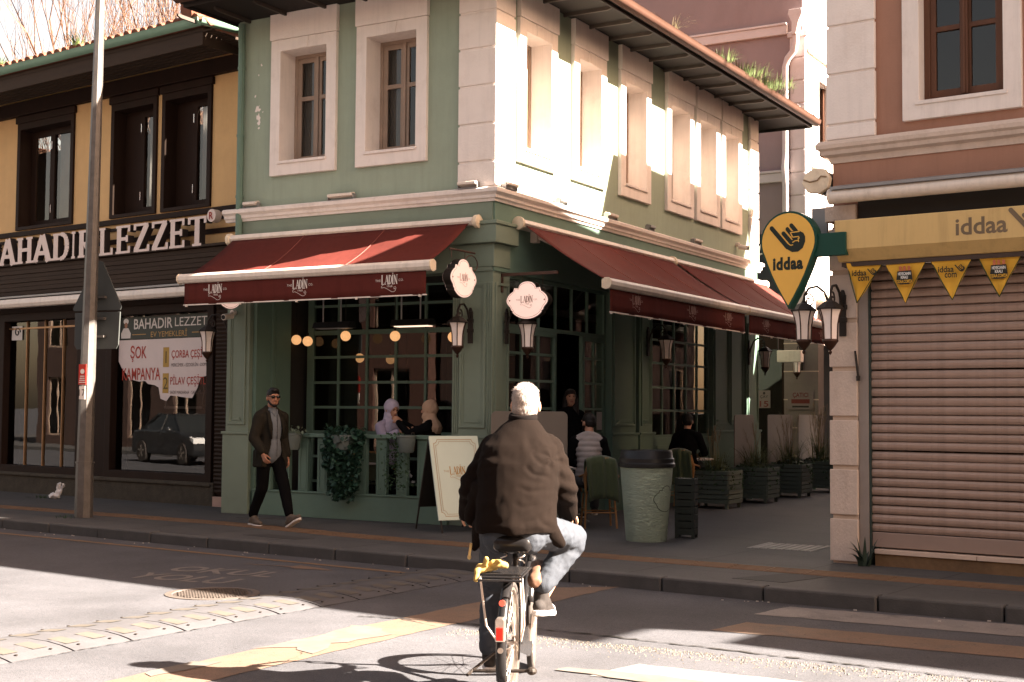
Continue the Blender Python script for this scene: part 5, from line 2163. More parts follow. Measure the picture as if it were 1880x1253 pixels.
mb.box(-8.7, -.31, 8.7, 9, .12, 12.5)
mb.build('rear_wall', M_PINK, PK)
mb = MB()
mb.box(-9, .3, -.3, 9.2, 12.5, 12.6)
mb.build('roof', M_TILE, PK)
z = 4.3
mb = MB()
mb.box(-.27, .04, -.03, -.001, 3.6, 9.9)
mb.build('pilaster', M_PTRIM, PK)
while z < 9.7:
    b = MB()
    b.box(-.285, .055, -.055, .0, z + .015, z + .485)
    b.build('pilaster_block', M_PTRIM, PK, bevel=.012)
    z += .5
b = MB()
b.box(-.33, .1, -.09, 0, 9.75, 9.87)
b.build('pilaster_cap', M_PTRIM, PK, bevel=.01)
for z0 in (9.84, 6.62, 12.0):
    b = MB()
    b.box(-9, -.34 if z0 == 9.84 else (-.287 if z0 < 9 else 0), -.09, 0, z0, z0 + .2)
    b.box(-9, -.34 if z0 == 9.84 else (-.287 if z0 < 9 else 0), -.12, 0, z0 + .2, z0 + .25)
    b.build('string_course', M_PTRIM, PK, bevel=.01)
b = MB()
b.grid(.75, 2.05, 7.1, 9.25, [(.95, 1.85, 7.3, 9.0)], -.05, .0)
b.box(.65, 2.15, -.12, 0, 6.98, 7.09)
b.box(0.3, 4.6, -.05, 0, 9.5, 9.6)
b.build('window_surround', M_TRIM, PK, M=RF, bevel=.008)
b = MB()
b.grid(.95, 1.85, 7.3, 9.0, [(1.02, 1.38, 7.36, 9.64), (1.42, 1.78, 7.36, 9.64)], .1, .18)
wo = b.build('window', M_WOOD, PK, M=RF)
b = MB()
b.quad((1, .14, 7.35), (1.8, .14, 7.35), (1.8, .14, 9.65), (1, .14, 9.65))
b.build('pane', M_GLASS, wo)
# white downpipe with hopper head
b = MB()
b.prism([(-.22, 10.3), (.06, 10.3), (.08, 10.2), (.0, 10.02), (-.06, 9.75), (-.16, 9.75), (-.16, 10.02), (-.24, 10.2)], -.32, -.1, 'y')
b.build('rain_hopper', M_PTRIM, PK, bevel=.012)
b = MB()
b.tube([(-.1, -.2, 9.8), (-.1, -.2, 9.6), (-.16, -.17, 9.42), (-.3, -.14, 9.28), (-.36, -.12, 9.1), (-.36, -.12, 7.2), (-.36, -.16, 7.0), (-.36, -.2, 6.9), (-.36, -.12, 6.5), (-.36, -.12, 3.6)], .075, 10)
b.build('downpipe', M_PTRIM, PK, smooth=True)
# ground floor of the pink building
b = MB()
b.box(-.42, .33, -.1, .3, .12, 3.6)
gp = b.build('ground_pillar', mat('grey stone with shade', (.17, .14, .12), .85, .12, 5, bump=.4, bscale=50), PK, bevel=.01)  # stone colour darkened to hold the shade at the street's far end
for z in (.7, 1.3, 1.9, 2.5, 3.1):
    b = MB()
    b.box(-.425, .335, -.104, -.09, z, z + .025)
    b.build('joint', M_STONE2, gp)
b = MB()
b.grid(-5, -.43, .12, 3.6, [(-2.6, -1.4, .4, 2.9), (-4.8, -2.8, .4, 2.9), (-1.3, -.5, .3, 3.0)], .0, .2)
b.build('shopfront', M_TIMB, PK)
b = MB()
b.quad((-4.9, .1, .3), (-.43, .1, .3), (-.43, .1, 3.1), (-4.9, .1, 3.1))
b.build('pane', M_GLASSD, PK)
b = MB()
b.box(-9, -.3, 3.0, 3.1, .12, 3.6)
b.box(-9, 0, .3, 9, 3.55, 3.6)
b.box(.0, .02, .3, 9, .12, 3.6)
b.build('shop_interior', M_DARK, PK)
# signs on the ground floor of the pink building
s = thing('roofer_sign', 'pale notice with red bar on the pillar at the end of the terrace', 'sign', (-.05, 12.885, 1.9))
b = MB()
b.box(-.28, .28, -.012, .0, -.2, .2)
so = b.build('board', mat('pale pink notice', (.17, .135, .12), .6), s)
b = MB()
put_text(b, 'ÇATICI', 0, .1, .12, -.0135, w=.34, bold=.02)
b.box(-.2, .2, -.0135, -.0125, -.07, .02)
b.build('red_text', mat('faded red print', (.12, .02, .014), .6), so)
b = MB()
b.box(-.18, .18, -.0135, -.0125, -.155, -.12)
b.build('phone_line', M_IRON, so)
s = thing('price_sign', 'small pale sign with number 15 in the dark shopfront window', 'sign', (-.92, 13.07, 1.92))
b = MB()
b.box(-.14, .14, -.012, .0, -.19, .19)
so = b.build('board', MATS['pale pink notice'], s)
b = MB()
put_text(b, '15', 0, -.1, .13, -.0135, w=.2, bold=.02)
b.build('number', MATS['faded red print'], so)
b = MB()
put_text(b, 'ÇAY', 0, .05, .07, -.0135, w=.18, bold=.01)
b.prism(circle(0, .13, .03, 10), -.0135, -.0125, 'y')
b.build('drink_name', M_IRON, so)
s = thing('navy_sign', 'dark navy shop sign with white handwriting on the pink wall', 'sign', (-.85, 12.96, 5.05))
b = MB()
b.box(-.5, .42, -.05, 0, -.85, .45)
so = b.build('board', mat('dark navy panel', (.018, .02, .03), .5), s)
b = MB()
put_text(b, 'tu,', .05, .1, .3, -.052, shear=.25)
b.build('handwriting', M_TXTL, so)
s = thing('projecting_sign', 'small white box sign catching the sun at the end of the side street', 'sign', (.15, 11.6, 2.78))
b = MB()
b.box(-.25, .25, -.1, .1, -.12, .12)
b.build('case', M_ALU, s, bevel=.01)
b = MB()
b.box(-.27, -.25, -.03, .03, -.02, .6)
b.build('bracket', M_IRON, s)
lant('lantern on the stone pillar under the far awning', T(-.02, 12.88, 2.75))

t = awning('short maroon awning beyond the cafe, on the pink building', 1.0, 4.9, 1.5, 4.15, 3.35, T(0.05, 13, 0) @ RF, [1.5, 3.6], .115, M_PRINTF)
t['group'] = 'maroon folding awnings of the corner cafe'

# ------------------------------------------------------------------ far end of the side street and the rest of the row
FB = thing('far_building', 'pale building closing the far end of the side street', 'building', (-14, 46, 0), rz=4)
b = MB()
b.grid(0, 30, 0.12, 11, [(1 + i * 2.4, 2.1 + i * 2.4, z, z + 1.6) for i in range(12) for z in (1.2, 4.4, 7.6)], 0, .3)
b.box(0, 30, 6, 6.3, .12, 11)
b.build('wall', M_PTRIM, FB)
b = MB()
b.box(-.5, 30.5, -.5, 6.8, 11, 11.2)
b.build('roof', M_TILE, FB)
b = MB()
b.box(.4, 29.6, .7, .75, .2, 10.8)
b.build('room_back', M_DARK, FB)


def row_house(label, x, y, rz, w, h, m, nwin, name='row_house'):
    t = thing(name, label, 'building', (x, y, 0), rz=rz)
    hs = []
    st = w / nwin
    for i in range(nwin):
        for z in ((.5, 2.9), (4.1, 5.8), (7.0, 8.6)):
            if z[1] < h - .4:
                hs.append((i * st + st * .25, i * st + st * .75, *z))
    b = MB()
    b.grid(0, w, .0, h, hs, 0, .3)
    b.box(0, .3, .3, 7, 0, h)
    b.box(w - .3, w, .3, 7, 0, h)
    b.box(.3, w - .3, 6.7, 7, 0, h)
    b.build('wall', m, t)
    b = MB()
    b.add([(-.3, -.6, h), (w + .3, -.6, h), (w + .3, 7.4, h), (-.3, 7.4, h), (w * .3, 3.4, h + 1.1), (w * .7, 3.4, h + 1.1)], [(0, 1, 5, 4), (1, 2, 5), (2, 3, 4, 5), (3, 0, 4), (3, 2, 1, 0)])
    b.build('roof', M_TILE, t)
    for hh in hs:
        f = MB()
        f.grid(*hh, [(hh[0] + .08, (hh[0] + hh[1]) / 2 - .03, hh[2] + .08, hh[3] - .08), ((hh[0] + hh[1]) / 2 + .03, hh[1] - .08, hh[2] + .08, hh[3] - .08)], .1, .18)
        fo = f.build('window', M_TAUPE, t)
        p = MB()
        p.quad((hh[0], .14, hh[2]), (hh[1], .14, hh[2]), (hh[1], .14, hh[3]), (hh[0], .14, hh[3]))
        p.build('pane', M_GLASS, fo)
    b = MB()
    b.box(.4, w - .4, .9, .95, .2, h - .2)
    b.build('room_back', M_DARK, t)
    return t


row_house('unseen dark house added to shade the far side street', 6.3, 22.5, -92, 10.5, 7.5, MATS['dark brown render'], 4)  # added out of view to block light at the far end
row_house('cream row house next along the street on the right', 15.4, -2.75, -6.6, 12, 6.95, M_TRIM, 5)
row_house('ochre row house further along the street on the right', 27.5, -4.2, -6.6, 14, 7.6, M_OCHRE, 5)
row_house('pale row house far along the street on the left', -33, 4.05, -6.8, 14.5, 8.0, M_PTRIM, 5)
row_house('brown house across the street behind the viewer', 24, -17.6, 180, 13, 8.5, MATS['dark brown render'], 5)
row_house('brick house across the street behind the viewer', 10.8, -18.2, 180, 12, 8.2, mat('old brick', (.075, .037, .027), .85, .25, 6), 5)
row_house('dark brown house across the street', -1.4, -17.4, 178, 12, 8.0, MATS['dark brown render'], 5)
row_house('brick house across the street further down', -13.6, -16.6, 176, 13, 8.6, MATS['old brick'], 5)
row_house('terracotta house across the street at the far end', -27, -15.4, 175, 14, 8.2, MATS['dark brown render'], 5)
mb = MB()
mb.prism([(-60, -30), (60, -30), (60, -15.4), (-10, -13.7), (-60, -10.5)], 0, .12, 'z')
mb.build('opposite_pavement', M_PAVE, kind='structure')

# ------------------------------------------------------------------ street pole with the backs of two traffic signs
M_GALV = mat('galvanised steel', (0.1, 0.09, 0.082), .5, .25, 9, bump=.1, bscale=60, metal=.35, stain=(.065, .055, .048), stain_amt=.6, stain_scale=6)
M_SIGNB = mat('grey sign back', (.05, .053, .05), .6, .1, 4, metal=.2)
po = thing('street_pole', 'tall tapered galvanised street pole at the kerb, sunlit near its top', 'pole', (-5.43, -1.83, .12))
b = MB()
b.tube([(0, 0, 0), (.0, 0, .75)], [.122, .118], 8)
b.tube([(0, 0, .752), (.09, 0, 7.3), (.13, 0, 9.6)], [.112, .062, .05], 8)
b.build('shaft', M_GALV, po, bevel=.0)
b = MB()
b.tube([(0, 0, .74), (0, 0, .765)], .128, 8)
b.build('band', M_GALV, po)
b = MB()
b.box(-.035, .09, -.128, -.12, 1.82, 2.1)
b.build('red_sticker', mat('red sticker', (.4, .03, .02), .5), po, M=RZ(8))
l = MB()
l.prism(circle(.028, 2.0, .035, 12), -.1285, -.1295, 'y')
for i in range(4):
    l.box(-.025 + .005 * i, .08 - .005 * i, -.1295, -.1285, 1.845 + i * .028, 1.857 + i * .028)
l.build('sticker_print', M_PRINT, po, M=RZ(8))
b = MB()
b.box(-.02, .08, -.128, -.12, 1.62, 1.8)
b.build('white_sticker', M_PRINT, po, M=RZ(8))
l = MB()
put_text(l, '17', .03, 1.71, .09, -.1295)
l.build('sticker_number', M_IRON, po, M=RZ(8))
ts = thing('traffic_signs', 'grey back of a triangular traffic sign above a rectangular plate on the pole', 'traffic sign', (-5.44, -1.66, 0), rz=6)
b = MB()
b.prism([(-.42, 2.98), (-.44, 3.01), (-.06, 3.66), (0.02, 3.68), (.08, 3.66), (.42, 3.03), (.4, 2.98)], 0, .02, 'y')
b.build('triangle_plate', M_SIGNB, ts, bevel=.006)
b = MB()
b.prism([(-.4, 2.5), (-.36, 2.44), (.34, 2.44), (.38, 2.5), (.4, 2.955), (-.4, 2.955)], 0, .02, 'y')
b.build('rectangle_plate', M_SIGNB, ts, bevel=.006)
b = MB()
for z in (2.6, 2.85, 3.15):
    b.box(-.15, .16, -.05, 0, z, z + .03)
b.build('clamp', M_GALV, ts)

# ------------------------------------------------------------------ sandwich board
M_MINT = mat('pale mint board', (.56, .62, .52), .55, .04, 3)
sb = thing('sandwich_board', 'pale mint sandwich board with gold line border and cafe lettering', 'sandwich board', M=T(-.38, -.91, .12) @ RZ(58))
ang_ = math.atan2(.375, 1.18)
FRM = T(0, 0, 1.18) @ Matrix.Rotation(-ang_, 4, 'X') @ T(0, 0, -1.24)
b = MB()
b.box(0, .68, -.012, .012, .16, 1.24)
fp = b.build('front_panel', M_MINT, sb, M=FRM, bevel=.004)
l = MB()
for k, ins in enumerate((.05, .075)):
    r = .05
    x0, x1, z0, z1 = ins, .68 - ins, .16 + ins, 1.24 - ins
    pts = []
    for cx_, cz_, a0 in ((x0, z0, 90), (x1, z0, 180), (x1, z1, 270), (x0, z1, 0)):
        for i in range(7):
            a = radians(a0 - 90 * i / 6)
            pts.append((cx_ + r * cos(a), cz_ + r * sin(a)))
    pts2 = []
    # order: bottom-left, bottom-right, top-right, top-left, notched inwards
    strokes(l, [(*pts[i], *pts[(i + 1) % len(pts)], .006 if k == 0 else .004) for i in range(len(pts))], -.0135 - k * .001)
l.build('gold_border', mat('gold line', (.36, .19, .06), .5), fp)
l = cafe_logo(.1, -.0135)
l.build('lettering', mat('gold print', (.42, .24, .07), .5), fp, M=T(.34, 0, .74))
b = MB()
for xx in (.03, .65):
    b.tube([(xx, 0, .0), (xx, 0, .2)], .012, 6)
b.build('front_leg', M_IRON, sb, M=FRM)
b = MB()
b.box(0, .68, -.01, .01, .3, 1.24)
b.build('rear_panel', M_IRON, sb, M=T(0, 0, 1.18) @ Matrix.Rotation(ang_, 4, 'X') @ T(0, 0, -1.24))
b = MB()
for xx in (.012, .668):
    b.tube([(xx, 0, .0), (xx, 0, 1.24)], .012, 6)
b.build('rear_leg', M_IRON, sb, M=T(0, 0, 1.18) @ Matrix.Rotation(ang_, 4, 'X') @ T(0, 0, -1.24))

# ------------------------------------------------------------------ giant coffee-cup bin
M_CUP = mat('mint glazed cup', (.4, .48, .37), .4, .05, 4, bump=0.0)
m = M_CUP
nt = m.node_tree
wv = nt.nodes.new('ShaderNodeTexNoise')
wv.inputs['Scale'].default_value = 9
wv.inputs['Detail'].default_value = 2
wv.inputs['Distortion'].default_value = 2.5
tcm = nt.nodes.new('ShaderNodeTexCoord')
mpp = nt.nodes.new('ShaderNodeMapping')
mpp.inputs['Scale'].default_value = (1.2, 1.2, 5)
nt.links.new(tcm.outputs['Object'], mpp.inputs[0])
nt.links.new(mpp.outputs[0], wv.inputs['Vector'])
bpn = nt.nodes.new('ShaderNodeBump')
bpn.inputs['Strength'].default_value = 1.0
bpn.inputs['Distance'].default_value = .06
nt.links.new(wv.outputs[0], bpn.inputs['Height'])
nt.links.new(bpn.outputs[0], nt.nodes['Principled BSDF'].inputs['Normal'])
cb = thing('cup_bin', 'mint green litter bin shaped like a giant takeaway coffee cup with black lid', 'litter bin', (2.41, -.49, .12))
b = MB()
b.lathe([(.23, 0), (.238, .01), (.31, .87)], 40)
b.build('cup', M_CUP, cb, smooth=True)
b = MB()
b.lathe([(.318, .855), (.335, .865), (.338, .9), (.325, .915), (.325, .96), (.31, .975), (.3, 1.04), (.29, 1.055), (.265, 1.055), (.255, 1.03), (.001, 1.025)], 40)
b.build('lid', M_BLACK, cb, smooth=True)
l = MB()
o = sign_outline(.36, .3)
strokes(l, [(*o[i], *o[(i + 1) % len(o)], .007) for i in range(len(o))], 0)
vs_ = []
for x, y, z in l.v:
    zz = z + .5
    r = .238 + (.31 - .238) * zz / .87 + .003
    a = radians(-12) + x / r
    vs_.append((r * cos(a), r * sin(a), zz))
l.v = vs_
l.build('emblem', M_BLACK, cb)
wb = thing('slat_box', 'narrow dark slatted box standing just behind the cup-shaped bin', 'planter', (2.66, .12, .12), rz=12)
for i in range(8):
    b = MB()
    b.box(-.12, .12, -.12, .12, .04 + i * .085, .115 + i * .085)
    b.build('plank', mat('dark grey green planks', (.025, .03, .024), .7, .2, 6), wb, bevel=.004)
b = MB()
for sx in (-1, 1):
    for sy in (-1, 1):
        b.box(sx * .1 - .018, sx * .1 + .018, sy * .1 - .018, sy * .1 + .018, 0, .72)
b.build('post', MATS['dark grey green planks'], wb)

# ------------------------------------------------------------------ slatted planters with grasses
M_PLK = mat('grey green planter plank', (.085, .1, .08), .7, .2, 6, bump=.1, bscale=30, stretch=(.3, .3, 2))
M_SOIL = mat('planter soil', (.03, .022, .016), .95, .3, 12, bump=.6)
M_GRASSL = mat('olive grass blade', (.085, .1, .04), .7, .3, 9)
M_STRAW = mat('dry straw plume', (.22, .17, .1), .8, .25, 9)
M_LEAF = mat('dark green leaf', (.03, .06, .024), .6, .3, 9)
M_LEAF2 = mat('bright weed leaf', (.06, .085, .02), .6, .3, 9)


def planter(label, x, y, w=.64, d=.62, h=.52, rz=0):
    t = thing('planter', label, 'planter', (x, y, .12), rz=rz, group='slatted planters along the terrace')
    n = 7
    for i in range(n):
        z0 = .08 + i * h / n
        b = MB()
        zz = z0 + h / n - .012
        for s in (-1, 1):
            b.box(-w / 2, w / 2, s * d / 2 - .012, s * d / 2 + .012, z0, zz)
            b.box(s * w / 2 - .012, s * w / 2 + .012, -d / 2 + .0125, d / 2 - .0125, z0, zz)
        b.build('plank', M_PLK, t, bevel=.003)
    for sx in (-1, 1):
        for sy in (-1, 1):
            b = MB()
            b.box(sx * (w / 2 - .04) - .025, sx * (w / 2 - .04) + .025, sy * (d / 2 - .04) - .025, sy * (d / 2 - .04) + .025, 0, h + .07)
            b.build('leg', M_PLK, t)
    b = MB()
    b.box(-w / 2 + .013, w / 2 - .013, -d / 2 + .013, d / 2 - .013, h - .08, h + .02)
    b.build('soil', M_SOIL, t)
    return t


def leaf(mb, p, s, r, flat=.0):
    a, b, c = r.uniform(0, 6.28), r.uniform(-1.2, 1.2), r.uniform(-.8, .8)
    M = Matrix.Rotation(a, 3, 'Z') @ Matrix.Rotation(b, 3, 'X') @ Matrix.Rotation(c, 3, 'Y')
    q = [(0, -s, 0), (s * .8, -s * .2, s * .15), (s * .45, s * .5, 0), (0, s, -s * .1), (-s * .45, s * .5, 0), (-s * .8, -s * .2, s * .15)]
    mb.add([tuple(Vector(p) + M @ Vector(v)) for v in q], [(0, 1, 2, 3), (0, 3, 4, 5)])


def blade(mb, x, y, z, L, lean, az, w, droop=1.0, n=5):
    pts = []
    for i in range(n + 1):
        t = i / n
        out = lean * L * t ** 1.6
        pts.append(Vector((x + cos(az) * out, y + sin(az) * out, z + L * (t - droop * lean * .55 * t * t))))
    s = Vector((-sin(az), cos(az), 0)) * w / 2
    o = len(mb.v)
    for i, p in enumerate(pts):
        k = (1 - i / n) ** .7
        mb.v += [tuple(p - s * k), tuple(p + s * k + Vector((0, 0, .002)))]
    for i in range(n):
        mb.f.append((o + 2 * i, o + 2 * i + 2, o + 2 * i + 3, o + 2 * i + 1))
    return pts[-1]


def grass_plant(label, x, y, z, seed, n=170, L=.75, plumes=10, hang=True, group='tall grasses growing in the planters', s=.22):
    r = random.Random(seed)
    t = thing('ornamental_grass', label, 'grass', (x, y, z), group=group)
    b = MB()
    for i in range(n):
        a = r.uniform(0, 2 * pi)
        rr_ = r.uniform(0, s)
        blade(b, rr_ * cos(a), rr_ * sin(a), 0, L * r.uniform(.5, 1.1), r.uniform(.05, .6), a + r.uniform(-.6, .6), r.uniform(.006, .013))
    b.build('blades', M_GRASSL, t)
    if plumes:
        p = MB()
        for i in range(plumes):
            a = r.uniform(0, 2 * pi)
            rr_ = r.uniform(0, s * .6)
            x0, y0 = rr_ * cos(a), rr_ * sin(a)
            h = L * r.uniform(1.1, 1.6)
            dx, dy = r.uniform(-.15, .15), r.uniform(-.15, .15)
            p.tube([(x0, y0, 0), (x0 + dx * .4, y0 + dy * .4, h * .6), (x0 + dx, y0 + dy, h)], [.003, .003, .002], 4)
            for k in range(10):
                tt_ = .7 + .3 * k / 10
                blade(p, x0 + dx * tt_, y0 + dy * tt_, h * tt_, .13, .5, r.uniform(0, 6.3), .006, n=2)
        p.build('plumes', M_STRAW, t)
    f = MB()
    for i in range(260):
        a, q = r.uniform(0, 6.28), s * 1.35 * math.sqrt(r.random())
        leaf(f, (q * cos(a), q * sin(a), r.uniform(-.04, .26) * (1.1 - q / s * .6)), r.uniform(.018, .045), r)
    f.build('low_leaves', mat('dark olive leaf', (.03, .042, .02), .6, .35, 9), t)
    if hang:
        l = MB()
        for i in range(26):
            a = r.uniform(0, 2 * pi)
            x0, y0 = s * 1.25 * cos(a), s * 1.25 * sin(a)
            k = r.randint(5, 10)
            for j in range(k):
                q = j / k
                zz = .06 - .4 * q * q * r.uniform(.7, 1.2)
                xx, yy_ = x0 * (1 + .5 * min(1, q * 2)) + r.uniform(-.02, .02), y0 * (1 + .5 * min(1, q * 2)) + r.uniform(-.02, .02)
                blade(l, xx, yy_, zz, r.uniform(.05, .09), .8, r.uniform(0, 6.3), .03, n=2)
        l.build('trailing_leaves', M_LEAF, t)
    return t


plab = ['planter nearest the cafe customers, first of the slatted row', 'second slatted planter of the row along the terrace', 'third slatted planter of the row along the terrace', 'farthest slatted planter of the row, beside the stone pillar edge']
for i, (x, y) in enumerate(((1.05, 5.2), (1.1, 6.85), (1.1, 8.65), (1.1, 10.5))):
    planter(plab[i], x, y)
    grass_plant(['grass with dry plumes in the first planter of the row', 'dark grass in the second planter of the row', 'tall feathery grass in the third planter of the row', 'straw-topped grass in the farthest planter'][i], x, y, .64, 20 + i, L=[.5, .55, .62, .75][i], plumes=[8, 6, 16, 22][i])
# frosted wind-break panels
M_FROST = mat('frosted panel', (.15, .125, .1), .35, .04, 3)


def windbreak(label, M, w, z0, z1, col=M_FROST):
    t = thing('windbreak_panel', label, 'screen', M=M, group='frosted wind-break panels of the terrace')
    b = MB()
    r = .07
    pts = [(-w / 2, z0), (w / 2, z0), (w / 2, z1 - r)] + [(w / 2 - r + r * cos(a), z1 - r + r * sin(a)) for a in [pi / 2 * i / 6 for i in range(1, 7)]] + [(-w / 2 + r + r * cos(a), z1 - r + r * sin(a)) for a in [pi / 2 + pi / 2 * i / 6 for i in range(0, 7)]]
    b.prism(pts, -.008, .008, 'y')
    b.build('panel', col, t, bevel=.003)
    f = MB()
    for s in (-1, 1):
        f.box(s * w * .35 - .02, s * w * .35 + .02, -.03, .03, .0, z0 + .12)
    f.build('post', M_GREENW_SHADE, t)
    return t


windbreak('frosted panel rising behind the cyclist, left of the seated man', T(.62, -.12, .12) @ RZ(20), .98, .8, 1.5)
windbreak('narrow frosted panel behind the second planter', T(.78, 7.2, .12) @ RZ(90), .95, .5, 1.47)
windbreak('wide frosted panel behind the third planter', T(.78, 9.1, .12) @ RZ(90), 1.4, .5, 1.47)
windbreak('frosted panel behind the farthest planter', T(.78, 10.75, .12) @ RZ(90), 1.2, .5, 1.47)
planter('green planter carrying the frosted panel behind the cyclist', .66, -.12, w=.98, d=.42, h=.72, rz=20)

# ------------------------------------------------------------------ rattan bistro chairs
M_RAT = mat('honey rattan cane', (.34, .17, .065), .45, .2, 12)
M_WEAVE = mat('dark green and cream weave', (.1, .11, .06), .7, .3, 60)
M_BLANKET = mat('olive blanket', (.055, .07, .033), .9, .12, 8, bump=.25, bscale=120, sheen=.2)


def chair(label, x, y, rz, blanket=True, z=.12):
    """faces local -Y; back at +Y"""
    t = thing('bistro_chair', label, 'chair', (x, y, z), rz=rz, group='rattan bistro chairs')
    b = MB()
    b.prism([(.21 * cos(a) * (1.02 if sin(a) < 0 else 1), .21 * sin(a)) for a in [i * pi / 12 for i in range(24)]], .44, .465, 'z')
    b.build('seat', M_WEAVE, t, bevel=.008)
    for sx in (-1, 1):
        l = MB()
        l.tube([(sx * .17, -.17, .45), (sx * .2, -.21, 0)], .014, 7)
        l.build('leg', M_RAT, t)
        l = MB()
        l.tube([(sx * .21, .24, 0), (sx * .18, .17, .45), (sx * .2, .22, .66), (sx * .17, .27, .8)], .014, 7)
        l.build('leg', M_RAT, t)
    r = MB()
    r.tube([(-.19, .19, .46), (-.215, .21, .66), (-.18, .26, .82), (-.08, .3, .9), (.08, .3, .9), (.18, .26, .82), (.215, .21, .66), (.19, .19, .46)], .014, 7)
    r.build('back_frame', M_RAT, t, smooth=True)
    a_ = MB()
    for sx in (-1, 1):
        a_.tube([(sx * .2, .24, .7), (sx * .26, .05, .66), (sx * .25, -.12, .6), (sx * .19, -.18, .45)], .013, 7)
    a_.build('arm', M_RAT, t, smooth=True)
    w = MB()
    w.prism([(-.16, .5), (.16, .5), (.185, .66), (.155, .81), (.07, .88), (-.07, .88), (-.155, .81), (-.185, .66)], .235, .245, 'y')
    w.build('back_weave', M_WEAVE, t)
    s = MB()
    s.tube([(-.185, -.19, .2), (.185, -.19, .2)], .009, 6)
    s.tube([(-.19, .2, .2), (.19, .2, .2)], .009, 6)
    s.tube([(-.19, -.19, .24), (-.19, .2, .24)], .009, 6)
    s.tube([(.19, -.19, .24), (.19, .2, .24)], .009, 6)
    s.build('stretcher', M_RAT, t)
    if blanket:
        n, k = 22, 14
        vs_, fs_ = [], []
        for j in range(k + 1):
            v = j / k
            for i in range(n + 1):
                u = i / n
                xx = -.2 + .4 * u
                arc = v * 1.1 - .42
                if arc < 0:
                    yy_, zz = .2, .92 + arc * .95
                elif arc < .12:
                    yy_, zz = .2 + arc, .925 + .02 * sin(arc / .12 * pi)
                else:
                    yy_, zz = .33, .92 - (arc - .12) * .95
                wob = .016 * sin(u * 14 + v) + .01 * sin(u * 29)
                dz_ = -.05 * (2 * u - 1) ** 2 if True else 0
                vs_.append((xx + .02 * sin(v * 5), yy_ + (wob if yy_ > .25 else -wob), zz + dz_))
        for j in range(k):
            for i in range(n):
                a = j * (n + 1) + i
                fs_.append((a, a + 1, a + n + 2, a + n + 1))
        bb = MB()
        bb.add(vs_, fs_)
        bl = bb.build('throw_blanket', M_BLANKET, None, smooth='all', M=T(x, y, z) @ RZ(rz))
        so = bl.modifiers.new('thick', 'SOLIDIFY')
        so.thickness = .012
        tag(bl, 'olive green blanket hung over the back of the ' + blanket, 'blanket', 'olive blankets on chair backs')
    return t


chair('rattan chair with olive blanket under the man in the pale vest', 1.12, .85, 215, 'chair of the man in the vest')
chair('rattan chair with olive blanket under the man in black', .62, 4.9, 190, 'chair of the man in black')
chair('left rattan chair with arched back seen over the balustrade', -2.55, .55, 185, None, .137)
chair('right rattan chair with arched back seen over the balustrade', -2.1, .62, 170, None, .137)


def table(label, x, y, z=.12):
    t = thing('bistro_table', label, 'table', (x, y, z), group='round bistro tables')
    b = MB()
    b.lathe([(.3, .72), (.32, .725), (.32, .745), (.3, .75)], 28)
    b.build('tabletop', M_TRIMS, t)
    b = MB()
    b.lathe([(.22, 0), (.2, .02), (.04, .04), (.03, .1), (.03, .72)], 14)
    b.build('pedestal', M_IRON, t, smooth=True)
    return t


table('small round table in front of the man in the vest', .45, 1.45)
table('small round table in front of the man in black', .45, 5.75)
table('small round table behind the balustrade', -2.3, .95 - .35, .137)

# ------------------------------------------------------------------ balustrade pots and ivy
M_POT = mat('grey green pot', (.13, .15, .135), .6, .1, 6)


def hanging_pot(label, x):
    t = thing('hanging_pot', label, 'flower pot', (x, -.2, 1.06), group='grey pots hung on the balustrade')
    b = MB()
    b.lathe([(.09, 0), (.1, .01), (.125, .2), (.135, .205), (.135, .23), (.115, .23)], 18)
    b.build('pot', M_POT, t, smooth=True)
    b = MB()
    b.tube([(0, .1, .2), (0, .13, .26), (0, .18, .26), (0, .2, .2)], .006, 5)
    b.build('hook', M_IRON, t)


hanging_pot('grey pot on the balustrade beside the walking man', -3.12)
hanging_pot('grey pot on the balustrade left of the sandwich board', -1.2)
rl = random.Random(77)
t = thing('trailing_plant', 'small pale plant in the pot beside the walking man', 'plant', (-3.12, -.2, 1.27))
b = MB()
for i in range(90):
    leaf(b, (rl.gauss(0, .1), rl.gauss(0, .06), abs(rl.gauss(0, .05))), rl.uniform(.015, .03), rl)
b.build('leaves', mat('grey leaf', (.13, .16, .11), .7, .2, 9), t)
t = thing('trailing_plant', 'thin trailing plant hanging from the pot left of the sandwich board', 'plant', (-1.2, -.2, 1.27))
b = MB()
for i in range(320):
    q = rl.random()
    leaf(b, (rl.gauss(-.12, .06 + .05 * q), rl.gauss(-.08, .05), .05 - .75 * q), rl.uniform(.012, .026), rl)
b.build('leaves', M_LEAF, t)
t = thing('ivy', 'bushy dark ivy hanging over the middle of the balustrade', 'ivy', (-2.24, -.12, 1.2))
b = MB()
for i in range(1500):
    q = rl.random()
    wdt = .34 * (1 - .45 * max(0, q - .45) / .55)
    zz = .16 - .95 * q ** 1.1
    xx = rl.uniform(-1, 1) * wdt + .03 * sin(zz * 9)
    if q > .6 and abs(xx - .1) > .24 and rl.random() < .7:
        continue
    leaf(b, (xx, -.05 - abs(rl.gauss(0, .1)) * (1 - abs(xx) / .5), zz + rl.uniform(-.05, .05)), rl.uniform(.022, .045), rl)
b.build('leaves', mat('ivy leaf', (.022, .055, .035), .45, .4, 7), t)
b = MB()
b.lathe([(.16, -.12), (.2, .06), (.205, .08)], 16)
b.build('pot', M_POT, t)

# ------------------------------------------------------------------ globe lamps and patio heaters
M_GLOBE = mat('warm lit globe', (.6, .42, .25), .4, .02, 3, emit=(1.0, .5, .2), estr=.062)
M_GLOBED = mat('dim lit globe', (.6, .42, .25), .4, .02, 3, emit=(1.0, .5, .2), estr=.03)


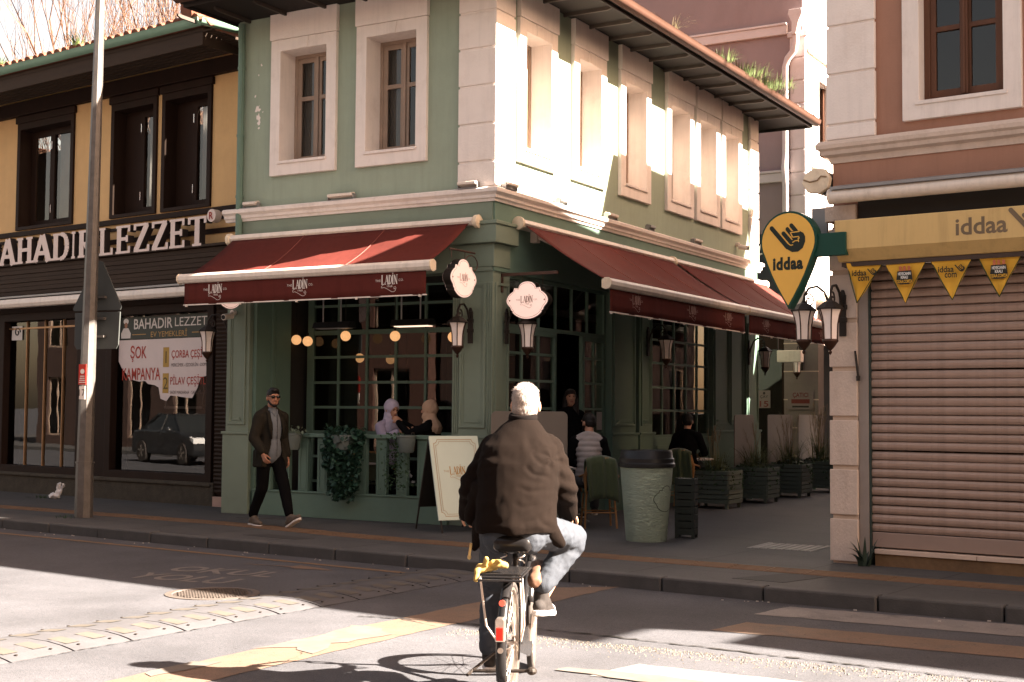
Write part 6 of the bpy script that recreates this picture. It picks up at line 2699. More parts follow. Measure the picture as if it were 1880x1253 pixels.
def globe(label, x, y, z, m=M_GLOBE, r=.075):
    t = thing('globe_lamp', label, 'pendant lamp', (x, y, z), group='glowing globe pendant lamps')
    b = MB()
    b.ell((0, 0, 0), r, 18, 12)
    b.build('globe', m, t, smooth='all')
    b = MB()
    b.tube([(0, 0, r), (0, 0, 3.45 - z)], .005, 5)
    b.tube([(0, 0, r - .01), (0, 0, r + .05)], .018, 8)
    b.build('cord', M_IRON, t)


globe('leftmost globe lamp, cut by the side jamb', -4.0, .93, 2.67)
globe('globe lamp just right of the jamb, second from the left', -3.72, .85, 2.64)
globe('globe lamp in the middle of the front opening', -2.98, .8, 2.7)
globe('globe lamp below the right patio heater', -2.1, .8, 2.68)
globe('globe lamp half behind the corner lantern', -1.15, .85, 2.65)
globe('small globe lamp behind the glazing bar', -4.05, 2.6, 2.46)
globe('lower globe lamp inside, right of the middle', -3.3, 2.4, 2.42, M_GLOBED)


def heater(label, x, lit):
    t = thing('patio_heater', label, 'heater', (x, .55, 2.8), group='hanging infrared heaters')
    b = MB()
    b.prism([(-.1, .0), (.1, .0), (.06, .09), (-.06, .09)], -.33, .33, 'x')
    b.build('housing', M_BLACK, t, bevel=.006)
    b = MB()
    b.box(-.28, .28, -.07, .07, -.012, -.002)
    b.build('element', mat('lit heater element' if lit else 'cold heater element', (.3, .3, .28), .4, emit=(1, .7, .5) if lit else None, estr=.13 if lit else 0), t)
    b = MB()
    for xx in (-.2, .12):
        b.tube([(xx, 0, .09), (xx, 0, .65)], .012, 6)
    b.build('hanger', M_GREY, t)


heater('patio heater hanging on the left behind the front awning', -3.0, False)
heater('patio heater hanging on the right with a lit strip', -1.62, True)
# small wall spotlight and ceiling strip lights by the side door
t = thing('ceiling_lights', 'short white strip lights inside above the side door', 'strip light', (-.9, 1.6, 3.3))
for i in range(4):
    b = MB()
    b.box(-.25 + .12 * (i % 2), .15 + .12 * (i % 2), -.02 + i * .35, .02 + i * .35, -.02, .0)
    b.build('strip', mat('lit strip', (.8, .8, .75), .4, emit=(1, .9, .75), estr=.5), t)

# ------------------------------------------------------------------ litter and weeds
b = MB()
rn = random.Random(31)
b.ell((0, 0, .05), (.13, .06, .05), 14, 9)
b.tube([(.05, 0, .06), (.09, .01, .17), (.1, .0, .26)], [.045, .03, .035], 8)
b.tube([(.1, 0, .06), (.17, .02, .2), (.2, .02, .25)], [.03, .022, .03], 8)
me = blob(b, .008, 3, .4, lambda c: .02 * noise.noise(c * 22))
pl = link('plastic_bag', me, mat('crumpled white plastic', (.6, .56, .53), .35, .1, 9), None, T(-8.72, .55, .12), smooth='all')
tag(pl, 'crumpled white plastic bag lying by the dark shop base', 'litter')


def weed(label, M, n, L, seed, m=M_LEAF2, s=.08, w=.012):
    r = random.Random(seed)
    b = MB()
    for i in range(n):
        a = r.uniform(0, 6.28)
        q = r.uniform(0, s)
        blade(b, q * cos(a), q * sin(a), 0, L * r.uniform(.4, 1.1), r.uniform(.1, .9), a, w * r.uniform(.6, 1.3), n=4)
    return tag(b.build('weed', m, None, M=M), label, 'weed', 'weeds on roofs and paving')


weed('dark fleshy weed growing at the foot of the shutter rail', RM @ T(.38, -.1, .12), 16, .34, 1, mat('dark fleshy leaf', (.025, .04, .028), .45, .3, 8), .06, .06)
weed('low weed tuft at the foot of the street pole', T(-5.6, -2.0, .12), 30, .06, 2, M_LEAF, .2)
weed('low weed tuft beside the plastic bag', T(-9.1, .6, .12), 40, .07, 3, M_LEAF, .22)
weed('tall pale weed sprouting from the cafe gutter near the top', T(.84, 3.9, 7.42), 40, .42, 4, mat('pale straw weed', (.14, .115, .05), .7, .2, 8), .12, .01)
weed('bushy green weed on the middle of the cafe gutter', T(.82, 5.9, 7.42), 220, .3, 5, M_LEAF2, .3)
weed('green weed clump lower down the cafe gutter', T(.82, 7.0, 7.42), 420, .3, 6, M_LEAF2, .5)
weed('thick grass clump on the cafe gutter near the far end', T(.82, 8.1, 7.42), 480, .32, 7, M_LEAF2, .6)
weed('sparse grass on the gutter edge between the clumps', T(.82, 7.5, 7.42), 60, .2, 11, MATS['pale straw weed'], .4)
weed('green weed on the ochre shop roof by the pole', YM @ T(-3.2, -1.12, 7.42), 60, .3, 8, M_LEAF2, .12)
weed('weed at the far left of the ochre shop roof', YM @ T(-5.35, -1.12, 7.42), 60, .26, 9, M_LEAF2, .15)
weed('small weed on the ochre shop roof right of the pole', YM @ T(-2.5, -1.12, 7.42), 30, .16, 10, M_LEAF2, .1)
# bird spikes at the far gutter end
b = MB()
rq = random.Random(8)
for i in range(26):
    y = 9.7 + i * .045
    b.tube([(.9, y, 7.42), (.9 + rq.uniform(-.06, .06), y + rq.uniform(-.04, .04), 7.44 + rq.uniform(.08, .14))], .003, 4)
tag(b.build('bird_spikes', M_CHROME, None), 'thin metal bird spikes on the far end of the cafe gutter', 'bird spikes')
# small rubbish specks along the kerb
b = MB()
for i in range(40):
    x = rq.uniform(-6, 7)
    y = kerb_y(x) - abs(rq.gauss(.05, .1)) - .01
    s = rq.uniform(.005, .016)
    b.box(x, x + s * 1.6, y, y + s, 0.001, .004 + s * .3)
b.build('gutter_litter', mat('pale litter', (.4, .36, .32), .8), kind='stuff')

# ------------------------------------------------------------------ bare trees beyond the ochre shop
M_BARK = mat('sunlit twig bark', (.13, .07, .042), .85, .3, 6, bump=.3)
M_BARKD = mat('trunk bark', (.07, .045, .03), .9, .3, 6, bump=.5)


def tree(label, x, y, h, seed, spread=.6):
    r = random.Random(seed)
    t = thing('bare_tree', label, 'tree', (x, y, 0), group='bare trees beyond the roofs')
    trunk, crown, tw = MB(), MB(), MB()

    def grow(p, d, L, rad, lvl):
        n = 4
        pts = [p]
        q = p.copy()
        dd = d.copy()
        for i in range(n):
            dd = (dd + Vector((r.gauss(0, .09), r.gauss(0, .09), r.gauss(.06, .05)))).normalized()
            q = q + dd * (L / n)
            pts.append(q.copy())
        rs = [rad * (1 - .45 * i / n) for i in range(n + 1)]
        tgt = trunk if lvl == 0 else (crown if lvl < 3 else tw)
        tgt.tube(pts, rs, 7 if lvl < 2 else (4 if lvl < 3 else 3), cap=lvl < 2)
        if lvl >= 5:
            return
        k = {0: 5, 1: 5, 2: 5, 3: 4, 4: 2}[lvl]
        for i in range(k):
            tt_ = r.uniform(.3, 1.0) if i else 1.0
            idx = min(int(tt_ * n), n - 1)
            base = pts[idx].lerp(pts[idx + 1], tt_ * n - idx) if idx < n else pts[-1]
            az = r.uniform(0, 6.28)
            tilt = r.uniform(.25, spread) if lvl else r.uniform(.15, spread * .8)
            pd = dd.orthogonal().normalized()
            pd.rotate(Matrix.Rotation(az, 3, dd))
            nd = (dd * cos(tilt) + pd * sin(tilt) + Vector((0, 0, .25))).normalized()
            grow(base, nd, L * r.uniform(.5, .8), max(.0065, rs[-1] * r.uniform(.6, .85)), lvl + 1)

    grow(Vector((0, 0, 0)), Vector((0, 0, 1)), h * .36, h * .018, 0)
    trunk.build('trunk', M_BARKD, t, smooth='all')
    crown.build('branches', M_BARK, t)
    tw.build('twigs', M_BARK, t)


tree('bare reddish tree left of the street pole, beyond the ochre roof', -14.5, 9.0, 14.5, 41)
tree('bare tree behind the street pole, beyond the ochre roof', -11.6, 8.5, 13.5, 43)
tree('bare tree next to the cafe eave, beyond the ochre roof', -8.8, 9.5, 13.5, 45)
tree('thick bare tree just behind the ochre roof', -12.8, 6.0, 13.0, 51)
tree('bare tree at the far left edge, beyond the ochre roof', -17.5, 9.8, 14.5, 47)

# ------------------------------------------------------------------ people
M_SKIN = mat('skin', (.42, .22, .14), .55, .06, 8)
M_SKIN2 = mat('tanned skin', (.34, .16, .095), .55, .06, 8)
M_LENS = mat('dark sunglass lens', (.008, .007, .006), .15, 0, 3)
V = Vector


def cloth_disp(amp, f=(7, 7, 7), seed=0.0, p=1.0):
    def d(co):
        q = V((co.x * f[0] + seed, co.y * f[1] + seed * 1.7, co.z * f[2] - seed))
        w = V((noise.noise(q * .5), noise.noise(q * .5 + V((5, 1, 2))), noise.noise(q * .5 + V((1, 7, 3))))) * .9
        n = noise.noise(q + w)
        return amp * (1 - abs(n) * 2.2) * p - amp * .35
    return d


def head_shapes(b, c, R, s=1.0, face=True):
    """skull, jaw, nose, ears; R = 3x3 rotation (head looks towards local -Y); c = skull centre"""
    P = lambda x, y, z: V(c) + R @ V((x * s, y * s, z * s))
    b.ell(P(0, .008, .015), (.074 * s, .094 * s, .098 * s), 18, 12, M=R)
    b.ell(P(0, -.03, -.055), (.056 * s, .06 * s, .062 * s), 16, 10, M=R)
    b.ell(P(0, -.055, -.095), (.03 * s, .03 * s, .025 * s), 12, 8, M=R)
    b.ell(P(0, -.07, -.02), (.05 * s, .02 * s, .05 * s), 12, 8, M=R)
    if face:
        b.cap(P(0, -.09, .012), P(0, -.112, -.028), .009 * s, .014 * s, 8, 3)
        b.cap(P(-.016, -.098, -.032), P(.016, -.098, -.032), .009 * s, .009 * s, 8, 3)
        b.cap(P(-.045, -.082, .03), P(.045, -.082, .03), .012 * s, .012 * s, 8, 3)
        b.cap(P(-.018, -.088, -.06), P(.018, -.088, -.06), .009 * s, .009 * s, 8, 3)
    for sx in (-1, 1):
        b.ell(P(sx * .078, .012, -.015), (.012 * s, .022 * s, .034 * s), 10, 8, M=R)


def neck_shape(b, c, R, chest, r=.054):
    b.cap(V(c) + R @ V((0, .025, -.05)), V(chest), r, r * 1.12, 12, 4)


def hand_shapes(b, w, d, n, side=1, curl=.5, s=1.0, thumb_in=.4):
    """w wrist, d direction of fingers, n palm normal (palm faces n), side: +1 thumb towards d x n"""
    w, d, n = V(w), V(d).normalized(), V(n)
    n = (n - d * n.dot(d)).normalized()
    t = d.cross(n) * side
    for k in range(4):
        o = (k - 1.5) * .019 * s
        a, e = w + d * .012 * s + t * o * .7, w + d * .085 * s + t * o
        b.cap(a, e, .0145 * s, .0115 * s, 8, 3)
        L = (.06, .074, .07, .055)[3 - k] * s if side > 0 else (.06, .074, .07, .055)[3 - k] * s
        p = e
        dd = d.copy()
        for j, fr in enumerate((.45, .32, .23)):
            an = curl * (.75 if j == 0 else 1.0)
            dd = (dd * cos(an) + n * sin(an)).normalized()
            nn = (n * cos(an) - d * sin(an))
            q = p + dd * L * fr * 1.05
            b.cap(p, q, (.0096 - .0009 * j) * s, (.0088 - .0009 * j) * s, 7, 2)
            p = q
    a = w + d * .02 * s + t * .02 * s
    m = a + d * .03 * s + t * .03 * s + n * .012 * s
    e = m + d * .03 * s + t * .008 * s + n * .016 * s
    f = e + d * .02 * s + n * .014 * s - t * .004 * s
    b.cap(a, m, .014 * s, .0115 * s, 8, 3)
    b.cap(m, e, .0112 * s, .0098 * s, 8, 3)
    b.cap(e, f, .0098 * s, .0085 * s, 8, 3)


def limb(b, pts, rs, n=12):
    for i in range(len(pts) - 1):
        b.cap(pts[i], pts[i + 1], rs[i], rs[i + 1], n, 4)


def shoe_blob(b, ankle, toe_dir, up=(0, 0, 1), s=1.0, L=.27):
    """shoe body under an ankle; toe_dir = heading of the toe"""
    a, d, u = V(ankle), V(toe_dir).normalized(), V(up)
    u = (u - d * u.dot(d)).normalized()
    heel = a - d * .06 * s - u * .055 * s
    ball = a + d * .12 * s - u * .068 * s
    toe = a + d * .19 * s - u * .072 * s
    b.cap(a + u * .02, a - u * .03, .045 * s, .048 * s)
    b.cap(heel, ball, .036 * s, .04 * s)
    b.cap(ball, toe, .04 * s, .03 * s)
    b.cap(a, ball, .045 * s, .038 * s)
    return heel, ball, toe, u, d


def sole_mesh(b, ankle, toe_dir, up=(0, 0, 1), s=1.0, th=.028, drop=.095):
    a, d, u = V(ankle), V(toe_dir).normalized(), V(up)
    u = (u - d * u.dot(d)).normalized()
    sd = d.cross(u)
    out = [(-.105, 0), (-.095, .03), (-.05, .04), (.03, .036), (.1, .047), (.17, .042), (.215, .018), (.222, 0)]
    pts = out + [(x, -y) for x, y in reversed(out[1:-1])]
    n = len(pts)
    vs_ = []
    for k, h in enumerate((-drop - th, -drop)):
        for x, y in pts:
            vs_.append(tuple(a + d * (x * s) + sd * (y * s) + u * (h * s)))
    fs_ = [tuple(reversed(range(n))), tuple(range(n, 2 * n))] + [(i, (i + 1) % n, n + (i + 1) % n, n + i) for i in range(n)]
    b.add(vs_, fs_)


def rot3(rz=0, rx=0, ry=0):
    return (Matrix.Rotation(radians(rz), 3, 'Z') @ Matrix.Rotation(radians(rx), 3, 'X') @ Matrix.Rotation(radians(ry), 3, 'Y'))


# ---------------- walking man (local: faces -Y; his left is +X) ----------------
def walking_man():
    t = thing('person', 'walking man in dark coat, grey shirt, black trousers and sunglasses', 'person', (-2.42, -1.5, .12), rz=72)
    hc = (0, -.045, 1.655)
    R = rot3(rz=-14, rx=4)
    # joints: left leg forward (towards -Y), right leg back
    hipL, hipR = V((.09, 0, .9)), V((-.09, .01, .9))
    kneeL, ankL = V((.09, -.2, .5)), V((.08, -.33, .155))
    kneeR, ankR = V((-.08, .06, .49)), V((-.08, .27, .115))
    shL, shR = V((.175, .0, 1.395)), V((-.175, .0, 1.395))
    elL, wrL = V((.255, .11, 1.13)), V((.25, .0, .88))
    elR, wrR = V((-.265, -.03, 1.13)), V((-.23, -.19, .93))
    b = MB()
    head_shapes(b, hc, R)
    neck_shape(b, hc, R, (0, .01, 1.45))
    b.ell((0, .01, 1.3), (.16, .1, .22))
    b.ell((0, .01, 1.0), (.14, .1, .2))
    for s_, e_, w_ in ((shL, elL, wrL), (shR, elR, wrR)):
        limb(b, [V((0, 0, 1.4)), s_, e_, w_], [.06, .05, .038, .026])
    for h_, k_, a_ in ((hipL, kneeL, ankL), (hipR, kneeR, ankR)):
        limb(b, [V((0, 0, .95)), h_, k_, a_], [.08, .07, .05, .035])
    hand_shapes(b, wrL, (-.0, -.3, -1), (-1, 0, 0), -1, .45)
    hand_shapes(b, wrR, (.05, -.55, -.8), (1, 0, 0), 1, .75)
    link('body', blob(b, .0065, 4, .4, dec=.5), M_SKIN2, t, smooth='all')
    # trousers
    b = MB()
    b.ell((0, .0, .93), (.165, .115, .13))
    limb(b, [hipL, kneeL, ankL + V((0, 0, .03))], [.096, .075, .062])
    limb(b, [hipR, kneeR, ankR + V((0, 0, .03))], [.096, .075, .062])
    link('trousers', blob(b, .012, 5, .5, cloth_disp(.005, (9, 9, 6), 1)), mat('black trouser cloth', (.004, .0038, .004), .9, .2, 8, spec=.05), t, smooth='all')
    # shirt
    b = MB()
    b.ell((0, -.035, 1.26), (.14, .105, .24))
    b.ell((0, -.03, 1.0), (.135, .108, .2))
    b.cap((0, -.01, 1.43), (0, -.005, 1.5), .07, .062)
    sh = link('shirt', blob(b, .01, 4, .4, cloth_disp(.004, (9, 9, 5), 2)), mat('grey shirt', (.12, .13, .14), .8, .08, 8), t, smooth='all')
    bt = MB()
    for i in range(6):
        bt.ell((.004, -.142 - .002 * i, 1.36 - i * .075), .006, 8, 6)
    bt.tube([(.012, -.13, 1.43), (.012, -.143, 1.25), (.012, -.137, .9)], .003, 4)
    bt.build('buttons', M_IRON, sh)
    cl = MB()
    cl.tube([(-.07, .02, 1.5), (-.05, -.06, 1.49), (-.015, -.11, 1.42)], .014, 6)
    cl.tube([(.07, .02, 1.5), (.05, -.06, 1.49), (.02, -.11, 1.42)], .014, 6)
    cl.build('collar', MATS['grey shirt'], sh, smooth='all')
    # open coat: shell cut open at the front
    b = MB()
    b.ell((0, .01, 1.36), (.215, .125, .13))
    b.cap((0, .015, 1.3), (0, .02, .95), .16, .165)
    b.ell((.1, .02, .95), (.1, .13, .2))
    b.ell((-.1, .02, .95), (.1, .13, .2))
    b.box(-.19, .19, -.1, .13, .76, .98)
    for s in (-1, 1):
        b.cap((s * .05, .03, 1.5), (s * .16, .01, 1.41), .055, .075)
    limb(b, [shL, elL, wrL + V((0, .01, .04))], [.08, .07, .056])
    limb(b, [shR, elR, wrR + V((0, .02, .04))], [.08, .07, .056])
    me = blob(b, .011, 6, .5, cloth_disp(.006, (8, 8, 5), 3))
    bm = bmesh.new()
    bm.from_mesh(me)
    kill = [f for f in bm.faces if abs(f.calc_center_median().x - .01) < .085 + max(0, (1.05 - f.calc_center_median().z)) * .16 and f.calc_center_median().y < -.02 and f.calc_center_median().z < 1.47]
    bmesh.ops.delete(bm, geom=kill, context='FACES')
    bm.to_mesh(me)
    bm.free()
    co = link('coat', me, mat('dark olive coat', (.017, .0145, .0105), .9, .15, 7, bump=.2, bscale=150, spec=.08), t, smooth='all')
    so = co.modifiers.new('thick', 'SOLIDIFY')
    so.thickness = .012
    lp = MB()
    for s in (-1, 1):
        lp.tube([(s * .08, .03, 1.5), (s * .085, -.07, 1.46), (s * .1 + .01, -.135, 1.3), (s * .09 + .01, -.155, 1.12)], [.02, .03, .034, .008], 6, flat=(1, .35))
    lp.build('lapel', MATS['dark olive coat'], co, smooth='all')
    # hair, beard, sunglasses
    def hp(x, y, z):
        return V(hc) + R @ V((x, y, z))
    b = MB()
    b.ell(hp(0, .018, .045), (.082, .1, .082), 16, 10, M=R)
    b.ell(hp(0, .05, .0), (.08, .068, .085), 16, 10, M=R)
    b.ell(hp(0, -.05, .095), (.06, .05, .03), 12, 8, M=R)
    link('hair', blob(b, .009, 3, .4, lambda c: .004 * noise.noise(c * 60)), mat('black hair', (.008, .006, .005), .6, .2, 40), t, smooth='all')
    b = MB()
    b.ell(hp(0, -.058, -.098), (.036, .033, .028), 12, 8, M=R)
    for s in (-1, 1):
        b.cap(hp(s * .066, -.005, -.05), hp(s * .045, -.055, -.085), .014, .018)
    b.cap(hp(-.02, -.09, -.046), hp(.02, -.09, -.046), .006, .006)
    link('beard', blob(b, .007, 3, .4), MATS['black hair'], t, smooth='all')
    b = MB()
    for s in (-1, 1):
        b.ell(hp(s * .033, -.1, .012), (.028, .009, .022), 12, 8, M=R)
        b.tube([hp(s * .06, -.09, .018), hp(s * .083, .01, .01)], .004, 5)
    b.tube([hp(-.012, -.106, .016), hp(.012, -.106, .016)], .004, 5)
    b.build('sunglasses', M_LENS, t, smooth='all')
    # shoes
    MS = mat('brown grey sneaker', (.1, .075, .055), .7, .2, 20)
    for ank, td, up in ((ankL + V((0, -.01, -.015)), (0.05, -.9, .42), (0, .42, .9)), (ankR + V((0, -.01, .0)), (-.05, -1, -.02), (0, 0, 1))):
        b = MB()
        shoe_blob(b, ank, td, up)
        so_ = link('shoe', blob(b, .008, 3, .4), MS, t, smooth='all')
        b = MB()
        sole_mesh(b, ank, td, up)
        b.build('sole', mat('off white sole', (.6, .54, .48), .6, .08, 10), so_, bevel=.008)
    return t


walking_man()


# ---------------- cyclist and bicycle ----------------
BKM = T(5.2, -8.5, 0) @ RZ(22.5)
bk = thing('bicycle', 'old black city bicycle with rear rack, silver rims and red tail light', 'bicycle', M=BKM)
M_TYRE = mat('worn tyre rubber', (.05, .042, .037), .8, .2, 20)
M_TYREW = mat('pale tyre tread', (.3, .25, .2), .8, .2, 20)
M_BKF = mat('black enamel', (.012, .011, .011), .25, .1, 8)
M_STEEL = mat('aged chrome', (.55, .48, .42), .3, .2, 15, metal=.9)
M_WSTEEL = mat('cream painted rod', (.5, .42, .36), .4, .1, 9)


def wheel(y, steer=0.0):
    M = T(0, y, .34) @ RZ(steer)
    b = MB()
    pts = [(0, .32 * cos(a), .32 * sin(a)) for a in [2 * pi * i / 48 for i in range(48)]]
    b.tube(pts, .021, 10, closed=True)
    w = b.build('wheel', M_TYRE, bk, M=M, smooth='all')
    b = MB()
    ring = []
    for i in range(48):
        a = 2 * pi * i / 48
        for x, r in ((-.013, .304), (-.014, .289), (.014, .289), (.013, .304)):
            ring.append((x, r * cos(a), r * sin(a)))
    fs_ = []
    for i in range(48):
        j = (i + 1) % 48
        for k in range(3):
            fs_.append((i * 4 + k, j * 4 + k, j * 4 + k + 1, i * 4 + k + 1))
    b.add(ring, fs_)
    b.build('rim', M_STEEL, w)
    b = MB()
    for i in range(36):
        a = 2 * pi * i / 36
        s = -1 if i % 2 else 1
        a2 = a + (.35 if (i // 2) % 2 else -.35)
        b.tube([(s * .028, .02 * cos(a2), .02 * sin(a2)), (0, .292 * cos(a), .292 * sin(a))], .0016, 4, cap=False)
    b.build('spokes', M_STEEL, w)
    b = MB()
    b.tube([(-.05, 0, 0), (.05, 0, 0)], .012, 8)
    b.tube([(-.035, 0, 0), (-.025, 0, 0)], .026, 10)
    b.tube([(.025, 0, 0), (.035, 0, 0)], .026, 10)
    b.build('hub', M_STEEL, w)
    return w


def fender(y, a0, a1, r=.365, steer=0.0):
    b = MB()
    vs_, fs_ = [], []
    n = 26
    for i in range(n + 1):
        a = a0 + (a1 - a0) * i / n
        for x, dr in ((-.029, -.016), (-.02, .0), (0, .006), (.02, .0), (.029, -.016)):
            vs_.append((x, (r + dr) * cos(a), (r + dr) * sin(a)))
    for i in range(n):
        for k in range(4):
            q = i * 5 + k
            fs_.append((q, q + 5, q + 6, q + 1))
    b.add(vs_, fs_)
    o = b.build('fender', M_BKF, bk, M=T(0, y, .34) @ RZ(steer), smooth='all')
    so = o.modifiers.new('thick', 'SOLIDIFY')
    so.thickness = .003
    return o


wheel(0)
wheel(1.06, 4)
fender(0, radians(20), radians(205))
fender(1.06, radians(-5), radians(160), steer=4)
b = MB()
b.tube([(0, .44, .28), (0, .2, .84)], .016, 10)
b.tube([(0, .3, .58), (0, .86, .86)], .015, 10)
b.tube([(0, .44, .28), (0, .9, .68)], .018, 10)
b.tube([(0, .855, .93), (0, .92, .64)], .02, 10)
for s in (-1, 1):
    b.tube([(s * .02, .25, .7), (s * .055, .05, .38), (s * .058, 0, .34)], .009, 7)
    b.tube([(s * .03, .42, .28), (s * .055, .1, .32), (s * .058, 0, .34)], .01, 7)
b.tube([(-.045, .44, .28), (.045, .44, .28)], .022, 10)
b.build('frame', M_BKF, bk, smooth='all')
b = MB()
b.tube([(-.045, .925, .64), (.045, .925, .64)], .016, 8)
for s in (-1, 1):
    b.tube([(s * .045, .925, .64), (s * .05, .97, .5), (s * .052, 1.06, .34)], [.014, .013, .01], 8)
b.build('fork', M_BKF, bk, smooth='all')
b = MB()
b.tube([(0, .86, .9), (0, .845, 1.0), (0, .88, 1.03)], .013, 8)
b.tube([(.27, .7, .975), (.26, .8, .99), (.14, .88, 1.02), (0, .89, 1.03), (-.17, .84, 1.02), (-.34, .7, .99), (-.38, .6, .975)], .0115, 8)
b.build('handlebar', M_STEEL, bk, smooth='all')
for p, q in (((.27, .7, .975), (.265, .81, .99)), ((-.38, .6, .975), (-.335, .71, .99))):
    b = MB()
    b.tube([p, q], .017, 8)
    b.build('grip', M_BLACK, bk, smooth='all')
# saddle
b = MB()
b.cap((-.065, .1, .875), (.065, .1, .875), .055, .055)
b.cap((0, .12, .88), (0, .33, .885), .05, .025)
b.box(-.09, .09, .06, .12, .835, .88)
link('saddle', blob(b, .01, 4, .5), M_BKF, bk, smooth='all')
b = MB()
for s in (-1, 1):
    z = [(s * .05 + .018 * cos(i * .9), .09 + .018 * sin(i * .9), .77 + i * .006) for i in range(14)]
    b.tube(z, .004, 5)
b.tube([(0, .195, .83), (0, .2, .87)], .012, 8)
b.build('saddle_springs', M_STEEL, bk)
# rack
b = MB()
for x in (-.12, -.05, .02, .1):
    b.tube([(x, -.3, .735), (x, .14, .74)], .005, 6)
for y in (-.3, -.1, .1):
    b.tube([(-.12, y, .735), (.1, y, .735)], .006, 6)
b.tube([(-.12, -.3, .735), (-.13, -.33, .72), (.105, -.33, .72), (.1, -.3, .735)], .007, 6)
b.box(-.115, .095, -.28, .08, .742, .75)
rk_ = b.build('rack', M_BKF, bk)
b = MB()
b.tube([(-.125, -.28, .73), (-.122, -.2, .6), (-.115, -.12, .45), (-.075, -.02, .36)], .0065, 6)
b.tube([(.1, -.28, .73), (.098, -.2, .6), (.09, -.1, .45), (.065, -.02, .36)], .0065, 6)
b.tube([(.06, -.05, .73), (.07, -.02, .5), (.062, 0, .35)], .0055, 6)
b.build('rack_stay', M_WSTEEL, rk_)
# lamp, reflectors
b = MB()
b.prism([(-.026, .41), (.026, .41), (.026, .52), (.018, .535), (-.018, .535), (-.026, .52)], -.405, -.35, 'y')
tl = b.build('tail_light', M_STEEL, bk, bevel=.006)
b = MB()
b.prism([(-.019, .418), (.019, .418), (.019, .485), (-.019, .485)], -.415, -.4055, 'y')
b.build('red_lens', mat('red lens', (.6, .015, .008), .2, .02, 4), tl, bevel=.005)
b = MB()
b.tube([(0, -.31, .6), (0, -.33, .602)], .017, 12)
b.build('reflector', mat('dusty red reflector', (.4, .06, .04), .3), bk)
b = MB()
b.tube([(0, -.375, .36), (0, -.385, .362)], .015, 12)
b.build('reflector', M_STEEL, bk)
# crank, pedals, chain guard
b = MB()
b.tube([(.06, .44, .28), (.075, .43, .44)], .011, 8)
b.tube([(-.06, .44, .28), (-.075, .44, .115)], .011, 8)
b.lathe([(.09, -.003), (.09, .003)], 20, M=T(.05, .44, .28) @ RY(90))
b.build('crank', M_STEEL, bk)
for x, z, y in ((.13, .44, .43), (-.13, .115, .44)):
    b = MB()
    b.box(x - .05, x + .05, y - .04, y + .04, z - .012, z + .012)
    b.build('pedal', M_BLACK, bk, bevel=.005)
b = MB()
b.prism([(-.05, .3), (.44, .19), (.55, .24), (.54, .33), (.45, .38), (.0, .4)], .058, .064, 'x')
b.build('chain_guard', M_BKF, bk, bevel=.004)
b = MB()
b.tube([(-.06, .05, .3), (-.2, -.02, .19), (-.22, -.1, .175)], .009, 6)
b.tube([(-.2, -.03, .185), (.12, -.06, .2)], .01, 6)
b.ell((.13, -.06, .2), (.03, .03, .022), 10, 8)
b.build('kickstand', M_IRON, bk)
# cream bag or basket hung ahead of the saddle on the right
b = MB()
b.cap((.1, .34, .64), (.1, .5, .7), .045, .05)
link('tan_pouch', blob(b, .01, 3, .5, lambda c: .006 * noise.noise(c * 30)), mat('tan leather', (.12, .065, .04), .6, .15, 9), bk, smooth='all')
# yellow gloves on the rack
b = MB()
b.cap((-.13, -.26, .775), (-.06, -.2, .785), .026, .028)
b.cap((-.06, -.24, .8), (.0, -.22, .79), .024, .02)
b.cap((-.14, -.28, .77), (-.145, -.3, .72), .018, .016)
b.cap((-.1, -.27, .8), (-.09, -.29, .83), .016, .014)
b.cap((-.05, -.24, .81), (-.02, -.27, .815), .014, .012)
gl = link('yellow_gloves', blob(b, .006, 3, .4, lambda c: .004 * noise.noise(c * 45)), mat('yellow work glove', (.3, .2, .06), .8, .12, 14), None, BKM, smooth='all')
tag(gl, 'crumpled yellow work gloves tucked on the bicycle rack', 'gloves')

# the rider (same local frame as the bicycle)
cy = thing('person', 'white-haired man in brown jacket and blue jeans riding the bicycle away', 'person', M=BKM)
hc = (.02, .51, 1.665)
R = rot3(rz=178, rx=-8)                    # head looks towards +Y
hipL, hipR = V((-.1, .2, .95)), V((.1, .2, .95))
kneeL, ankL = V((-.17, .53, .58)), V((-.165, .37, .215))
kneeR, ankR = V((.3, .6, .86)), V((.135, .38, .535))
shL, shR = V((-.18, .43, 1.41)), V((.18, .43, 1.41))
elL, wrL = V((-.275, .38, 1.18)), V((-.335, .6, 1.0))
elR, wrR = V((.255, .4, 1.18)), V((.262, .66, 1.01))
b = MB()
head_shapes(b, hc, R, 1.03)
neck_shape(b, hc, R, (0, .43, 1.5), .056)
b.ell((0, .36, 1.3), (.17, .1, .18))
b.ell((0, .26, 1.08), (.15, .12, .2))
for s_, e_, w_ in ((shL, elL, wrL), (shR, elR, wrR)):
    limb(b, [V((0, .4, 1.38)), s_, e_, w_], [.05, .05, .04, .028])
for h_, k_, a_ in ((hipL, kneeL, ankL), (hipR, kneeR, ankR)):
    limb(b, [V((0, .2, .98)), h_, k_, a_], [.08, .075, .052, .036])
hand_shapes(b, wrL + V((-.0, .0, -.0)), (.12, .85, -.25), (.1, -.2, -1), 1, .85, 1.05)
hand_shapes(b, wrR + V((.0, .0, -.0)), (-.1, .85, -.25), (-.1, -.2, -1), -1, .85, 1.05)
link('body', blob(b, .0065, 4, .4, dec=.6), M_SKIN, cy, smooth='all')
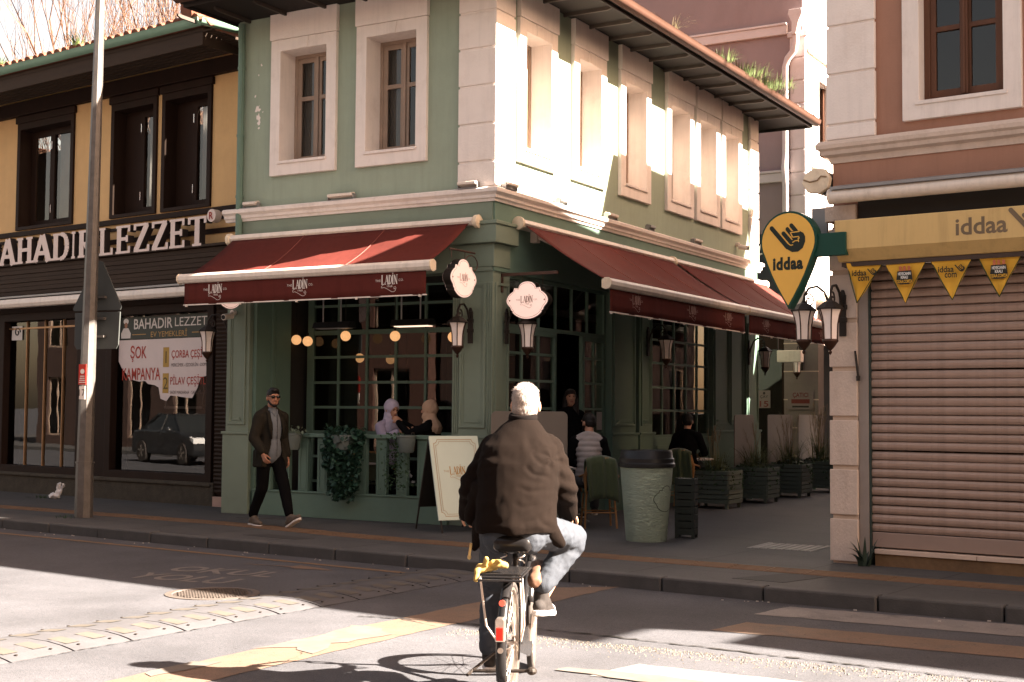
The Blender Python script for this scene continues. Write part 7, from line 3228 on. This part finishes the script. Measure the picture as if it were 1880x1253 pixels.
# hair: short white
def hq(x, y, z):
    return V(hc) + R @ V((x * 1.03, y * 1.03, z * 1.03))
b = MB()
b.ell(hq(0, .018, .032), (.083, .1, .09), 20, 12, M=R)
b.ell(hq(0, .05, -.02), (.079, .066, .085), 18, 12, M=R)
b.ell(hq(0, .06, -.06), (.062, .045, .05), 16, 10, M=R)
me = blob(b, .006, 3, .4, lambda c: .003 * noise.noise(c * 30))
hair_o = link('hair', me, mat('short white hair', (.3, .25, .215), .75, .3, 90, bump=.9, bscale=220, stretch=(1, 1, .5)), cy, smooth='all')
# short combed strands standing off the cap of hair
hs = MB()
rh = random.Random(19)
polys = list(me.polygons)
for k in range(5200):
    pg = polys[rh.randrange(len(polys))]
    c0 = V(pg.center) + V((rh.uniform(-.003, .003), rh.uniform(-.003, .003), rh.uniform(-.003, .003)))
    nn = V(pg.normal)
    dn = V((rh.gauss(0, .25), rh.gauss(-.15, .2), -.9)) * (1 if c0.z < hc[2] + .075 else .25) + V((0, .35, 0)) * (1 if c0.z > hc[2] + .075 else 0)
    dn = (dn - nn * dn.dot(nn) + nn * rh.uniform(.12, .38)).normalized()
    L = rh.uniform(.009, .018)
    sd = dn.cross(nn).normalized() * .0011
    hs.add([tuple(c0 - sd), tuple(c0 + sd), tuple(c0 + dn * L)], [(0, 1, 2)])
hs.build('hair_strands', mat('white hair strand', (.34, .285, .25), .6, .35, 60), hair_o)
# jeans
b = MB()
b.ell((0, .2, .93), (.175, .13, .12))
b.ell((-.085, .155, .9), (.095, .095, .09))
b.ell((.085, .155, .9), (.095, .095, .09))
limb(b, [hipL, kneeL, ankL + V((0, 0, .04))], [.11, .085, .065])
limb(b, [hipR, kneeR, ankR + V((.01, 0, .085))], [.11, .086, .066])
def jean_disp(c):
    kn = max(0, 1 - (c - kneeR).length / .32) + max(0, 1 - (c - kneeL).length / .3) + .35
    return cloth_disp(.011, (10, 10, 13), 4)(c) * kn + .003 * noise.noise(c * 40)
je = link('jeans', blob(b, .009, 4, .5, jean_disp), mat('washed blue jeans', (.034, .039, .048), .85, .12, 7, bump=.3, bscale=260, stain=(.045, .05, .058), stain_amt=.4, stain_scale=3), cy, smooth='all')
b = MB()
for i in range(15):
    a = radians(-160 + i * 10)
    b.add([], [])
b.tube([(-.17, .14, .99), (-.1, .075, .99), (0, .058, .99), (.1, .075, .99), (.17, .14, .99)], .016, 8, flat=(1, .6))
b.build('belt', mat('reddish leather belt', (.11, .03, .02), .5, .1, 8), cy, smooth='all')
# jacket: torso lofted from elliptical rings, plus sleeves
def ringloft(b, rings, n=28):
    vs_, fs_ = [], []
    for cx_, cy_, cz_, rx, ry in rings:
        for j in range(n):
            a = 2 * pi * j / n
            vs_.append((cx_ + rx * cos(a), cy_ + ry * sin(a), cz_))
    for i in range(len(rings) - 1):
        for j in range(n):
            fs_.append((i * n + j, i * n + (j + 1) % n, (i + 1) * n + (j + 1) % n, (i + 1) * n + j))
    fs_.append(tuple(reversed(range(n))))
    fs_.append(tuple((len(rings) - 1) * n + j for j in range(n)))
    b.add(vs_, fs_)


b = MB()
ringloft(b, [(0.0, .22, .93, .225, .2), (-.0, .22, .97, .232, .205), (-.0, .245, 1.05, .232, .195), (-.0, .29, 1.2, .232, .185), (0, .33, 1.32, .238, .175), (0, .37, 1.42, .22, .15), (0, .4, 1.485, .17, .115), (.005, .42, 1.54, .12, .085), (.01, .44, 1.575, .078, .075)])
limb(b, [shL + V((.03, 0, -.02)), elL, wrL + V((0, -.03, .01))], [.1, .082, .06], 16)
limb(b, [shR + V((-.03, 0, -.02)), elR, wrR + V((0, -.03, .01))], [.105, .085, .062], 16)
b.cap((-.27, .34, 1.0), (-.2, .3, 1.15), .05, .08)
# hem corner hanging over the right thigh
b.cap((.17, .22, .95), (.245, .3, .86), .07, .035)
b.cap((-.2, .25, .95), (-.245, .28, .83), .06, .03)


def jacket_disp(c):
    d = .0
    # diagonal pull folds from the right armpit and around the elbows
    ap = V((.2, .3, 1.35))
    v = c - ap
    r_ = v.length
    if r_ < .34:
        an = atan2(v.z, v.x)
        d += .005 * sin(an * 6 + r_ * 16 + 5 * noise.noise(c * 6)) * (1 - r_ / .34) * min(1, r_ / .08)
    ap = V((-.2, .3, 1.35))
    v = c - ap
    r_ = v.length
    if r_ < .3:
        an = atan2(v.z, v.x)
        d += .004 * sin(an * 5 + r_ * 18 + 5 * noise.noise(c * 6)) * (1 - r_ / .3) * min(1, r_ / .08)
    for el in (elL, elR):
        r_ = (c - el).length
        if r_ < .2:
            d += .009 * sin(c.z * 75 + c.x * 25) * (1 - r_ / .2)
    if c.y < .36:
        for (x0, z0, x1, z1, w_, a_) in ((.1, 1.37, .2, 1.29, .012, .014), (.07, 1.3, .19, 1.23, .011, .012), (.04, 1.19, .2, 1.16, .013, .009), (.2, 1.06, .08, .98, .014, .009), (.15, 1.03, .215, .95, .012, .01),
                                         (-.1, 1.34, -.19, 1.27, .012, .008), (-.06, 1.12, -.2, 1.03, .016, .008), (.12, 1.44, .19, 1.39, .01, .007), (-.02, 1.03, -.12, .97, .015, .007), (.02, 1.1, .14, 1.08, .014, .006)):
            ex, ez = x1 - x0, z1 - z0
            t_ = max(0, min(1, ((c.x - x0) * ex + (c.z - z0) * ez) / (ex * ex + ez * ez)))
            dd = math.hypot(c.x - x0 - ex * t_, c.z - z0 - ez * t_ + .012 * sin(t_ * 5))
            e_ = sin(pi * min(1, max(0, .12 + .76 * t_)))
            d += .38 * a_ * e_ * (-math.exp(-(dd / w_) ** 2) + .8 * math.exp(-((dd - 2.1 * w_) / (1.3 * w_)) ** 2))
    if c.z < 1.1:
        d += .008 * sin(c.x * 26 + c.z * 14 + 2 * noise.noise(c * 5)) * min(1, (1.1 - c.z) * 6)
    d += .006 * noise.noise(V((c.x * 5, c.y * 5, c.z * 4))) + .0025 * noise.noise(V((c.x * 16 + c.z * 8, c.y * 12, c.z * 11)))
    return d


jk_me = blob(b, .0075, 8, .5, jacket_disp)
jk = link('jacket', jk_me, mat('brown wool jacket', (.0078, .005, .0037), .95, .14, 5, bump=.5, bscale=320, spec=.05, stain=(.0068, .0045, .0035), stain_amt=.4, stain_scale=3), cy, smooth='all')
b = MB()
b.tube([(.075 * cos(a) + .01, .445 + .07 * sin(a), 1.58 + .012 * sin(a)) for a in [2 * pi * i / 24 for i in range(24)]], .02, 8, closed=True, flat=(.6, 1.4))
b.build('collar', mat('dark collar cloth', (.006, .0045, .004), .95, .1, 8, spec=.05), jk, smooth='all')
b = MB()
b = MB()
b.tube([(-.26, .24, .86), (-.27, .24, .79)], .008, 5)
b.ell((-.27, .24, .78), (.012, .01, .016), 8, 6)
b.build('drawcord', mat('brass toggle', (.5, .35, .15), .35, .1, 5, metal=.6), jk)
# shoes
M_SNK = mat('black canvas sneaker', (.022, .018, .016), .85, .2, 12)
M_SOLE = mat('white rubber sole', (.5, .46, .43), .5, .06, 10)
for ank, td, up in ((ankR + V((.0, -.005, .01)), (.18, 1, -.12), (0, .1, 1)), (ankL + V((0, 0, .005)), (-.12, 1, -.05), (0, .05, 1))):
    b = MB()
    shoe_blob(b, ank, td, up, 1.0)
    so_ = link('shoe', blob(b, .007, 3, .4), M_SNK, cy, smooth='all')
    b = MB()
    sole_mesh(b, ank, td, up, 1.0, .034, .075)
    b.build('sole', M_SOLE, so_, bevel=.01)
    b = MB()
    d = V(td).normalized()
    b.cap(ank + d * .17 + V((0, 0, -.075)), ank + d * .2 + V((0, 0, -.08)), .036, .028)
    b.build('toe_cap', M_SOLE, so_, smooth='all')
    b = MB()
    b.ell(V(ank) + V((0, -.0, .07)), (.05, .05, .045))
    b.build('sock', mat('dark brown sock', (.05, .03, .022), .9, .1, 9), cy, smooth='all')


# ---------------- generic standing / seated torso ----------------
def person_simple(label, M, top, hair, sitting=False, arms=None, headR=None, bottom=None, hc=(0, -.02, 1.6), skin=M_SKIN, vest=None, hijab=None, lean=0.0, beard=False, longhair=False, sc=1.0):
    t = thing('person', label, 'person', M=M)
    R_ = headR or rot3()
    z0 = hc[2] - .23                       # shoulder height
    hz = z0 - .52                          # hip height
    S = {s: V((s * .17, 0 + lean * .1, z0 - .02)) for s in (-1, 1)}
    H = {s: V((s * .09, .02, hz)) for s in (-1, 1)}
    if sitting:
        K = {s: V((s * .13, -.42, hz + .03)) for s in (-1, 1)}
        A = {s: V((s * .12, -.4, hz - .38)) for s in (-1, 1)}
    else:
        K = {s: V((s * .095, -.02, hz * .53)) for s in (-1, 1)}
        A = {s: V((s * .1, .0, .1)) for s in (-1, 1)}
    arms = arms or {s: (V((s * .25, .03, z0 - .28)), V((s * .22, -.12, z0 - .5))) for s in (-1, 1)}
    b = MB()
    head_shapes(b, hc, R_)
    neck_shape(b, hc, R_, (0, .02, z0 + .03))
    b.ell((0, .01, z0 - .15), (.15, .1, .2))
    b.ell((0, .01, hz + .1), (.14, .1, .18))
    for s in (-1, 1):
        limb(b, [V((0, .01, z0 - .03)), S[s], arms[s][0], arms[s][1]], [.06, .048, .037, .026])
        limb(b, [V((0, .01, hz + .04)), H[s], K[s], A[s]], [.08, .07, .05, .035])
        d = (arms[s][1] - arms[s][0]).normalized()
        hand_shapes(b, arms[s][1], d, V((-s, -.2, -.3)), s, .5)
    link('body', blob(b, .008, 3, .4, dec=.45), skin, t, smooth='all')
    b = MB()
    b.ell((0, .0, z0 - .12), (.19, .125, .2))
    b.cap((0, .01, z0 - .18), (0, .01, hz + .06), .15, .158)
    b.ell((0, .0, hz + .08), (.18, .135, .14))
    b.cap((0, .015, z0), (0, .01, z0 + .07), .085, .066)
    for s in (-1, 1):
        b.cap((s * .04, .015, z0 + .06), (s * .15, .005, z0 - .005), .055, .07)
    if vest is None:
        for s in (-1, 1):
            limb(b, [S[s], arms[s][0], arms[s][1] - (arms[s][1] - arms[s][0]).normalized() * .03], [.078, .06, .046])
    link('vest' if vest else 'top', blob(b, .012, 5, .5, (lambda c: .009 * abs(sin(c.z * 45)) - .004) if vest else cloth_disp(.006, (8, 8, 6), 7)), vest or top, t, smooth='all')
    if vest:
        b = MB()
        b.ell((0, .0, z0 - .12), (.17, .105, .18))
        for s in (-1, 1):
            limb(b, [S[s], arms[s][0], arms[s][1] - (arms[s][1] - arms[s][0]).normalized() * .03], [.082, .066, .05])
        link('sleeves', blob(b, .012, 5, .5, cloth_disp(.006, (8, 8, 6), 8)), top, t, smooth='all')
    b = MB()
    b.ell((0, .01, hz + .0), (.17, .13, .12))
    for s in (-1, 1):
        limb(b, [H[s], K[s], A[s] + V((0, 0, .02))], [.1, .075, .06])
    link('trousers', blob(b, .014, 4, .5, cloth_disp(.005, (8, 8, 8), 9)), bottom or mat('dark trousers', (.009, .009, .011), .9, .2, 8, spec=.08), t, smooth='all')
    for s in (-1, 1):
        b = MB()
        shoe_blob(b, A[s] + V((0, 0, .0)), (s * .1, -1, 0))
        so_ = link('shoe', blob(b, .01, 3, .4), mat('dark shoe', (.03, .025, .022), .6, .2, 12), t, smooth='all')
        b = MB()
        sole_mesh(b, A[s], (s * .1, -1, 0), th=.02, drop=.085)
        b.build('sole', MATS['off white sole'], so_, bevel=.006)
    P = lambda x, y, z: V(hc) + R_ @ V((x, y, z))
    b = MB()
    if hijab:
        b.ell(P(0, .022, .025), (.098, .118, .118), 18, 12, M=R_)
        b.ell(P(0, -.01, -.09), (.088, .1, .075), 16, 10, M=R_)
        b.cap(P(0, .02, -.1), V((0, .01, z0 - .02)), .085, .15)
        b.ell((0, -.05, z0 - .06), (.16, .1, .12))
        me = blob(b, .01, 5, .5, cloth_disp(.008, (9, 9, 9), 11))
        bm = bmesh.new()
        bm.from_mesh(me)
        Ri = R_.inverted()
        kill = []
        for f in bm.faces:
            q = Ri @ (f.calc_center_median() - V(hc))
            if q.y < -.05 and (q.x / .058) ** 2 + ((q.z + .02) / .085) ** 2 < 1:
                kill.append(f)
        bmesh.ops.delete(bm, geom=kill, context='FACES')
        bm.to_mesh(me)
        bm.free()
        link('headscarf', me, hijab, t, smooth='all')
    else:
        b.ell(P(0, .018, .042), (.084, .102, .086), 16, 10, M=R_)
        b.ell(P(0, .05, .0), (.082, .07, .085), 16, 10, M=R_)
        if longhair:
            for s in (-1, 1):
                b.cap(P(s * .065, .02, .0), P(s * .085, .01, -.26), .04, .045)
            b.cap(P(0, .06, -.02), P(0, .06, -.3), .08, .09)
            b.ell(P(0, -.03, .085), (.07, .06, .03), 12, 8, M=R_)
        link('hair', blob(b, .009, 3, .4, lambda c: .005 * noise.noise(c * 45)), hair, t, smooth='all')
        if beard:
            b = MB()
            b.ell(P(0, -.058, -.098), (.04, .036, .035), 12, 8, M=R_)
            for s in (-1, 1):
                b.cap(P(s * .068, .0, -.04), P(s * .045, -.055, -.09), .016, .02)
            link('beard', blob(b, .008, 3, .4), hair, t, smooth='all')
    e = MB()
    for s in (-1, 1):
        e.ell(P(s * .03, -.088, .012), (.012, .006, .006), 8, 6, M=R_)
    e.build('eyes', M_LENS, t, smooth='all')
    e = MB()
    for s in (-1, 1):
        e.tube([P(s * .016, -.096, .031), P(s * .034, -.095, .035), P(s * .052, -.083, .028)], .0045, 5)
    e.build('eyebrows', M_LENS, t)
    e = MB()
    e.ell(P(0, -.097, -.06), (.02, .006, .007), 8, 6, M=R_)
    e.build('lips', mat('lips', (.28, .09, .07), .5), t, smooth='all')
    return t


M_BLKH = MATS['black hair']
M_BLK = mat('black knit', (.004, .004, .0045), .95, .15, 9, spec=.05)
person_simple('bearded man in pale quilted vest seated on a rattan chair', T(1.0, .8, .12) @ RZ(212), M_BLK, M_BLKH, sitting=True, hc=(0, -.06, 1.36), vest=mat('pale quilted vest', (.3, .265, .25), .6, .06, 6),
              arms={s: (V((s * .25, -.04, .86)), V((s * .14, -.27, .8))) for s in (-1, 1)}, headR=rot3(rz=30, rx=6), beard=True, bottom=mat('grey trousers', (.06, .06, .062), .85, .1, 8))
person_simple('man in black sweater seated with his back to the street', T(.62, 5.05, .12) @ RZ(192), M_BLK, M_BLKH, sitting=True, hc=(0, -.06, 1.36), arms={s: (V((s * .27, -.06, .86)), V((s * .16, -.3, .82))) for s in (-1, 1)})
person_simple('woman with long dark hair standing in the side doorway', T(.12, 1.95, .14) @ RZ(60), M_BLK, mat('dark brown hair', (.014, .009, .007), .55, .2, 30), hc=(0, -.02, 1.68), longhair=True, headR=rot3(rz=-22))
person_simple('woman in lavender headscarf standing behind the balustrade', T(-1.95, .5, .135) @ RZ(70), mat('lavender cloth', (.3, .26, .34), .85, .08, 8), None, hc=(0, -.03, 1.5), hijab=mat('lavender scarf', (.42, .37, .46), .85, .06, 8), headR=rot3(rz=0, rx=18), skin=M_SKIN,
              arms={s: (V((s * .24, -.16, 1.1)), V((s * .12, -.38, 1.2))) for s in (-1, 1)})
person_simple('woman in beige headscarf and black top reaching out to her friend', T(-1.22, .42, .135) @ RZ(-80), M_BLK, None, hc=(0, -.03, 1.5), hijab=mat('beige scarf', (.46, .3, .2), .85, .06, 8), headR=rot3(rz=0, rx=4), skin=M_SKIN,
              arms={s: (V((s * .2, -.24, 1.16)), V((s * .06, -.47, 1.33))) for s in (-1, 1)})

# ------------------------------------------------------------------ parked car down the street (seen mirrored in the shop glass)
car = thing('parked_car', 'dark saloon car parked on the far side of the street to the left', 'car', (-22.5, -9.6, 0), rz=-172)
M_CAR = mat('dark car paint', (.02, .021, .022), .2, .05, 3, spec=.8)
prof = [(-2.1, .35), (-2.15, .6), (-2.1, .85), (-1.5, .95), (-1.0, 1.0), (-.35, 1.4), (.55, 1.45), (1.35, 1.18), (1.6, 1.05), (2.1, .98), (2.15, .6), (2.1, .35)]
b = MB()
low = [(-2.12, .28), (-2.2, .45), (-2.18, .68), (-2.05, .82), (-1.2, .95), (1.5, 1.0), (2.1, .96), (2.18, .75), (2.15, .3), (1.75, .28), (1.65, .55), (1.4, .68), (1.15, .55), (1.05, .28), (-1.05, .28), (-1.15, .55), (-1.4, .68), (-1.65, .55), (-1.75, .28)]
b.prism(low, -.86, .86, 'y')
bo = b.build('body', M_CAR, car, bevel=.06, seg=3)
b = MB()
b.add([(-1.15, -.78, .95), (1.55, -.78, 1.0), (1.55, .78, 1.0), (-1.15, .78, .95), (-.4, -.6, 1.42), (.75, -.6, 1.45), (.75, .6, 1.45), (-.4, .6, 1.42)], [(0, 1, 5, 4), (1, 2, 6, 5), (2, 3, 7, 6), (3, 0, 4, 7), (4, 5, 6, 7)])
cb_ = b.build('cabin_glass', mat('dark car glass', (.02, .022, .022), .08, 0, 3), car)
b = MB()
b.box(-.42, .78, -.58, .58, 1.43, 1.47)
for s in (-1, 1):
    b.tube([(-1.15, s * .785, .95), (-.4, s * .605, 1.43)], .035, 5)
    b.tube([(1.55, s * .785, 1.0), (.75, s * .605, 1.45)], .045, 5)
    b.tube([(.15, s * .79, .98), (.15, s * .605, 1.44)], .03, 5)
b.build('roof', M_CAR, car)
for x in (-1.4, 1.4):
    for s in (-1, 1):
        b = MB()
        b.lathe([(.2, -.1), (.31, -.1), (.33, -.06), (.33, .06), (.31, .1), (.2, .1)], 22, M=T(x, s * .78, .33) @ RX(90))
        w = b.build('wheel', M_TYRE, car, smooth=True)
        b = MB()
        for i in range(5):
            a = 2 * pi * i / 5
            b.box(-.03, .03, .03, .2, -.105, .105, M=T(x, s * .78, .33) @ RX(90) @ RZ(math.degrees(a)))
        b.build('rim', M_STEEL, w)
for s in (-1, 1):
    b = MB()
    b.prism([(-2.21, .62), (-2.19, .78), (-1.9, .84), (-1.95, .7)], s * .5, s * .87, 'y')
    b.build('headlight', mat('headlight glass', (.7, .7, .68), .1, .02, 3), car, bevel=.02)
    b = MB()
    b.ell((-.75, s * .95, 1.0), (.08, .12, .08))
    b.build('wing_mirror', M_CAR, car, smooth='all')
b = MB()
b.box(-2.23, -2.19, -.3, .3, .48, .6)
b.build('grille', M_CHROME, car)
